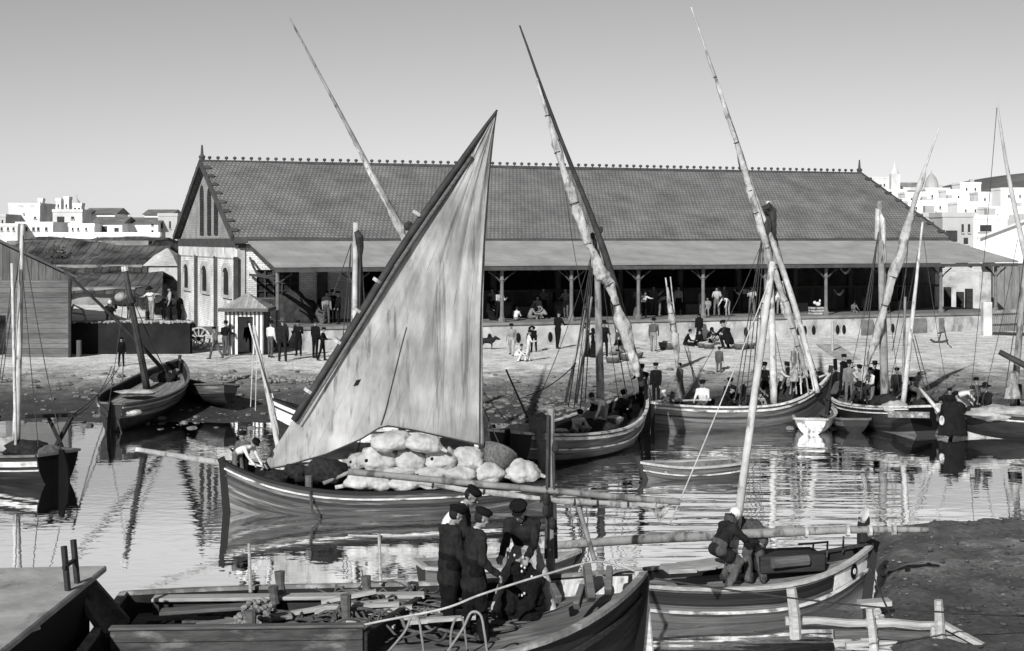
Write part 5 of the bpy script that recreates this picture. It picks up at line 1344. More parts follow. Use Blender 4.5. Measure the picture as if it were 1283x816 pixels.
# ================================================================ broad lighter in the foreground
DKA = mat('lighter deck planks', .1, .8, .45, 1.3, (.7, 6, 1), .4, plank=('y', .2, .04), streak=((.8, 2.5, 1), 1.2, .54, 1.9))
HA = mat('lighter tarred side', .018, .6, .6, 2, (.5, 4, 1), .35, plank=('y', .22, .04), coord='UV', streak=((.6, 2, 1), 1.3, .58, 3.))
la, ha, WA = boat('deck_lighter', 'broad dark work boat in the foreground with planked deck, rope tangle and white inner bow', 'work boat',
                  (1.66, 20.35), (-5.3, 19.75), 4.1, (2.02, 1.45, 1.5), (HA, HA, INS), draft=.5, tr=.78, pb=3.0, ps=3., rb=.22, bulw=.24, stripe=((.3, .07, WOOD_D),), rail=mat('lighter rail', .13, .8, .45, 2, (1, 1, 1), .4, streak=((2, 2, 2), 1.5, .54, 2.)), sp=2.8, splitat=.5, deckmat=DKA, stemh=.02, stemw=.1, rudder=False)
mb = MB(); a0 = WA @ Vector((ha.L/2+.16, 0, 0)); mb.beam(P(812, 850, 20.5), P(801, 718, 20.5), .17, .2); sp_ = mb.build('stem_post', WOOD_L, la); bevel(sp_, .02)
mb = MB(); mb.box(P(801, 717, 20.4), (.13, .2, .07)); mb.build('post_cap', H_WHITE, sp_)
def inner(t, dz, out, sg=1):
    lo, hi = 0., 1.
    for _ in range(14):
        m_ = (lo+hi)/2
        if ha.pt(t, m_).z < ha.sheer(t)-dz: lo = m_
        else: hi = m_
    p = ha.pt(t, lo); return WA @ Vector((p.x-.05, sg*max(.01, p.y-.06-out), p.z))
mb = MB(); mb.sheet(lambda a, b: inner(lerp(.86, .985, a), lerp(.02, .5, b), .02), 12, 8, None, -.01)
pn = mb.build('white_bow_panel', H_WHITE, la)
mb = MB(); c = inner(.93, .17, .04); mb.ell(c, (.05, .04, .07), None, 10, 6); mb.build('hawse_hole', BLACK, pn)
for k, (px, py, px2, py2, w_) in enumerate(((741, 752, 735, 708, .11), (722, 760, 730, 735, .09), (762, 742, 764, 712, .1), (700, 752, 692, 735, .09))):
    mb = MB(); mb.beam(P(px, py, 19.6), P(px2, py2, 19.9), w_, w_*1.3, w1=w_*.8); bevel(mb.build('timber_head', WOOD_M, la), .01)
mb = MB(); mb.tube([P(735, 742, 19.9), P(752, 728, 20.4)], .09, 9); mb.build('windlass', WOOD_L, la)
# hatch with its coaming
def beam(name, a, b, w_, hh, m, parent, **k): mb = MB(); mb.beam(a, b, w_, hh); return bevel(mb.build(name, m, parent, **k), .012)
hz = 1.5
beam('hatch_coaming', Vector((-4.95, 18.75, hz)), Vector((-1.85, 18.9, hz)), .1, .34, mat('coaming grimy', .045, .85, .6, 2, (1, 6, 6), .5, plank=('z', .17, .05), streak=((1.2, 2, 3), 1.4, .52, 2.4)), la); beam('coaming_cap', Vector((-4.97, 18.76, hz+.2)), Vector((-1.83, 18.91, hz+.2)), .16, .04, WOOD_M, la)
beam('hatch_coaming', Vector((-4.9, 20.75, hz-.02)), Vector((-1.2, 20.95, hz-.02)), .1, .2, WOOD_D, la); beam('coaming_cap', Vector((-4.9, 20.73, hz+.1)), Vector((-1.2, 20.93, hz+.1)), .26, .05, WOOD_L, la)
beam('hatch_coaming', Vector((-1.85, 18.9, hz-.03)), Vector((-1.25, 20.9, hz-.03)), .1, .28, WOOD_D, la)
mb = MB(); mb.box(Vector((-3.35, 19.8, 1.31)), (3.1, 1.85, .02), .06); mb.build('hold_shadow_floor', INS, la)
for k, (x0, y0, x1, y1) in enumerate(((-4.2, 19.3, -3.0, 19.45), (-4.1, 19.75, -2.9, 20.05), (-4.7, 20.3, -3.3, 20.45))):
    beam('loose_plank', Vector((x0, y0, 1.42+.05*k)), Vector((x1, y1, 1.5+.04*k)), .26, .05, [WOOD_L, DECKL, WOOD_M][k], None, label=['pale loose plank lying nearest across the open hold', 'wide loose plank in the middle of the open hold', 'dark loose plank along the far side of the open hold'][k], cat='plank')
for k, (px, y0, y1, D) in enumerate(((352, 742, 716, 20.9), (460, 742, 722, 21.1), (316, 793, 765, 19.), (435, 782, 745, 19.9), (344, 752, 735, 20.6))):
    mb = MB(); mb.tube([P(px, y0+4, D), P(px-1, y0-8, D), P(px-2, y1, D)], [.08, .06, .075], 9); mb.build('timber_head', WOOD_M, la)
for px, y0, y1, D in ((312, 742, 681, 21.7), (475, 732, 669, 22.), (636, 735, 660, 22.1)):
    mb = MB(); mb.tube([P(px+2, y0, D), P(px, y1, D)], [.028, .022], 7); mb.build('rail_stanchion', WOOD_L, la)
mb = MB(); mb.tube(rope_pts(P(436, 671, 22.), P(560, 668, 22.2), .03), .018, 5); mb.build('guard_rope', ROPE_L, la)
# bent iron hoops on the near side
for px, D, w_, h_, sk in ((515, 18.3, 26, 44, 14), (590, 18.2, 34, 50, 10), (572, 18.6, 22, 44, -6)):
    pts = [P(px-w_*.6-sk, 818, D), P(px-w_*.3, 818-h_*.6, D), P(px, 818-h_, D), P(px+w_*.35, 818-h_*.95, D), P(px+w_*.5, 818-h_*.5, D), P(px+w_*.55+2, 820, D)]
    mb = MB(); mb.tube(spline(pts, 6), .016, 7); mb.build('iron_hoop', mat('pale iron', .13, .5, .3, 5), la, smooth=True)
mb = MB(); mb.tube(spline([P(380, 800, 18.9), P(470, 780, 18.9), P(555, 763, 19.), P(606, 744, 19.2), P(690, 718, 19.8), P(750, 704, 20.3), P(797, 716, 20.45)], 8), .016, 6)
mb.build('mooring_rope', ROPE_L, smooth=True, label='taut pale rope running along the lighter to its bow', cat='rope')
# tangle of ropes
rnd = random.Random(5); mb = MB()
for k in range(80):
    p = Vector((lerp(-3.2, -1.0, rnd.random()), lerp(19.9, 21.2, rnd.random()), 1.4)); pts = [p]; a = rnd.random()*6.28
    for q in range(9):
        a += rnd.uniform(-.75, .75); pts.append(pts[-1]+Vector((math.cos(a)*.24, math.sin(a)*.1, 0))); pts[-1].z = 1.36+.28*math.exp(-((pts[-1].x+1.9)/1.1)**2)*rnd.random()+.03
    mb.tube(spline(pts, 3), rnd.choice((.012, .016, .024)), 5)
mb.build('rope_tangle', mat('old rope', .06, .9, .6, 6), smooth=True, label='big tangle of dark old ropes and sticks on the lighter deck', cat='rope', kind='stuff')
mb = MB()
for k in range(12):
    p = Vector((lerp(-3.0, -1.1, rnd.random()), lerp(19.7, 20.6, rnd.random()), 1.45+.15*rnd.random())); a = rnd.uniform(-.5, .5)
    mb.beam(p, p+Vector((rnd.uniform(.4, 1.)*math.cos(a), math.sin(a)*.4, rnd.uniform(-.05, .16))), .09, .05)
mb.build('broken_sticks', WOOD_L, label='scatter of pale broken staves in the rope tangle', cat='staves', kind='stuff')
mb = MB(); rnd = random.Random(8)
for k in range(150):
    t = rnd.random(); p = P(lerp(299, 338, t), 0, 19.6); hgt = .32*math.sin(math.pi*min(1, .25+t*.6))
    mb.ell(Vector((p.x+rnd.uniform(-.05, .05), 19.6+rnd.uniform(-.28, .25), 1.42+hgt*rnd.random()+(.15*t))), (.045, .04, .035), None, 6, 4)
mb.build('cork_net', mat('cork floats', .14, .9, .7, 20), label='knobbly heap of net corks hung over a post on the lighter', cat='net floats')
mb = MB(); mb.tube([P(690, 748, 22.2), P(690, 512, 22.2)], [.075, .055], 9); pm = mb.build('short_mast', SPAR_M, la)
mb = MB(); mb.tube([P(684, 700, 22.05), P(687, 520, 22.1)], .025, 6); mb.tube([P(697, 700, 22.05), P(693, 560, 22.1)], .025, 6); mb.build('standing_ropes', ROPE_D, pm)
for px, py in ((684, 640), (692, 656), (696, 560), (684, 626)): block(pm, P(px, py, 21.95), r=.075)
yl2 = [P(436, 591, 22.0), P(560, 603, 22.05), P(690, 615, 22.1), P(800, 625, 22.1), P(852, 629, 22.1)]
yd = spar(la, 'lowered_yard', spline(yl2, 5), .05, SPAR_M, 8)
furled(yd, [P(520, 605, 22), P(600, 614, 22), P(690, 625, 22.05), P(770, 630, 22.1), P(838, 632, 22.1)], [(0, .03), (.2, .08), (.8, .1), (1, .05)], 7, seed=31, side=(0, -.3, -.5))
mb = MB(); mb.sheet(lambda a, b: P(lerp(810, 842, a)*(1-b)+826*b+3*nz(a*3, b*3), lerp(628, 633, a)*(1-b)+656*b, 22.1+.1*nz(a*4, b*3)), 8, 8, None, .01); mb.build('hanging_clew', CANVAS, yd)
mb = MB(); mb.tube([P(725, 636, 21.9), P(745, 702, 21.6)], .035, 7); mb.build('boat_hook', SPAR_M, smooth=True, label='thin pole leaning against the lighter bow under the lowered yard', cat='pole')
# net in the netmaker's hands
prn = []; rnd = random.Random(3); c0 = Vector((.12, 20.45, 1.3))
for k in range(16):
    t = k/15; prn.append((Vector((lerp(-.05, .3, rnd.random()), 20.45+rnd.uniform(-.1, .1), lerp(1.4, 2.2, rnd.random()**1.2))), Vector((lerp(-.05, .34, rnd.random()), 20.42+rnd.uniform(-.1, .1), lerp(1.34, 1.9, rnd.random()))), .07, .12, 0))
me = remesh(capsule_mesh(prn), .022, 2, 'dark_net')
for v in me.vertices: v.co += v.normal*(.03*noise.noise(v.co*9)+.015*noise.noise(v.co*26))
me.materials.append(mat('tarred net', .012, .8, .7, 25, bump=1.)); me.polygons.foreach_set('use_smooth', [True]*len(me.polygons))
o = bpy.data.objects.new('fishing_net', me); COL.objects.link(o); tag(o, 'black tarred net with white floats hanging before the man at the bow', 'fishing net')
mb = MB()
for k in range(9): mb.ell(Vector((lerp(-.05, .3, rnd.random()), 20.28-.06*rnd.random(), lerp(1.75, 2.3, rnd.random()))), (.016, .014, .02), None, 6, 4)
f = mb.build('net_floats', H_WHITE, None, origin=(0, 0, 0)); f.parent = o
# ---- the five men aboard
dz = 1.27
st = Pose(lean=3, head=14, legs=((3, 2), (-4, 3)), arms=((2, 9, 28), (10, 10, 40)))
dressed(Vector((-.84, 20.25, dz)), 60, 'man in dark suit and beret, back to us, left of the standing group', Pose(H_=1.64, lean=3, head=16, legs=((2, 2), (-4, 4)), arms=((4, 10, 30), (6, 9, 22))), 'navy', 'black', 'beret', shirt='mid')
dressed(Vector((-.5, 19.75, dz)), 68, 'man in dark suit and beret with hand in pocket, front of the standing group', Pose(H_=1.7, lean=4, head=14, legs=((-3, 3), (8, 4)), arms=((4, 8, 22), (0, 14, 48))), 'navy', 'black', 'beret', shirt='pale')
mrear, _ = dressed(Vector((-.78, 21.35, dz+.04)), 95, 'man in cap standing at the back of the group, white shirt under dark vest', Pose(H_=1.72, lean=10, head=22, legs=((4, 3), (-4, 3)), arms=((10, 8, 30), (14, 8, 35))), 'navy', 'black', 'beret', shirt='white')
dressed(Vector((.2, 21.0, dz+.06)), 197, 'man in dark jersey and rolled trousers bending over a net at the bow', Pose(H_=1.7, lean=26, head=6, legs=((10, 6), (14, 8)), arms=((34, 4, 30), (28, 4, 36)), spread=.95), 'navy', 'pale', 'cap', shirt='white', coatlen=0, barefoot=True)
mb = MB(); mb.ell(P(562, 664, 21.2), (.11, .12, .26), Matrix.Rotation(.12, 3, 'Y'), 16, 12, lambda d: 1+.12*nz(d.x*2, d.y*2, d.z*2)+.06*nz(d.x*6, d.y*6, d.z*5)); mb.build('shirt_tail', CLOTH['white'], mrear, smooth=True)
# ---- two men at the leaning mast
dressed(Vector(P(899, 0, 26.2).xy.to_3d())+Vector((0, 0, .5)), 65, 'man with white kerchief crouching against the leaning mast', Pose(H_=1.66, lean=32, head=-6, legs=((72, 98), (60, 88)), arms=((40, 8, 40), (44, 8, 30))), 'navy', 'brown', 'kerchief')
dressed(Vector(P(948, 0, 26.5).xy.to_3d())+Vector((0, 0, .5)), 345, 'man in brown bent double beside the leaning mast with back to us', Pose(H_=1.68, lean=86, head=-10, legs=((22, 40), (16, 32)), arms=((20, 10, 10), (14, 10, 10))), 'brown', 'brown', None, coatlen=.16, hair=True)

# ================================================================ barge with cabin, lower left
bg_, hbg, WB = boat('cabin_barge', 'dark barge at lower left with a flat pale cabin roof and black side', 'barge', (-6.9, 20.6), (-7.3, 9.5), 3.2, (1.55, 1.35, 1.4), (HA, HA, INS), draft=.5, tr=.8, pb=4., rudder=False, rail=WOOD_M, deckmat=DECKD, bulw=.2)
ROOFC = mat('cabin roof canvas', .24, .9, .3, 1.6, (1, 1, 1), .3, streak=((.6, 1.6, 1), 1.6, .57, .6))
mb = MB(); mb.prism([(-5.33, 20.0, 2.12), (-9.2, 19.6, 2.12), (-9.2, 12, 2.12), (-5.33, 12.0, 2.12)], (0, 0, .09)); bevel(mb.build('cabin_roof', ROOFC, bg_), .02)
mb = MB(); mb.box((-7.35, 15.9, 1.68), (3.75, 7.6, .88)); mb.build('cabin_wall', HA, bg_)
mb = MB()
for yy in (18.55, 18.95): mb.beam((-5.42, yy, 2.2), (-5.48, yy+.03, 2.75), .05, .06)
mb.beam((-5.46, 18.5, 2.5), (-5.46, 19.0, 2.5), .04, .04)
mb.build('ladder_head', WOOD_D, bg_)
mb = MB(); mb.beam(P(-15, 806, 16.9), P(48, 784, 17.2), .16, .05); mb.build('loose_plank', WOOD_L, label='pale board lying on the barge cabin roof edge', cat='plank')
hc = empty('hatch_cover', P(130, 770, 19.2), 0, 'dark planked hatch cover propped on edge between the barge and the lighter', 'hatch cover')
q = [P(92, 737, 19.6), P(114, 729, 20.0), P(157, 778, 20.0), P(131, 797, 19.4)]
nn_ = (q[1]-q[0]).cross(q[3]-q[0]).normalized()*.06
mb = MB(); mb.prism(q, nn_); mb.build('cover_boards', mat('hatch boards', .06, .8, .5, 2, (8, 2, 2), .4, streak=((5, 1, 1), 1.4, .55, 2.2)), hc)
for a, b in ((0, 1), (1, 2), (2, 3), (3, 0)):
    mb = MB(); mb.beam(q[a]-nn_*.4, q[b]-nn_*.4, .09, .07); mb.build('cover_frame', WOOD_M, hc)
# small boat behind the standing men
boat('rowing_boat', 'pale dinghy lying behind the standing men on the lighter', 'rowing boat', XY(720, 29), XY(528, 28), 1.1, (.55, .42, .5), (H_GREY, H_GREY, INSM), 'small open boats', draft=.1, tr=.6, deck=False, thwarts=3, rudder=False, rail=WOOD_L, floor=.05)

# ================================================================ rough fence, lower right
fe = empty('rough_fence', P(1090, 816, 24.2)*1, 0, 'crooked fence of driftwood posts and rails in the mud at lower right', 'fence')
for a, b, w_ in (((991, 737), (997, 800), .2), ((1089, 762), (1096, 830), .15), ((1176, 752), (1178, 835), .17), ((1170, 785), (1168, 840), .13)):
    pa, pb_ = P(*b, 24.1), P(*a, 24.1); mb = MB(); mb.tube([pa, pa.lerp(pb_, .5)+Vector((.012, 0, 0)), pb_], [w_*.5, w_*.47, w_*.4], 7, wob=.12); mb.build('post', WOOD_L, fe)
for a, b, r_, m_ in (((984, 778), (1095, 781), .075, WOOD_L), ((1085, 781), (1180, 784), .085, WOOD_L), ((1045, 795), (1182, 797), .09, WOOD_M), ((1060, 812), (1180, 806), .1, WOOD_L)):
    pa, pb_ = P(*a, 24.3), P(*b, 24.25); mb = MB(); mb.tube([pa, pa.lerp(pb_, .35)+Vector((0, 0, .02)), pa.lerp(pb_, .7)+Vector((0, 0, -.015)), pb_], [r_, r_*.8, r_*.9, r_*.75], 7, wob=.12); mb.build('rail', m_, fe)
for a, b in (((1180, 781), (1262, 826)), ((1183, 795), (1245, 828)), ((1182, 806), (1215, 828))):
    mb = MB(); mb.beam(P(*a, 24.2), P(*b, 23.6), .13, .07); mb.build('brace', WOOD_L, fe)
mb = MB(); mb.beam(P(1076, 757, 26.), P(1115, 754, 26.), .3, .08); mb.build('driftwood_board', WOOD_L, label='short pale board stranded on the mud below the tall stem', cat='board')
mb = MB(); mb.tube(rope_pts(P(802, 722, 20.5), P(1290, 772, 23.8), .1, 16), .014, 5); mb.build('mooring_rope', ROPE_D, smooth=True, label='long dark rope from the lighter stem across the fence to the right', cat='rope')
# ================================================================ left shed, quay wall, hut, cart
def house_box(mb, x0, x1, y0, y1, z0, z1): mb.box(((x0+x1)/2, (y0+y1)/2, (z0+z1)/2), (x1-x0, y1-y0, z1-z0))
sh = empty('plank_shed', (-25.5, 72, .85), 0, 'weathered plank shed with dark doorway and sloping roof at the far left', 'shed')
x1_, ey, ry = -20.95, 4.85, 7.0
BHZ = mat('shed boards level', .085, .85, .35, 1.5, (1, 1, 9), .35, plank=('z', .24, .06)); BVT = mat('shed boards upright', .075, .85, .35, 1.5, (9, 9, 1), .35, plank=('x', .34, .06))
sk = lambda x, y, z: Vector((x-.394*(y-72), y, z))
mb = MB(); house_box(mb, -23.98, x1_, 72, 72.2, .6, 4.55); house_box(mb, -30, -25.3, 72, 72.2, .6, 4.55); house_box(mb, -25.3, -23.98, 72, 72.2, 2.9, 4.55); mb.prism([sk(x1_-.2, 72.2, .6), sk(x1_, 72.2, .6), sk(x1_, 82, .6), sk(x1_-.2, 82, .6)], (0, 0, 3.95)); mb.build('wall', BHZ, sh)
mb = MB(); mb.prism([(-30, 72.03, 4.56), (x1_, 72.03, 4.56), (x1_, 72.03, ey-.1), (-25.5, 72.03, ry-.1), (-30, 72.03, ey-.1)], (0, .15, 0)); mb.build('gable_boards', BVT, sh)
mb = MB()
for sg in (1, -1): mb.prism([(-25.5, 71.7, ry), (-25.5+sg*5.0, 71.7, ey-.22), (-25.5+sg*5.0, 71.7, ey-.1), (-25.5, 71.7, ry+.14)], (-4.1, 10.4, 0))
mb.build('roof', mat('shed roof', .05, .85, .3, 1), sh)
mb = MB(); mb.box((x1_+.02, 71.95, 2.7), (.12, .14, 4.)); mb.build('corner_board', WOOD_D, sh)
qw = empty('dark_quay_wall', (-18.6, 74, .85), 0, 'low dark retaining wall with rubble along its top left of the hall', 'wall')
mb = MB(); mb.box((-18.6, 74.1, 1.5), (5.9, .5, 1.9)); mb.build('wall_face', mat('dark quay wall', .014, .9, .4, 1, bump=.5), qw)
mb = MB(); rnd = random.Random(2)
for k in range(170): mb.ell((lerp(-21.5, -15.7, rnd.random()), 74.+rnd.uniform(-.2, .8), 2.46), (rnd.uniform(.05, .16), .1, rnd.uniform(.04, .1)), Matrix.Rotation(rnd.random()*3, 3, 'Z'), 6, 4)
mb.build('wall_rubble', mat('pale rubble', .22, .9, .3, 5), qw)
mb = MB(); mb.tube([(-20.6, 72.3, .8), (-20.6, 72.3, 1.7)], .13, 8); mb.build('mooring_post', WOOD_M, label='short grey post in front of the dark wall by the shed corner', cat='post')
# hut
D = 71.5; c = at(306, 445); hx, hy = c.x, c.y+.9; hw = .92; zb = c.z
hut = empty('striped_hut', (hx, hy, zb), 0, 'small sentry hut of striped boards with a pyramid roof and open dark door', 'hut')
STR = mat('hut pale boards', .55, .8, .2, 3, (6, 6, 1), .2); STD = mat('hut dark battens', .08, .8, .3, 3)
mb = MB(); zt = zb+2.25
house_box(mb, hx-hw, hx-.32, hy-.9, hy-.82, zb, zt); house_box(mb, hx+.42, hx+hw, hy-.9, hy-.82, zb, zt); house_box(mb, hx-.32, hx+.42, hy-.9, hy-.82, zb+1.85, zt)
house_box(mb, hx-hw, hx-hw+.08, hy-.82, hy+.9, zb, zt); house_box(mb, hx+hw-.08, hx+hw, hy-.82, hy+.9, zb, zt); house_box(mb, hx-hw+.08, hx+hw-.08, hy+.82, hy+.9, zb, zt)
mb.build('wall', STR, hut)
mb = MB()
x = hx-hw+.03
while x < hx+hw:
    if not (hx-.4 < x < hx+.48): mb.box((x, hy-.92, zb+1.12), (.07, .05, 2.2))
    elif True: mb.box((x, hy-.92, zb+2.06), (.07, .05, .36))
    x += .2
y_ = hy-.75
while y_ < hy+.9: mb.box((hx-hw-.02, y_, zb+1.12), (.05, .07, 2.2)); mb.box((hx+hw+.02, y_, zb+1.12), (.05, .07, 2.2)); y_ += .2
mb.build('battens', STD, hut)
mb = MB(); mb.box((hx, hy, zb-.02), (2.1, 2.1, .1)); mb.build('floor', WOOD_M, hut)
mb = MB(); q = 1.2
vs_ = [(hx-q, hy-q, zt-.02), (hx+q, hy-q, zt-.02), (hx+q, hy+q, zt-.02), (hx-q, hy+q, zt-.02), (hx, hy, zt+.72)]
mb.add(vs_, [(0, 1, 4), (1, 2, 4), (2, 3, 4), (3, 0, 4), (3, 2, 1, 0)]); mb.build('roof', mat('hut roof zinc', .22, .7, .25, 3, plank=('x', .16, .06)), hut)
mb = MB()
for s_ in (-1, 1): mb.box((hx, hy+s_*q, zt-.07), (2*q, .05, .16)); mb.box((hx+s_*q, hy, zt-.07), (.05, 2*q-.1, .16))
mb.build('scalloped_fascia', WOOD_M, hut)
# cart
cc = at(249, 439); cz = cc.z
cart = empty('hand_cart', cc, 0, 'two wheeled wooden cart with big spoked wheels left of the striped hut', 'cart')
def wheel(p, r, yaw):
    M = Matrix.Rotation(yaw, 3, 'Z') @ Matrix.Rotation(R(90), 3, 'X')
    mb = MB(); mb.lathe([(r-.09, -.04), (r, -.04), (r, .04), (r-.09, .04), (r-.09, -.04)], p, 26, M, False); rim = mb.build('wheel', SPAR_L, cart)
    mb = MB()
    for k in range(12):
        a = k*math.pi/6; d = M @ Vector((math.cos(a), math.sin(a), 0)); mb.beam(p+d*.06, p+d*(r-.07), .045, .045)
    mb.build('spokes', SPAR_L, rim)
    mb = MB(); mb.lathe([(.08, -.14), (.11, -.05), (.11, .05), (.08, .14)], p, 10, M); mb.build('hub', WOOD_D, rim)
wheel(Vector((cc.x, cc.y, cz+.58)), .6, .1); wheel(Vector((cc.x-.5, cc.y+1.3, cz+.55)), .56, .1)
mb = MB(); mb.box((cc.x+.05, cc.y+.65, cz+.8), (2.2, 1.0, .1), .1); mb.box((cc.x, cc.y+.16, cz+.98), (1.7, .05, .3), .1); mb.box((cc.x-.1, cc.y+1.14, cz+.98), (1.7, .05, .3), .1); mb.build('cart_bed', WOOD_M, cart)
mb = MB(); mb.beam((cc.x+1., cc.y+.3, cz+.8), (cc.x+2.1, cc.y+.4, cz+.6), .08, .08); mb.beam((cc.x+.9, cc.y+1., cz+.8), (cc.x+2., cc.y+1.1, cz+.6), .08, .08); mb.build('shafts', WOOD_M, cart)
mb = MB(); mb.ell((cc.x-.9, cc.y+.9, cz+1.15), (.55, .4, .35), None, 14, 9, bulge(None, 1, 5)); mb.build('load', WOOD_D, smooth=True, label='dark load piled on the left end of the two wheeled cart', cat='cart load')
# bales along the hall end
for k, (px, wq, w_, h_, lab) in enumerate(((328, 12.5, 1.5, 1.4, 'tall dark heap of stacked bales just right of the striped hut'), (345, 12.8, 1.2, 1.5, 'lower dark bale heap behind the porch end column'), (366, 12.3, 1.9, 1.6, 'broad dark bale heap under the barred window'), (384, 12.7, 1.2, 1.2, 'rounded dark bale heap nearest the brick pilaster'))):
    u = pxu(px, wq); p = B(u, wq, .85 if u < 2 else 2.13)
    mb = MB(); mb.ell(p+Vector((0, 0, h_*.42)), (w_*.6, .6, h_*.62), None, 16, 10, lambda d, s=k: 1+.22*nz(d.x*2+s*4, d.y*2, d.z*2)+.08*nz(d.x*6, d.y*6, d.z*6)); mb.build('bale_heap', mat('sacking dark', .03, .95, .5, 3), smooth=True, label=lab, cat='bales')
# ================================================================ warehouses, yard animals
WR = mat('warehouse roof', .06, .95, .6, .7, (1, .4, 1), .9, plank=('x', .62, .1), patch=.6, streak=((.6, .3, .6), .6, .52, .35))
def longroof(px0, px1, yr, Dr, ye, De, label, slant=0., wallm=None):
    """long low building: ridge line and front eave"""
    zr, ze = CZ-(yr-HY)/FPX*Dr, CZ-(ye-HY)/FPX*De
    x0, x1 = (px0-CX)/FPX*Dr, (px1-CX)/FPX*Dr
    o = empty('warehouse', ((x0+x1)/2, De, 2.4), 0, label, 'warehouse')
    mb = MB(); L_ = x1-x0
    fn = lambda a, b: Vector((x0+L_*a+slant*b, lerp(Dr, De, b), lerp(zr, ze, b)+.62*nz(a*L_*.13, b*2+Dr)+.22*nz(a*L_*.5, b*5)))
    mb.sheet(lambda a, b: fn(a, 1-b), 60, 8, lambda a, b: ((1-b)*6, a*L_), -.15)
    fb = lambda a, b: Vector((x0+L_*a, lerp(Dr, 2*Dr-De, b), lerp(zr, ze, b)+.62*nz(a*L_*.13, -b*2+Dr)*(1-b)))
    mb.sheet(fb, 30, 4, lambda a, b: (b*6, a*L_), -.15)
    mb.build('roof', WR, o)
    mb = MB(); mb.box(((x0+x1)/2, Dr, (ze-.2+1.5)/2), (L_-.6, 2*(Dr-De)-1., ze-.2-1.5+1.5)); mb.build('wall', wallm or mat('warehouse wall', .16, .9, .4, 1, streak=((1, 1, 1), 1.3, .53, .4)), o)
    return o
longroof(-60, 205, 341, 101, 372, 94, 'nearest long warehouse with dark ribbed uneven roof behind the dark wall', 1.5)
longroof(20, 214, 308, 126, 341, 117, 'second long warehouse roof rising behind the nearest one', 2.)
longroof(40, 215, 299.5, 152, 309, 143, 'farthest low warehouse with dark flat roof just under the white houses')
ph = empty('pale_hut', P(210, 335, 104), 0, 'small pale roofed hut with dark fringe close by the hall end', 'hut')
mb = MB(); mb.lathe([(1.9, 0), (1.0, .75), (.1, 1.25)], P(210, 333, 110), 4, Matrix.Rotation(.6, 3, 'Z')); mb.build('roof', WOOD_L, ph)
mb = MB(); mb.lathe([(1.5, -1.3), (1.5, 0)], P(210, 333, 110), 8); mb.build('wall', WOOD_D, ph)
mb = MB(); mb.box(P(207, 350, 104), (2.2, .3, 1.6)); mb.build('yard_wall', STONE, ph)
def donkey(p, face, label, m, load):
    """side view animal: trunk, neck, head, ears, four jointed legs, tail"""
    pr = []; c = lambda a, b, r0, r1: pr.append((Vector(a), Vector(b), r0, r1, 0))
    c((-.42, 0, .92), (.4, 0, .9), .2, .22); c((-.1, 0, .85), (.2, 0, .83), .2, .2); c((.42, 0, .98), (.75, 0, 1.25), .15, .1); c((.75, 0, 1.28), (1.02, 0, 1.1), .1, .06)
    for y in (.05, -.05): c((.72, y, 1.34), (.66, y*1.8, 1.56), .03, .02)
    for y in (.12, -.12):
        c((.4, y, .8), (.42, y, .45), .08, .05); c((.42, y, .45), (.4, y, .06), .045, .045)
        c((-.42, y, .85), (-.34, y, .58), .12, .08); c((-.34, y, .58), (-.52, y, .42), .07, .045); c((-.52, y, .42), (-.46, y, .05), .042, .045)
    c((-.6, 0, .95), (-.68, 0, .5), .03, .025)
    me = skin_mesh(pr, .035, 2, 0); me.materials.append(m)
    o = bpy.data.objects.new('donkey', me); COL.objects.link(o); o.location = p; o.rotation_euler = (0, 0, R(90-face)); tag(o, label, 'donkey')
    if load:
        M = Matrix.Rotation(R(90-face), 3, 'Z')
        mb = MB(); mb.ell(Vector(p)+Vector((0, 0, 1.12)), (.34, .42, .26), M, 14, 8, bulge(None, 1, p[0])); mb.build('donkey_load', load, smooth=True, label='pale bundle tied on the back of '+label, cat='bundle')
def yard(px, D=76.): x = (px-CX)/FPX*D; return Vector((x, D, H(x, D)))
donkey(yard(196, 76.5), 80, 'dark donkey beside the person in white', mat('donkey hide', .025, .9, .3, 5), CLOTH['pale'])
donkey(yard(214, 77.5), 260, 'dark donkey nearest the hall corner', MATS['donkey hide'], None)
donkey(yard(152, 77.5), 100, 'dark donkey at the left of the yard', MATS['donkey hide'], CLOTH['pale'])
mb = MB()
pts = [P(85, 402, 75), P(92, 382, 75), P(104, 388, 75), P(108, 402, 75)]
mb.tube(pts, .06, 6); mb.tube([P(88, 392, 75.4), P(106, 394, 75.4)], .05, 6); mb.build('hand_barrow', WOOD_L, label='bent pale wooden barrow frame standing on the dark wall near the shed', cat='barrow')
for k, (px, py, D, r, lab) in enumerate(((75, 326, 122, .75, 'dark round bush beside the second warehouse roof'), (66, 334, 118, .45, 'small dark bush left of the round one on the warehouses'))):
    o = empty('bush', P(px, py+8, D), 0, lab, 'bush'); mb = MB(); rnd = random.Random(k)
    c = P(px, py, D)
    for q in range(260):
        d = Vector((rnd.gauss(0, .5), rnd.gauss(0, .5), rnd.gauss(0, .6)))*r; a = Vector((rnd.random()-.5, rnd.random()-.5, rnd.random()-.5))*.45*r; b = a.cross(Vector((.3, .8, .2)))*1.2
        mb.add([c+d, c+d+a, c+d+a+b, c+d+b], [(0, 1, 2, 3)])
    mb.build('crown', mat('bush leaves', .035, .9, .5, 2), o); mb = MB(); mb.tube([P(px, py+10, D), P(px, py, D)], .08, 6); mb.build('trunk', WOOD_D, o)

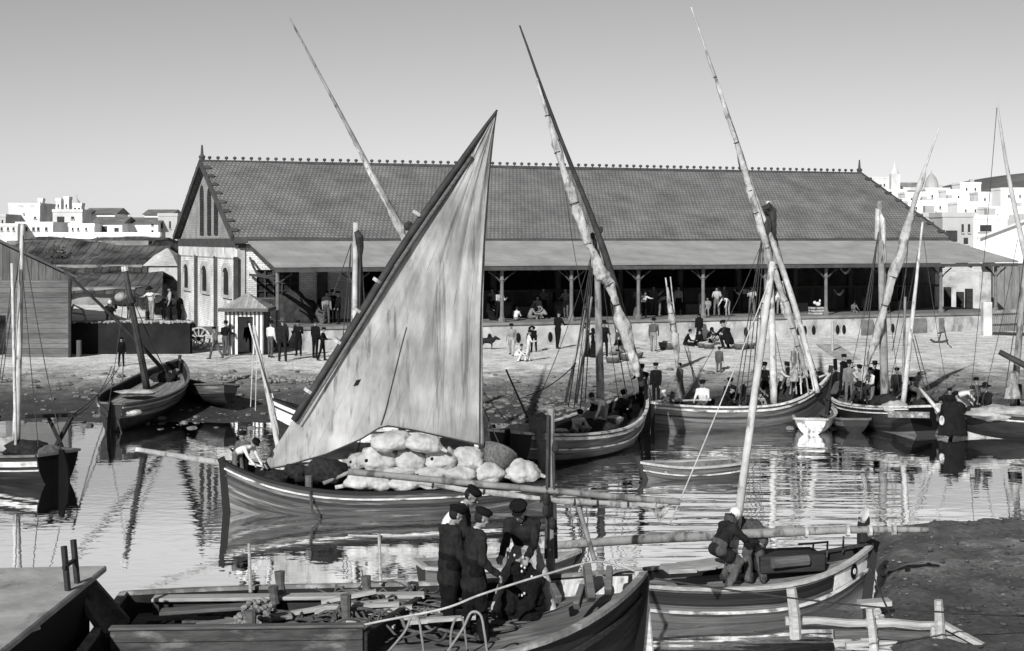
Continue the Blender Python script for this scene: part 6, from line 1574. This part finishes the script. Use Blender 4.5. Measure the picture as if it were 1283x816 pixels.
# ================================================================ white town
HW = mat('town limewash', .6, .9, .1, .3, patch=.1, bump=.05); HG = mat('town grey wash', .3, .9, .15, .3, bump=.05); HR = mat('town roof tile', .13, .9, .3, 1); WIN = mat('town window', .03, .5, .3, 3); HS = mat('town dull limewash', .42, .9, .2, .4, bump=.05); HW2 = mat('town stained limewash', .5, .9, .2, .5, bump=.05, streak=((.3, .3, .5), .8, .55, .6))  # HS is a greyer wash, so tone differs from building to building
def house(px0, px1, yt, yb, D, label, m=None, roof='flat', wins=(), depth=9., rh=6, cat='house', name='house'):
    x0, x1 = (px0-CX)/FPX*D, (px1-CX)/FPX*D; z0, z1 = CZ-(yb-HY)/FPX*D-3, CZ-(yt-HY)/FPX*D; k = D/FPX
    o = empty(name, ((x0+x1)/2, D, z0), 0, label, cat)
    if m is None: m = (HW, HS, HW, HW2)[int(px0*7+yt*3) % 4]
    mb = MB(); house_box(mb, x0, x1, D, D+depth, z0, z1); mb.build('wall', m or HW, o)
    if (int(px0)+int(yt)) % 3 == 0 and roof == 'flat' and x1-x0 > 3: mb = MB(); q_ = lerp(x0, x1, .7); house_box(mb, q_-.5, q_+.5, D+2, D+3, z1+.01, z1+1.3); mb.build('chimney', HG, o)
    if roof == 'flat':
        mb = MB(); t = .35; house_box(mb, x0-.1, x1+.1, D-.1, D+t, z1, z1+.5); house_box(mb, x0-.1, x0+t, D+t, D+depth, z1, z1+.5); house_box(mb, x1-t, x1+.1, D+t, D+depth, z1, z1+.5); mb.build('parapet', m or HW, o)
    elif roof == 'tile':
        h = rh*k; mb = MB(); mb.add([(x0-.4, D-.5, z1), (x1+.4, D-.5, z1), (x1+.4, D+depth/2, z1+h), (x0-.4, D+depth/2, z1+h), (x0-.4, D+depth+.5, z1), (x1+.4, D+depth+.5, z1)], [(0, 1, 2, 3), (3, 2, 5, 4), (0, 3, 4), (1, 5, 2), (0, 4, 5, 1)]); mb.build('roof', HR, o)
    for wx, wy, ww, wh in wins:
        c_ = P(wx, wy, D); mb = MB(); mb.box((c_.x, D-.01, c_.z), (ww*k*.9, .12, wh*k)); wn_ = mb.build('window', WIN, o); mb = MB(); mb.box((c_.x, D-.06, c_.z-wh*k*.5-.08), (ww*k*1.25, .3, .14)); mb.build('sill', HG, wn_)
    return o
W_ = lambda xs, y, w_=2., h_=3.: [(x, y, w_, h_) for x in xs]
house(-30, 7, 272, 300, 262, 'grey house cut by the left edge of the town', HG, wins=W_((-4, 3), 278, 2, 5))
house(-25, 22, 284, 303, 240, 'low white house front with a dark window pair at far left', wins=W_((2, 10, 17), 287, 2.5, 4))
house(11, 50, 258, 300, 270, 'tall blank white block standing highest at the left of town', wins=[(44, 273, 3, 2.5), (30, 268, 1.5, 2)])
house(20, 66, 282, 303, 244, 'long low white house with row of five dark windows', wins=W_((24, 33, 42, 48, 58), 287, 3.4, 4.4))
house(48, 53, 252, 268, 275, 'narrow white turret with a dark slot above the blank block', wins=[(51, 256, 1.6, 5)], depth=1.5)
house(66, 103, 266, 300, 262, 'white house with big dark loggia opening and cornice', HS, wins=[(76, 276, 10, 9), (91, 273, 4, 3)])
house(70, 76, 252, 266, 266, 'small left pavilion on the roof of the loggia house', wins=[(73, 258, 2, 4)], depth=2)
house(80, 86, 250, 266, 266, 'small right pavilion on the roof of the loggia house', wins=[(83, 258, 2, 4)], depth=2)
cu = house(91, 102, 258, 272, 266, 'little church with pointed cupola among the left houses', wins=[(94, 263, 2.5, 5), (99, 263, 2.5, 5)], depth=2., cat='church', name='chapel')
mb = MB(); c = P(96, 258, 267); mb.lathe([(.75, 0), (.7, .5), (.35, 1.), (.12, 1.3), (.05, 2.)], c, 8); mb.build('cupola', HG, cu)
house(86, 118, 284, 303, 242, 'white house front below the little church', wins=W_((91, 98, 108), 287, 2.4, 3.2))
house(106, 144, 268, 298, 268, 'white house with long grey tiled roof and chimney right of the church', roof='tile', rh=8, wins=W_((113, 122), 275, 2, 3))
house(116, 153, 280, 303, 246, 'white house with steep dark slope roof and wide black porch', roof='tile', rh=9, wins=[(119, 287, 5, 8), (131, 287, 7, 7), (146, 288, 6, 5)])
house(144, 198, 280, 303, 250, 'long white house with narrow dark roof strip', roof='tile', rh=8, wins=[(191, 282, 3, 2), (191, 290, 3, 3), (170, 292, 2.4, 3)])
house(181, 214, 269, 290, 275, 'far house with low grey roof seen over the long white one', roof='tile', rh=7, wins=W_((188, 204), 274, 2, 2.5))
house(198, 222, 271, 303, 252, 'grey house with pale window and white cornice beside the hall gable', HG, wins=[(203, 282, 2.5, 9), (213, 282, 2.5, 9)])
house(60, 200, 296, 306, 200, 'long low white boundary wall in front of the town at left', wins=W_((72, 80, 122, 168), 298, 2, 1.8), depth=1., cat='wall', name='town_wall')
mb = MB()
# right town and church on its hill
ch = empty('church', P(1130, 245, 420), 0, 'church with domed bell tower, dark nave roof and ribbed dome on the right hill', 'church')
k = 420/FPX
mb = MB(); c = P(1121, 250, 418); mb.box(c+Vector((0, 0, 1.5)), (11*k, 11*k, 11)); mb.build('tower', HS, ch)
mb = MB(); c = P(1121, 228, 418); mb.lathe([(1.35, 0), (1.35, .15), (1.05, .2), (1.05, 2.0), (1.3, 2.1), (1.2, 2.6), (.8, 3.4), (.45, 3.8), (.4, 4.4), (.12, 4.8), (.05, 6.2)], c, 10); tw = mb.build('belfry', HS, ch)
mb = MB()
for q in range(4): a = q*math.pi/2-.8; mb.box(c+Vector((math.cos(a)*1.05, math.sin(a)*1.05, 1.2)), (.5, .5, 1.2), a)
mb.build('bell_opening', WIN, tw)
house_ = [(1127, 1152, 240, 252)]
mb = MB(); a, b = P(1126, 252, 424), P(1158, 252, 424); mb.box((a+b)/2+Vector((0, 3, .8)), ((b-a).length, 8, 6.)); mb.build('nave', HS, ch)
mb = MB(); zt_ = CZ-(240-HY)/FPX*424; mb.add([(a.x, 422.5, zt_), (b.x, 422.5, zt_), (b.x, 427, zt_+2.6), (a.x, 427, zt_+2.6), (a.x, 431.5, zt_), (b.x, 431.5, zt_)], [(0, 1, 2, 3), (3, 2, 5, 4), (0, 3, 4), (1, 5, 2), (0, 4, 5, 1)]); mb.build('nave_roof', HR, ch)
mb = MB(); c = P(1167, 236, 424); mb.lathe([(1.9, -4), (1.9, -.2), (2.05, 0), (1.95, .9), (1.75, 1.8), (1.3, 2.9), (.7, 3.7), (.2, 4.1), (.08, 5.)], c, 14); mb.build('dome', HG, ch)
house(1085, 1115, 224, 250, 428, 'grey white convent block left of the church tower', HS, wins=W_((1092, 1100, 1108), 232, 2, 3))
for a in ((1108, 1136, 240, 262, 380, 'small white house directly below the bell tower', ((1114, 248), (1126, 248))),
          (1134, 1164, 243, 264, 372, 'white house below the church nave', ((1142, 250), (1154, 250))),
          (1160, 1190, 238, 262, 378, 'white block right below the ribbed dome', ((1168, 246), (1180, 246))),
          (1186, 1208, 240, 262, 366, 'narrow white house between dome and hill', ((1192, 247), (1201, 247))),
          (1203, 1229, 231, 262, 372, 'tall white house with two small windows below the hill', ((1211, 237), (1222, 237))),
          (1226, 1258, 243, 268, 360, 'white house at the foot of the dark hill', ((1234, 250), (1247, 248))),
          (1254, 1300, 238, 268, 352, 'white house cut by the right edge below the hill', ((1264, 246), (1278, 246))),
          (1100, 1140, 252, 276, 320, 'low white house at the left just over the hall ridge end', ((1112, 260), (1128, 262))),
          (1138, 1172, 254, 280, 310, 'white house behind the tall leaning yard on the right', ((1148, 261), (1163, 262))),
          (1170, 1204, 252, 278, 315, 'white house with grey shed roofs in the middle of the right town', ((1178, 260), (1194, 260))),
          (1200, 1240, 256, 282, 300, 'wide white house front in the middle of the slope', ((1210, 264), (1222, 264), (1232, 266))),
          (1238, 1300, 262, 290, 290, 'long white wall and house at right edge halfway down the slope', ((1250, 270), (1264, 272)))):
    house(*a[:6], wins=[(x, y, 2.2, 3.2) for x, y in a[6]], depth=7)
house(1144, 1183, 272, 310, 165, 'grey house with balustrade parapet just beyond the hall roof', HG, wins=[(1170, 286, 6, 10), (1153, 286, 5, 10)], depth=10)
house(1181, 1220, 272, 320, 160, 'grey house with dark arch and two storeys of windows', HG, wins=[(1206, 286, 3, 10), (1214, 286, 3, 10), (1210, 302, 6, 8), (1192, 296, 16, 14)], depth=10)
house(1219, 1262, 275, 320, 172, 'white walled house with grey lean-to roof beyond the porch', HW, wins=[(1235, 286, 16, 8)], depth=8)
gs = empty('white_shed', P(1258, 320, 135), 0, 'white gabled shed with sloping bright roof at the right edge', 'shed')
mb = MB(); mb.prism([P(1228, 330, 135), P(1340, 330, 135), P(1340, 298, 135), P(1290, 273, 135), P(1228, 296, 135)], Vector((3, 9, 0))); mb.build('wall', HW, gs)
mb = MB(); mb.prism([P(1225, 297.5, 134.5), P(1290, 272.5, 134.5), P(1290, 275.5, 134.5), P(1225, 300, 134.5)], Vector((3, 10, 0))); mb.build('roof', HS, gs)
# far hill
mb = MB()
def hillf(a, b):
    x = lerp(255, 520, a); y = lerp(800, 1250, b); e = math.sin(math.pi*min(1, max(0, a)))**.55*math.sin(math.pi*b)**.6
    return (x, y, 22+e*31+1.6*nz(x*.03, y*.03)*e)
mb.sheet(hillf, 60, 30); mb.build('hill', mat('scrub hill', .1, .95, .35, .05, patch=.3, bump=.6, bscale=.3), smooth=True, kind='structure')
# ================================================================ small things on beach, quay and porch
def basket(p, r, label, full=True, m=None):
    o = empty('fish_basket', p, 0, label, 'basket', 'baskets along the shore')
    mb = MB(); mb.lathe([(r*.75, 0), (r*.95, r*.5), (r, r*.8), (r*.9, r*.8), (r*.8, r*.5)], p, 12); mb.build('basket_body', m or mat('wicker', .07, .9, .5, 14), o, smooth=True)
    if full: mb = MB(); mb.ell(Vector(p)+Vector((0, 0, r*.72)), (r*.85, r*.85, r*.3), None, 12, 6, bulge(None, 1, p[0])); mb.build('catch', mat('fish heap', .3, .5, .5, 14), o)
    return o
for px, py, r, lab in ((787, 452, .4, 'round basket heaped with fish left of the walking man in light trousers'), (797, 449, .35, 'second round basket just right of the heaped one by the yard foot'), (768, 455, .35, 'basket in front of the squatting woman in grey'), (836, 438, .45, 'dark basket on the sand by the upright furled sail'), (881, 436, .32, 'small white basket before the row of sitting women'), (888, 437, .3, 'basket held between the sitting women and the big kneeling one'), (928, 438, .38, 'basket right of the large kneeling woman in black'), (938, 437, .36, 'basket nearest the tall shrouds on the quay')):
    basket(at(px, py), r, lab)
inb = lambda px, D, z: Vector(((px-CX)/FPX*D, D, z))
for px, D, z, r, lab in ((729, 45.6, .62, .3, 'basket of silver fish amidships in the black hulled boat'), (770, 47, .75, .3, 'basket near the bow of the black hulled boat'), (703, 45, .62, .28, 'basket close to the stern of the black hulled boat'), (893, 52, .5, .3, 'basket beside the tiller man in the grey boat'), (944, 52.2, .5, .3, 'basket under the shrouds of the grey boat'), (1088, 53.2, .6, .3, 'basket at the feet of the white shirted man in the black boat'), (1205, 50, .6, .28, 'basket beside the bent man in the right edge boat'), (1250, 50, .6, .3, 'basket near the boom in the right edge boat')):
    basket(inb(px, D, z), r, lab)
NETM = mat('dark net', .02, .95, .6, 12, bump=.8)
def heap(px, D, z, rx, rz, label, m=NETM, name='net_heap', cat='net', ry=None):
    mb = MB(); mb.ell(inb(px, D, z), (rx, ry or rx*.7, rz), None, 22, 14, lambda d: 1+.3*nz(d.x*2+px, d.y*2, d.z*2)+.14*nz(d.x*5, d.y*5, d.z*5+px)+.06*nz(d.x*13, d.y*13, d.z*13)); return mb.build(name, m, smooth=True, label=label, cat=cat)
SAILC = mat('folded canvas', .26, .95, .35, 4, bump=.7)
heap(735, 46, .7, .9, .35, 'dark net heap round the mast of the black hulled boat')
heap(655, 43.8, .95, .55, .25, 'pale folded canvas on the stern of the black hulled boat', SAILC, 'folded_canvas', 'canvas')
heap(668, 44.2, 1., .3, .3, 'black bundle beside the pole at the stern of the black hulled boat')
heap(745, 46.4, .8, .4, .3, 'pale folded canvas by the bending man in the black hulled boat', SAILC, 'folded_canvas', 'canvas')
heap(925, 52.6, .75, 1.1, .35, 'long dark net heap under the shrouds of the grey boat')
heap(985, 53.4, .9, .8, .4, 'dark net heap right of the mast in the grey boat')
heap(1118, 52.3, .8, .7, .4, 'dark net heap between the masts of the black boat')
heap(1122, 50.9, .85, .45, .24, 'white bundle of canvas at the foot of the thin white mast', SAILC, 'folded_canvas', 'canvas')
heap(1160, 51.4, .85, .5, .3, 'dark gear at the right end of the black boat')
heap(1225, 50.2, .75, .9, .25, 'flat dark net heap amidships in the right edge boat')
heap(1256, 49.9, .8, 1.3, .25, 'grey tarpaulin covering the cargo of the right edge boat', SAILC, 'tarpaulin', 'tarpaulin')
heap(35, 41.4, .75, .6, .28, 'dark net heap around the masts of the left edge boat')
heap(8, 41.8, .8, .4, .25, 'white bundle of canvas on the left edge boat', SAILC, 'folded_canvas', 'canvas')
heap(62, 40.9, .7, .35, .25, 'coil of old rope on the stern of the left edge boat', mat('old rope', .06, .9, .6, 6), 'rope_coil', 'rope')
heap(205, 57.8, H(-12.5, 58)+.95, .5, .25, 'dark gear lying in the high end of the beached boat')
heap(172, 54.2, 1.05, .7, .1, 'pale sail cloth spread on the deck of the beached boat', SAILC, 'spread_sail', 'canvas')
# black net hung over the stern of the black boat
mb = MB(); mb.sheet(lambda a, b: P(lerp(1178, 1208, a)+5*(b-.3)*(a-.5)+2*nz(a*4, b*3), lerp(507, 546, b)-4*math.sin(3.1*a)*(1-b), 49.7-.25*math.sin(3.14*a)+.12*nz(a*5, b*4)), 16, 14, None, .08); hn = mb.build('hanging_net', MATS['tarred net'], smooth=True, label='black net hanging over the side at the stern of the black boat', cat='net')
mb = MB(); mb.ell(P(1180, 527, 49.42), (.09, .05, .16), None, 10, 8); mb.build('white_float', H_WHITE, hn)
# furled sail on an upright pole
o = empty('furled_sail_pole', at(848, 466), 0, 'two thin spars with a white furled sail standing upright on the sand', 'sail')
b0 = at(848, 466); D0 = b0.y
pole(o, 'pole', P(848, 464, D0), P(834, 348, D0), .06, .04, SPAR_L); pole(o, 'pole', P(850, 440, D0+.2), P(840, 347, D0+.2), .05, .03, SPAR_L)
furled(o, [P(848, 460, D0-.1), P(845, 425, D0-.1), P(840, 395, D0-.1), P(836, 360, D0-.1)], [(0, .12), (.3, .36), (.7, .26), (1, .08)], 4, seed=41, side=(.3, -.3, 0))
# anchor, dogs, plank, ramp
o = empty('anchor', at(1176, 442), 0, 'small iron anchor lying on the sand at right with its chain', 'anchor')
a = at(1176, 430); mb = MB(); mb.tube([a+Vector((0, 0, .1)), a+Vector((.2, .2, .6))], .05, 6); mb.tube(spline([a+Vector((-.45, -.1, .2)), a+Vector((-.25, 0, .08)), a+Vector((0, 0, .06)), a+Vector((.3, .1, .08)), a+Vector((.55, .2, .15))], 4), .06, 6); mb.tube([a+Vector((.1, .4, .5)), a+Vector((.3, -.05, .6))], .04, 6); mb.build('anchor_iron', IRON, o)
mb = MB(); mb.tube(spline([a+Vector((.35, .2, .85)), a+Vector((.2, -1, .05)), a+Vector((-.2, -3, .0)), a+Vector((-1., -6, -.1))], 6), .035, 5); mb.build('chain', IRON, o)
def dog(p, face, label, lying=True):
    pr = []; c = lambda a, b, r0, r1: pr.append((Vector(a), Vector(b), r0, r1, 0)); z = .14 if lying else .42
    c((-.28, 0, z), (.25, 0, z+.03), .13, .15); c((.28, 0, z+.04), (.42, 0, z+.12), .1, .085); c((.42, 0, z+.14), (.62, 0, z+.07), .09, .045); c((-.36, 0, z), (-.62, .1, z-.06 if lying else z+.1), .04, .02)
    for y in (.05, -.05): c((.42, y, z+.19), (.38, y*1.6, z+.24), .03, .02)
    for y in (.1, -.1):
        if lying: c((.2, y, .1), (.52, y, .05), .05, .035); c((-.2, y, .12), (-.02, y*1.7, .06), .08, .045); c((-.02, y*1.7, .06), (.12, y*1.6, .05), .04, .03)
        else:
            c((.22, y*.8, z), (.24, y*.8, .2), .06, .04); c((.24, y*.8, .2), (.24, y*.8, .03), .035, .03); c((-.25, y*.8, z), (-.18, y*.8, .28), .09, .05); c((-.18, y*.8, .28), (-.3, y*.8, .18), .045, .035); c((-.3, y*.8, .18), (-.27, y*.8, .03), .033, .03)
    me = skin_mesh(pr, .025, 2, 0); me.materials.append(mat('dog coat', .015, .9, .3, 8)); o = bpy.data.objects.new('dog', me); COL.objects.link(o); o.location = p; o.rotation_euler = (0, 0, R(90-face)); o.scale = (1.05,)*3; return tag(o, label, 'dog')
dog(at(1062, 419), 100, 'black dog lying on the quay near the far wooden buttress')
dog(at(1010, 421), 80, 'black dog lying at the wall foot behind the grey boat yard')
dog(at(610, 438), 90, 'black dog standing by the wall close to the sail', False)
mb = MB(); a, b = at(1036, 433), at(1075, 461); mb.beam(a+Vector((0, 0, .06)), b+Vector((0, 0, .06)), 1.1, .05); mb.build('landing_stage', SPAR_L, label='pale plank gangway lying across the sand right of the tall yard', cat='gangway')
mb = MB(); a = at(1043, 441); mb.tube([a, a+Vector((0, 0, 1.5))], .07, 7); mb.build('post', WOOD_L, label='thin pale post standing on the quay behind the grey boat bow', cat='post')
# ropes from the boats to the shore
for a, b, s, lab in ((P(640, 525, 43.5), at(590, 470)+Vector((0, 0, .2)), .3, 'slack dark rope from the black hulled boat to the beach at left'),
                     (P(660, 500, 44)+Vector((0, 0, .1)), P(722, 455, 45.5), .15, 'dark stay running up from the stern of the black hulled boat to its shrouds'),
                     (P(880, 500, 52), at(858, 440)+Vector((0, 0, .2)), .1, 'left one of two ropes from the grey boat up to the sitting women'),
                     (P(874, 500, 51.8), at(862, 440)+Vector((0, 0, .2)), .1, 'right one of two ropes from the grey boat up to the sitting women'),
                     (P(90, 520, 42.5), at(152, 458)+Vector((0, 0, .1)), .25, 'long rope from the left edge boat to the boy on the quay'),
                     (P(92, 522, 42.3), at(140, 462)+Vector((0, 0, .1)), .4, 'slack rope from the left edge boat across the mud'),
                     (P(800, 505, 49.5), at(810, 470)+Vector((0, 0, .1)), .1, 'short rope from the black hulled bow to the sand'),
                     (P(967, 345, 26.6), P(840, 655, 25.9), .05, 'thin pale stay slanting down from the leaning mast to the water'),
                     (P(1050, 485, 56), at(1010, 450)+Vector((0, 0, .1)), .2, 'rope from the curved end of the black boat to the quay')):
    mb = MB(); mb.tube(rope_pts(a, b, s, 14), .016 if a.y > 30 else .011, 5); mb.build('mooring_rope', ROPE_L if 'pale' in lab else ROPE_D, smooth=True, label=lab, cat='rope')
# under the porch: slung cloths, notices, a fowl on a crate
for px, py, w_, wq, lab in ((822, 369, 20, 12, 'white cloth sling hanging left of the middle column under the porch'), (925, 367, 12, 12, 'short white sling hanging under the porch left of the tall shrouds'), (941, 367, 9, 12, 'smallest white sling hanging beside the tall shrouds'), (1051, 368, 14, 12, 'white crescent sling hanging low right of the bare column'), (1059, 341, 14, 14.5, 'white crescent sling hanging highest under the porch eaves')):
    u = pxu(px, wq); c = B(u, wq, 0); D_ = c.y; zc = CZ-(py-HY)/FPX*D_; hw_ = w_/2/FPX*D_
    mb = MB(); mb.sheet(lambda a, b: c+UA*(lerp(-hw_, hw_, a))+Vector((0, 0, zc+.22*abs(2*a-1)**2-.13*b*(1-abs(2*a-1)**2)))+NF*(.12*(b-.5)), 12, 4, None, .02); mb.build('cloth_sling', CLOTH['white'], label=lab, cat='sling')
for px, py, lab in ((899, 363, 'small pale notice on the stall boards left of the white slings'), (933, 365, 'small pale notice between the two short white slings'), (671, 367, 'dark framed notice above the sitting group')):
    u = pxu(px, 9.4); c = B(u, 9.42, 0); mb = MB(); mb.box(Vector((c.x, c.y, CZ-(py-HY)/FPX*c.y)), (.32, .05, .34), RZ); mb.build('notice', HS if 'dark' not in lab else WOOD_M, label=lab, cat='notice')
u = pxu(1023, 15.2); c = B(u, 15.2, 2.13); o = empty('crate', c, RZ, 'pale slatted crate standing on the platform left of the bare column', 'crate')
mb = MB()
for z_ in (.08, .24, .4): mb.box(c+Vector((0, 0, z_)), (.8, .5, .11), RZ)
mb.build('slats', SPAR_L, o); mb = MB(); mb.box(c+Vector((0, 0, .24)), (.72, .44, .44), RZ); mb.build('inside', WOOD_D, o)
mb = MB(); mb.ell(c+Vector((.1, 0, .62)), (.16, .12, .13), None, 10, 8); mb.ell(c+Vector((.2, 0, .8)), (.06, .06, .09), None, 8, 6); mb.ell(c+Vector((-.1, 0, .7)), (.1, .05, .1), None, 8, 6); mb.build('goose', CLOTH['white'], smooth=True, label='white goose sitting on the pale slatted crate', cat='goose')
# stones, shells and weed
def scatter(name, n, fx, m, r0, r1, label, seed, fl=.5):
    rnd = random.Random(seed); mb = MB(); k = 0
    while k < n:
        p = fx(rnd)
        if p is None: continue
        x, y = p; z = H(x, y); r = r0+(r1-r0)*rnd.random()**3
        M = Matrix.Rotation(rnd.random()*6.3, 3, 'Z'); mb.ell((x, y, z+r*fl*.3), (r*rnd.uniform(.8, 1.5), r, r*fl), M, 6, 4, lambda d, s=k: 1+.3*nz(d.x*2+s, d.y*2, d.z*2)); k += 1
    return mb.build(name, m, label=label, cat='stones', kind='stuff')
def beach(r): x = r.uniform(-24, 20); y = r.uniform(50.5, 66); return (x, y)
def patchy(r):
    x, y = r.uniform(-2, 4), r.gauss(58, 2.4); return (x, y) if y > 51.5 else None
def nb(r):
    x, y = r.uniform(4.5, 13), r.uniform(22, 34); return (x, y) if bank(x, y) > .55 else None
ST = mat('beach stones', .1, .9, .6, 6); STP = mat('pale stones', .17, .9, .4, 6)
scatter('pebbles', 900, beach, ST, .04, .22, 'dark pebbles and weed strewn over the beach', 1)
scatter('pebbles', 420, patchy, ST, .05, .2, 'patch of dark pebbles on the beach behind the black hulled boat', 2)
scatter('shells', 160, beach, STP, .03, .1, 'pale shells and chips strewn over the beach', 3)
scatter('bank_stones', 1100, nb, mat('bank stones', .05, .8, .6, 6), .015, .075, 'dark stones and weed lumps on the near mud bank', 4)
scatter('bank_shells', 140, nb, STP, .015, .05, 'pale shells on the near mud bank', 5)
for k, (px, py, w_, lab) in enumerate(((370, 476, 1.9, 'pale heap of rubble on the beach left of the big yard'), (160, 478, 1.2, 'low pale patch of rubble beside the beached boat'), (300, 472, 1.6, 'flat pale rubble heap above the tilted dinghy'))):
    p = at(px, py); rnd = random.Random(k); mb = MB()
    for q in range(110):
        mb.ell(p+Vector((rnd.gauss(0, w_*.4), rnd.gauss(0, .6), .03)), (rnd.uniform(.04, .15), .08, rnd.uniform(.03, .08)), Matrix.Rotation(rnd.random()*3, 3, 'Z'), 6, 4)
    mb.build('rubble_heap', STP, label=lab, cat='rubble')

# barrels and boxes stacked under the porch
for px, wq, kind, lab in ((634, 11.8, 'b', 'dark barrel standing by the stall front near the sail'), (656, 11.2, 'c', 'low dark chest at the stall front behind the sitting group'), (700, 11.6, 'b', 'dark barrel left of the standing figure in black on the platform'), (742, 12.2, 'c', 'dark chest under the porch behind the dark masted rigging'), (838, 12., 'b', 'dark barrel behind the upright furled sail on the platform'), (866, 11.8, 'c', 'low chest left of the middle column against the stall boards'), (958, 12., 'b', 'dark barrel behind the tall shrouds on the platform'), (1000, 12.4, 'c', 'dark chest left of the slatted crate under the porch'), (1084, 12., 'b', 'dark barrel behind the tall mast of the black boat on the platform'), (1130, 12.4, 'c', 'dark chest at the far end of the stall front')):
    u = pxu(px, wq); p = B(u, wq, 2.13)
    if kind == 'b':
        o = empty('barrel', p, 0, lab, 'barrel'); mb = MB(); mb.lathe([(.27, 0), (.33, .25), (.35, .45), (.33, .65), (.27, .9), (.25, .87)], p, 14); mb.build('staves', WOOD_M, o, smooth=True)
        for z_ in (.16, .72): mb = MB(); mb.lathe([(.325, 0), (.335, .03), (.325, .06)], p+Vector((0, 0, z_)), 14, None, False); mb.build('hoop', IRON, o)
    else:
        o = empty('chest', p, RZ, lab, 'chest'); mb = MB(); mb.box(p+Vector((0, 0, .3)), (1.0, .6, .58), RZ); bevel(mb.build('chest_body', WOOD_M, o), .02); mb = MB(); mb.box(p+Vector((0, 0, .63)), (1.06, .66, .07), RZ); mb.build('lid', WOOD_D, o)
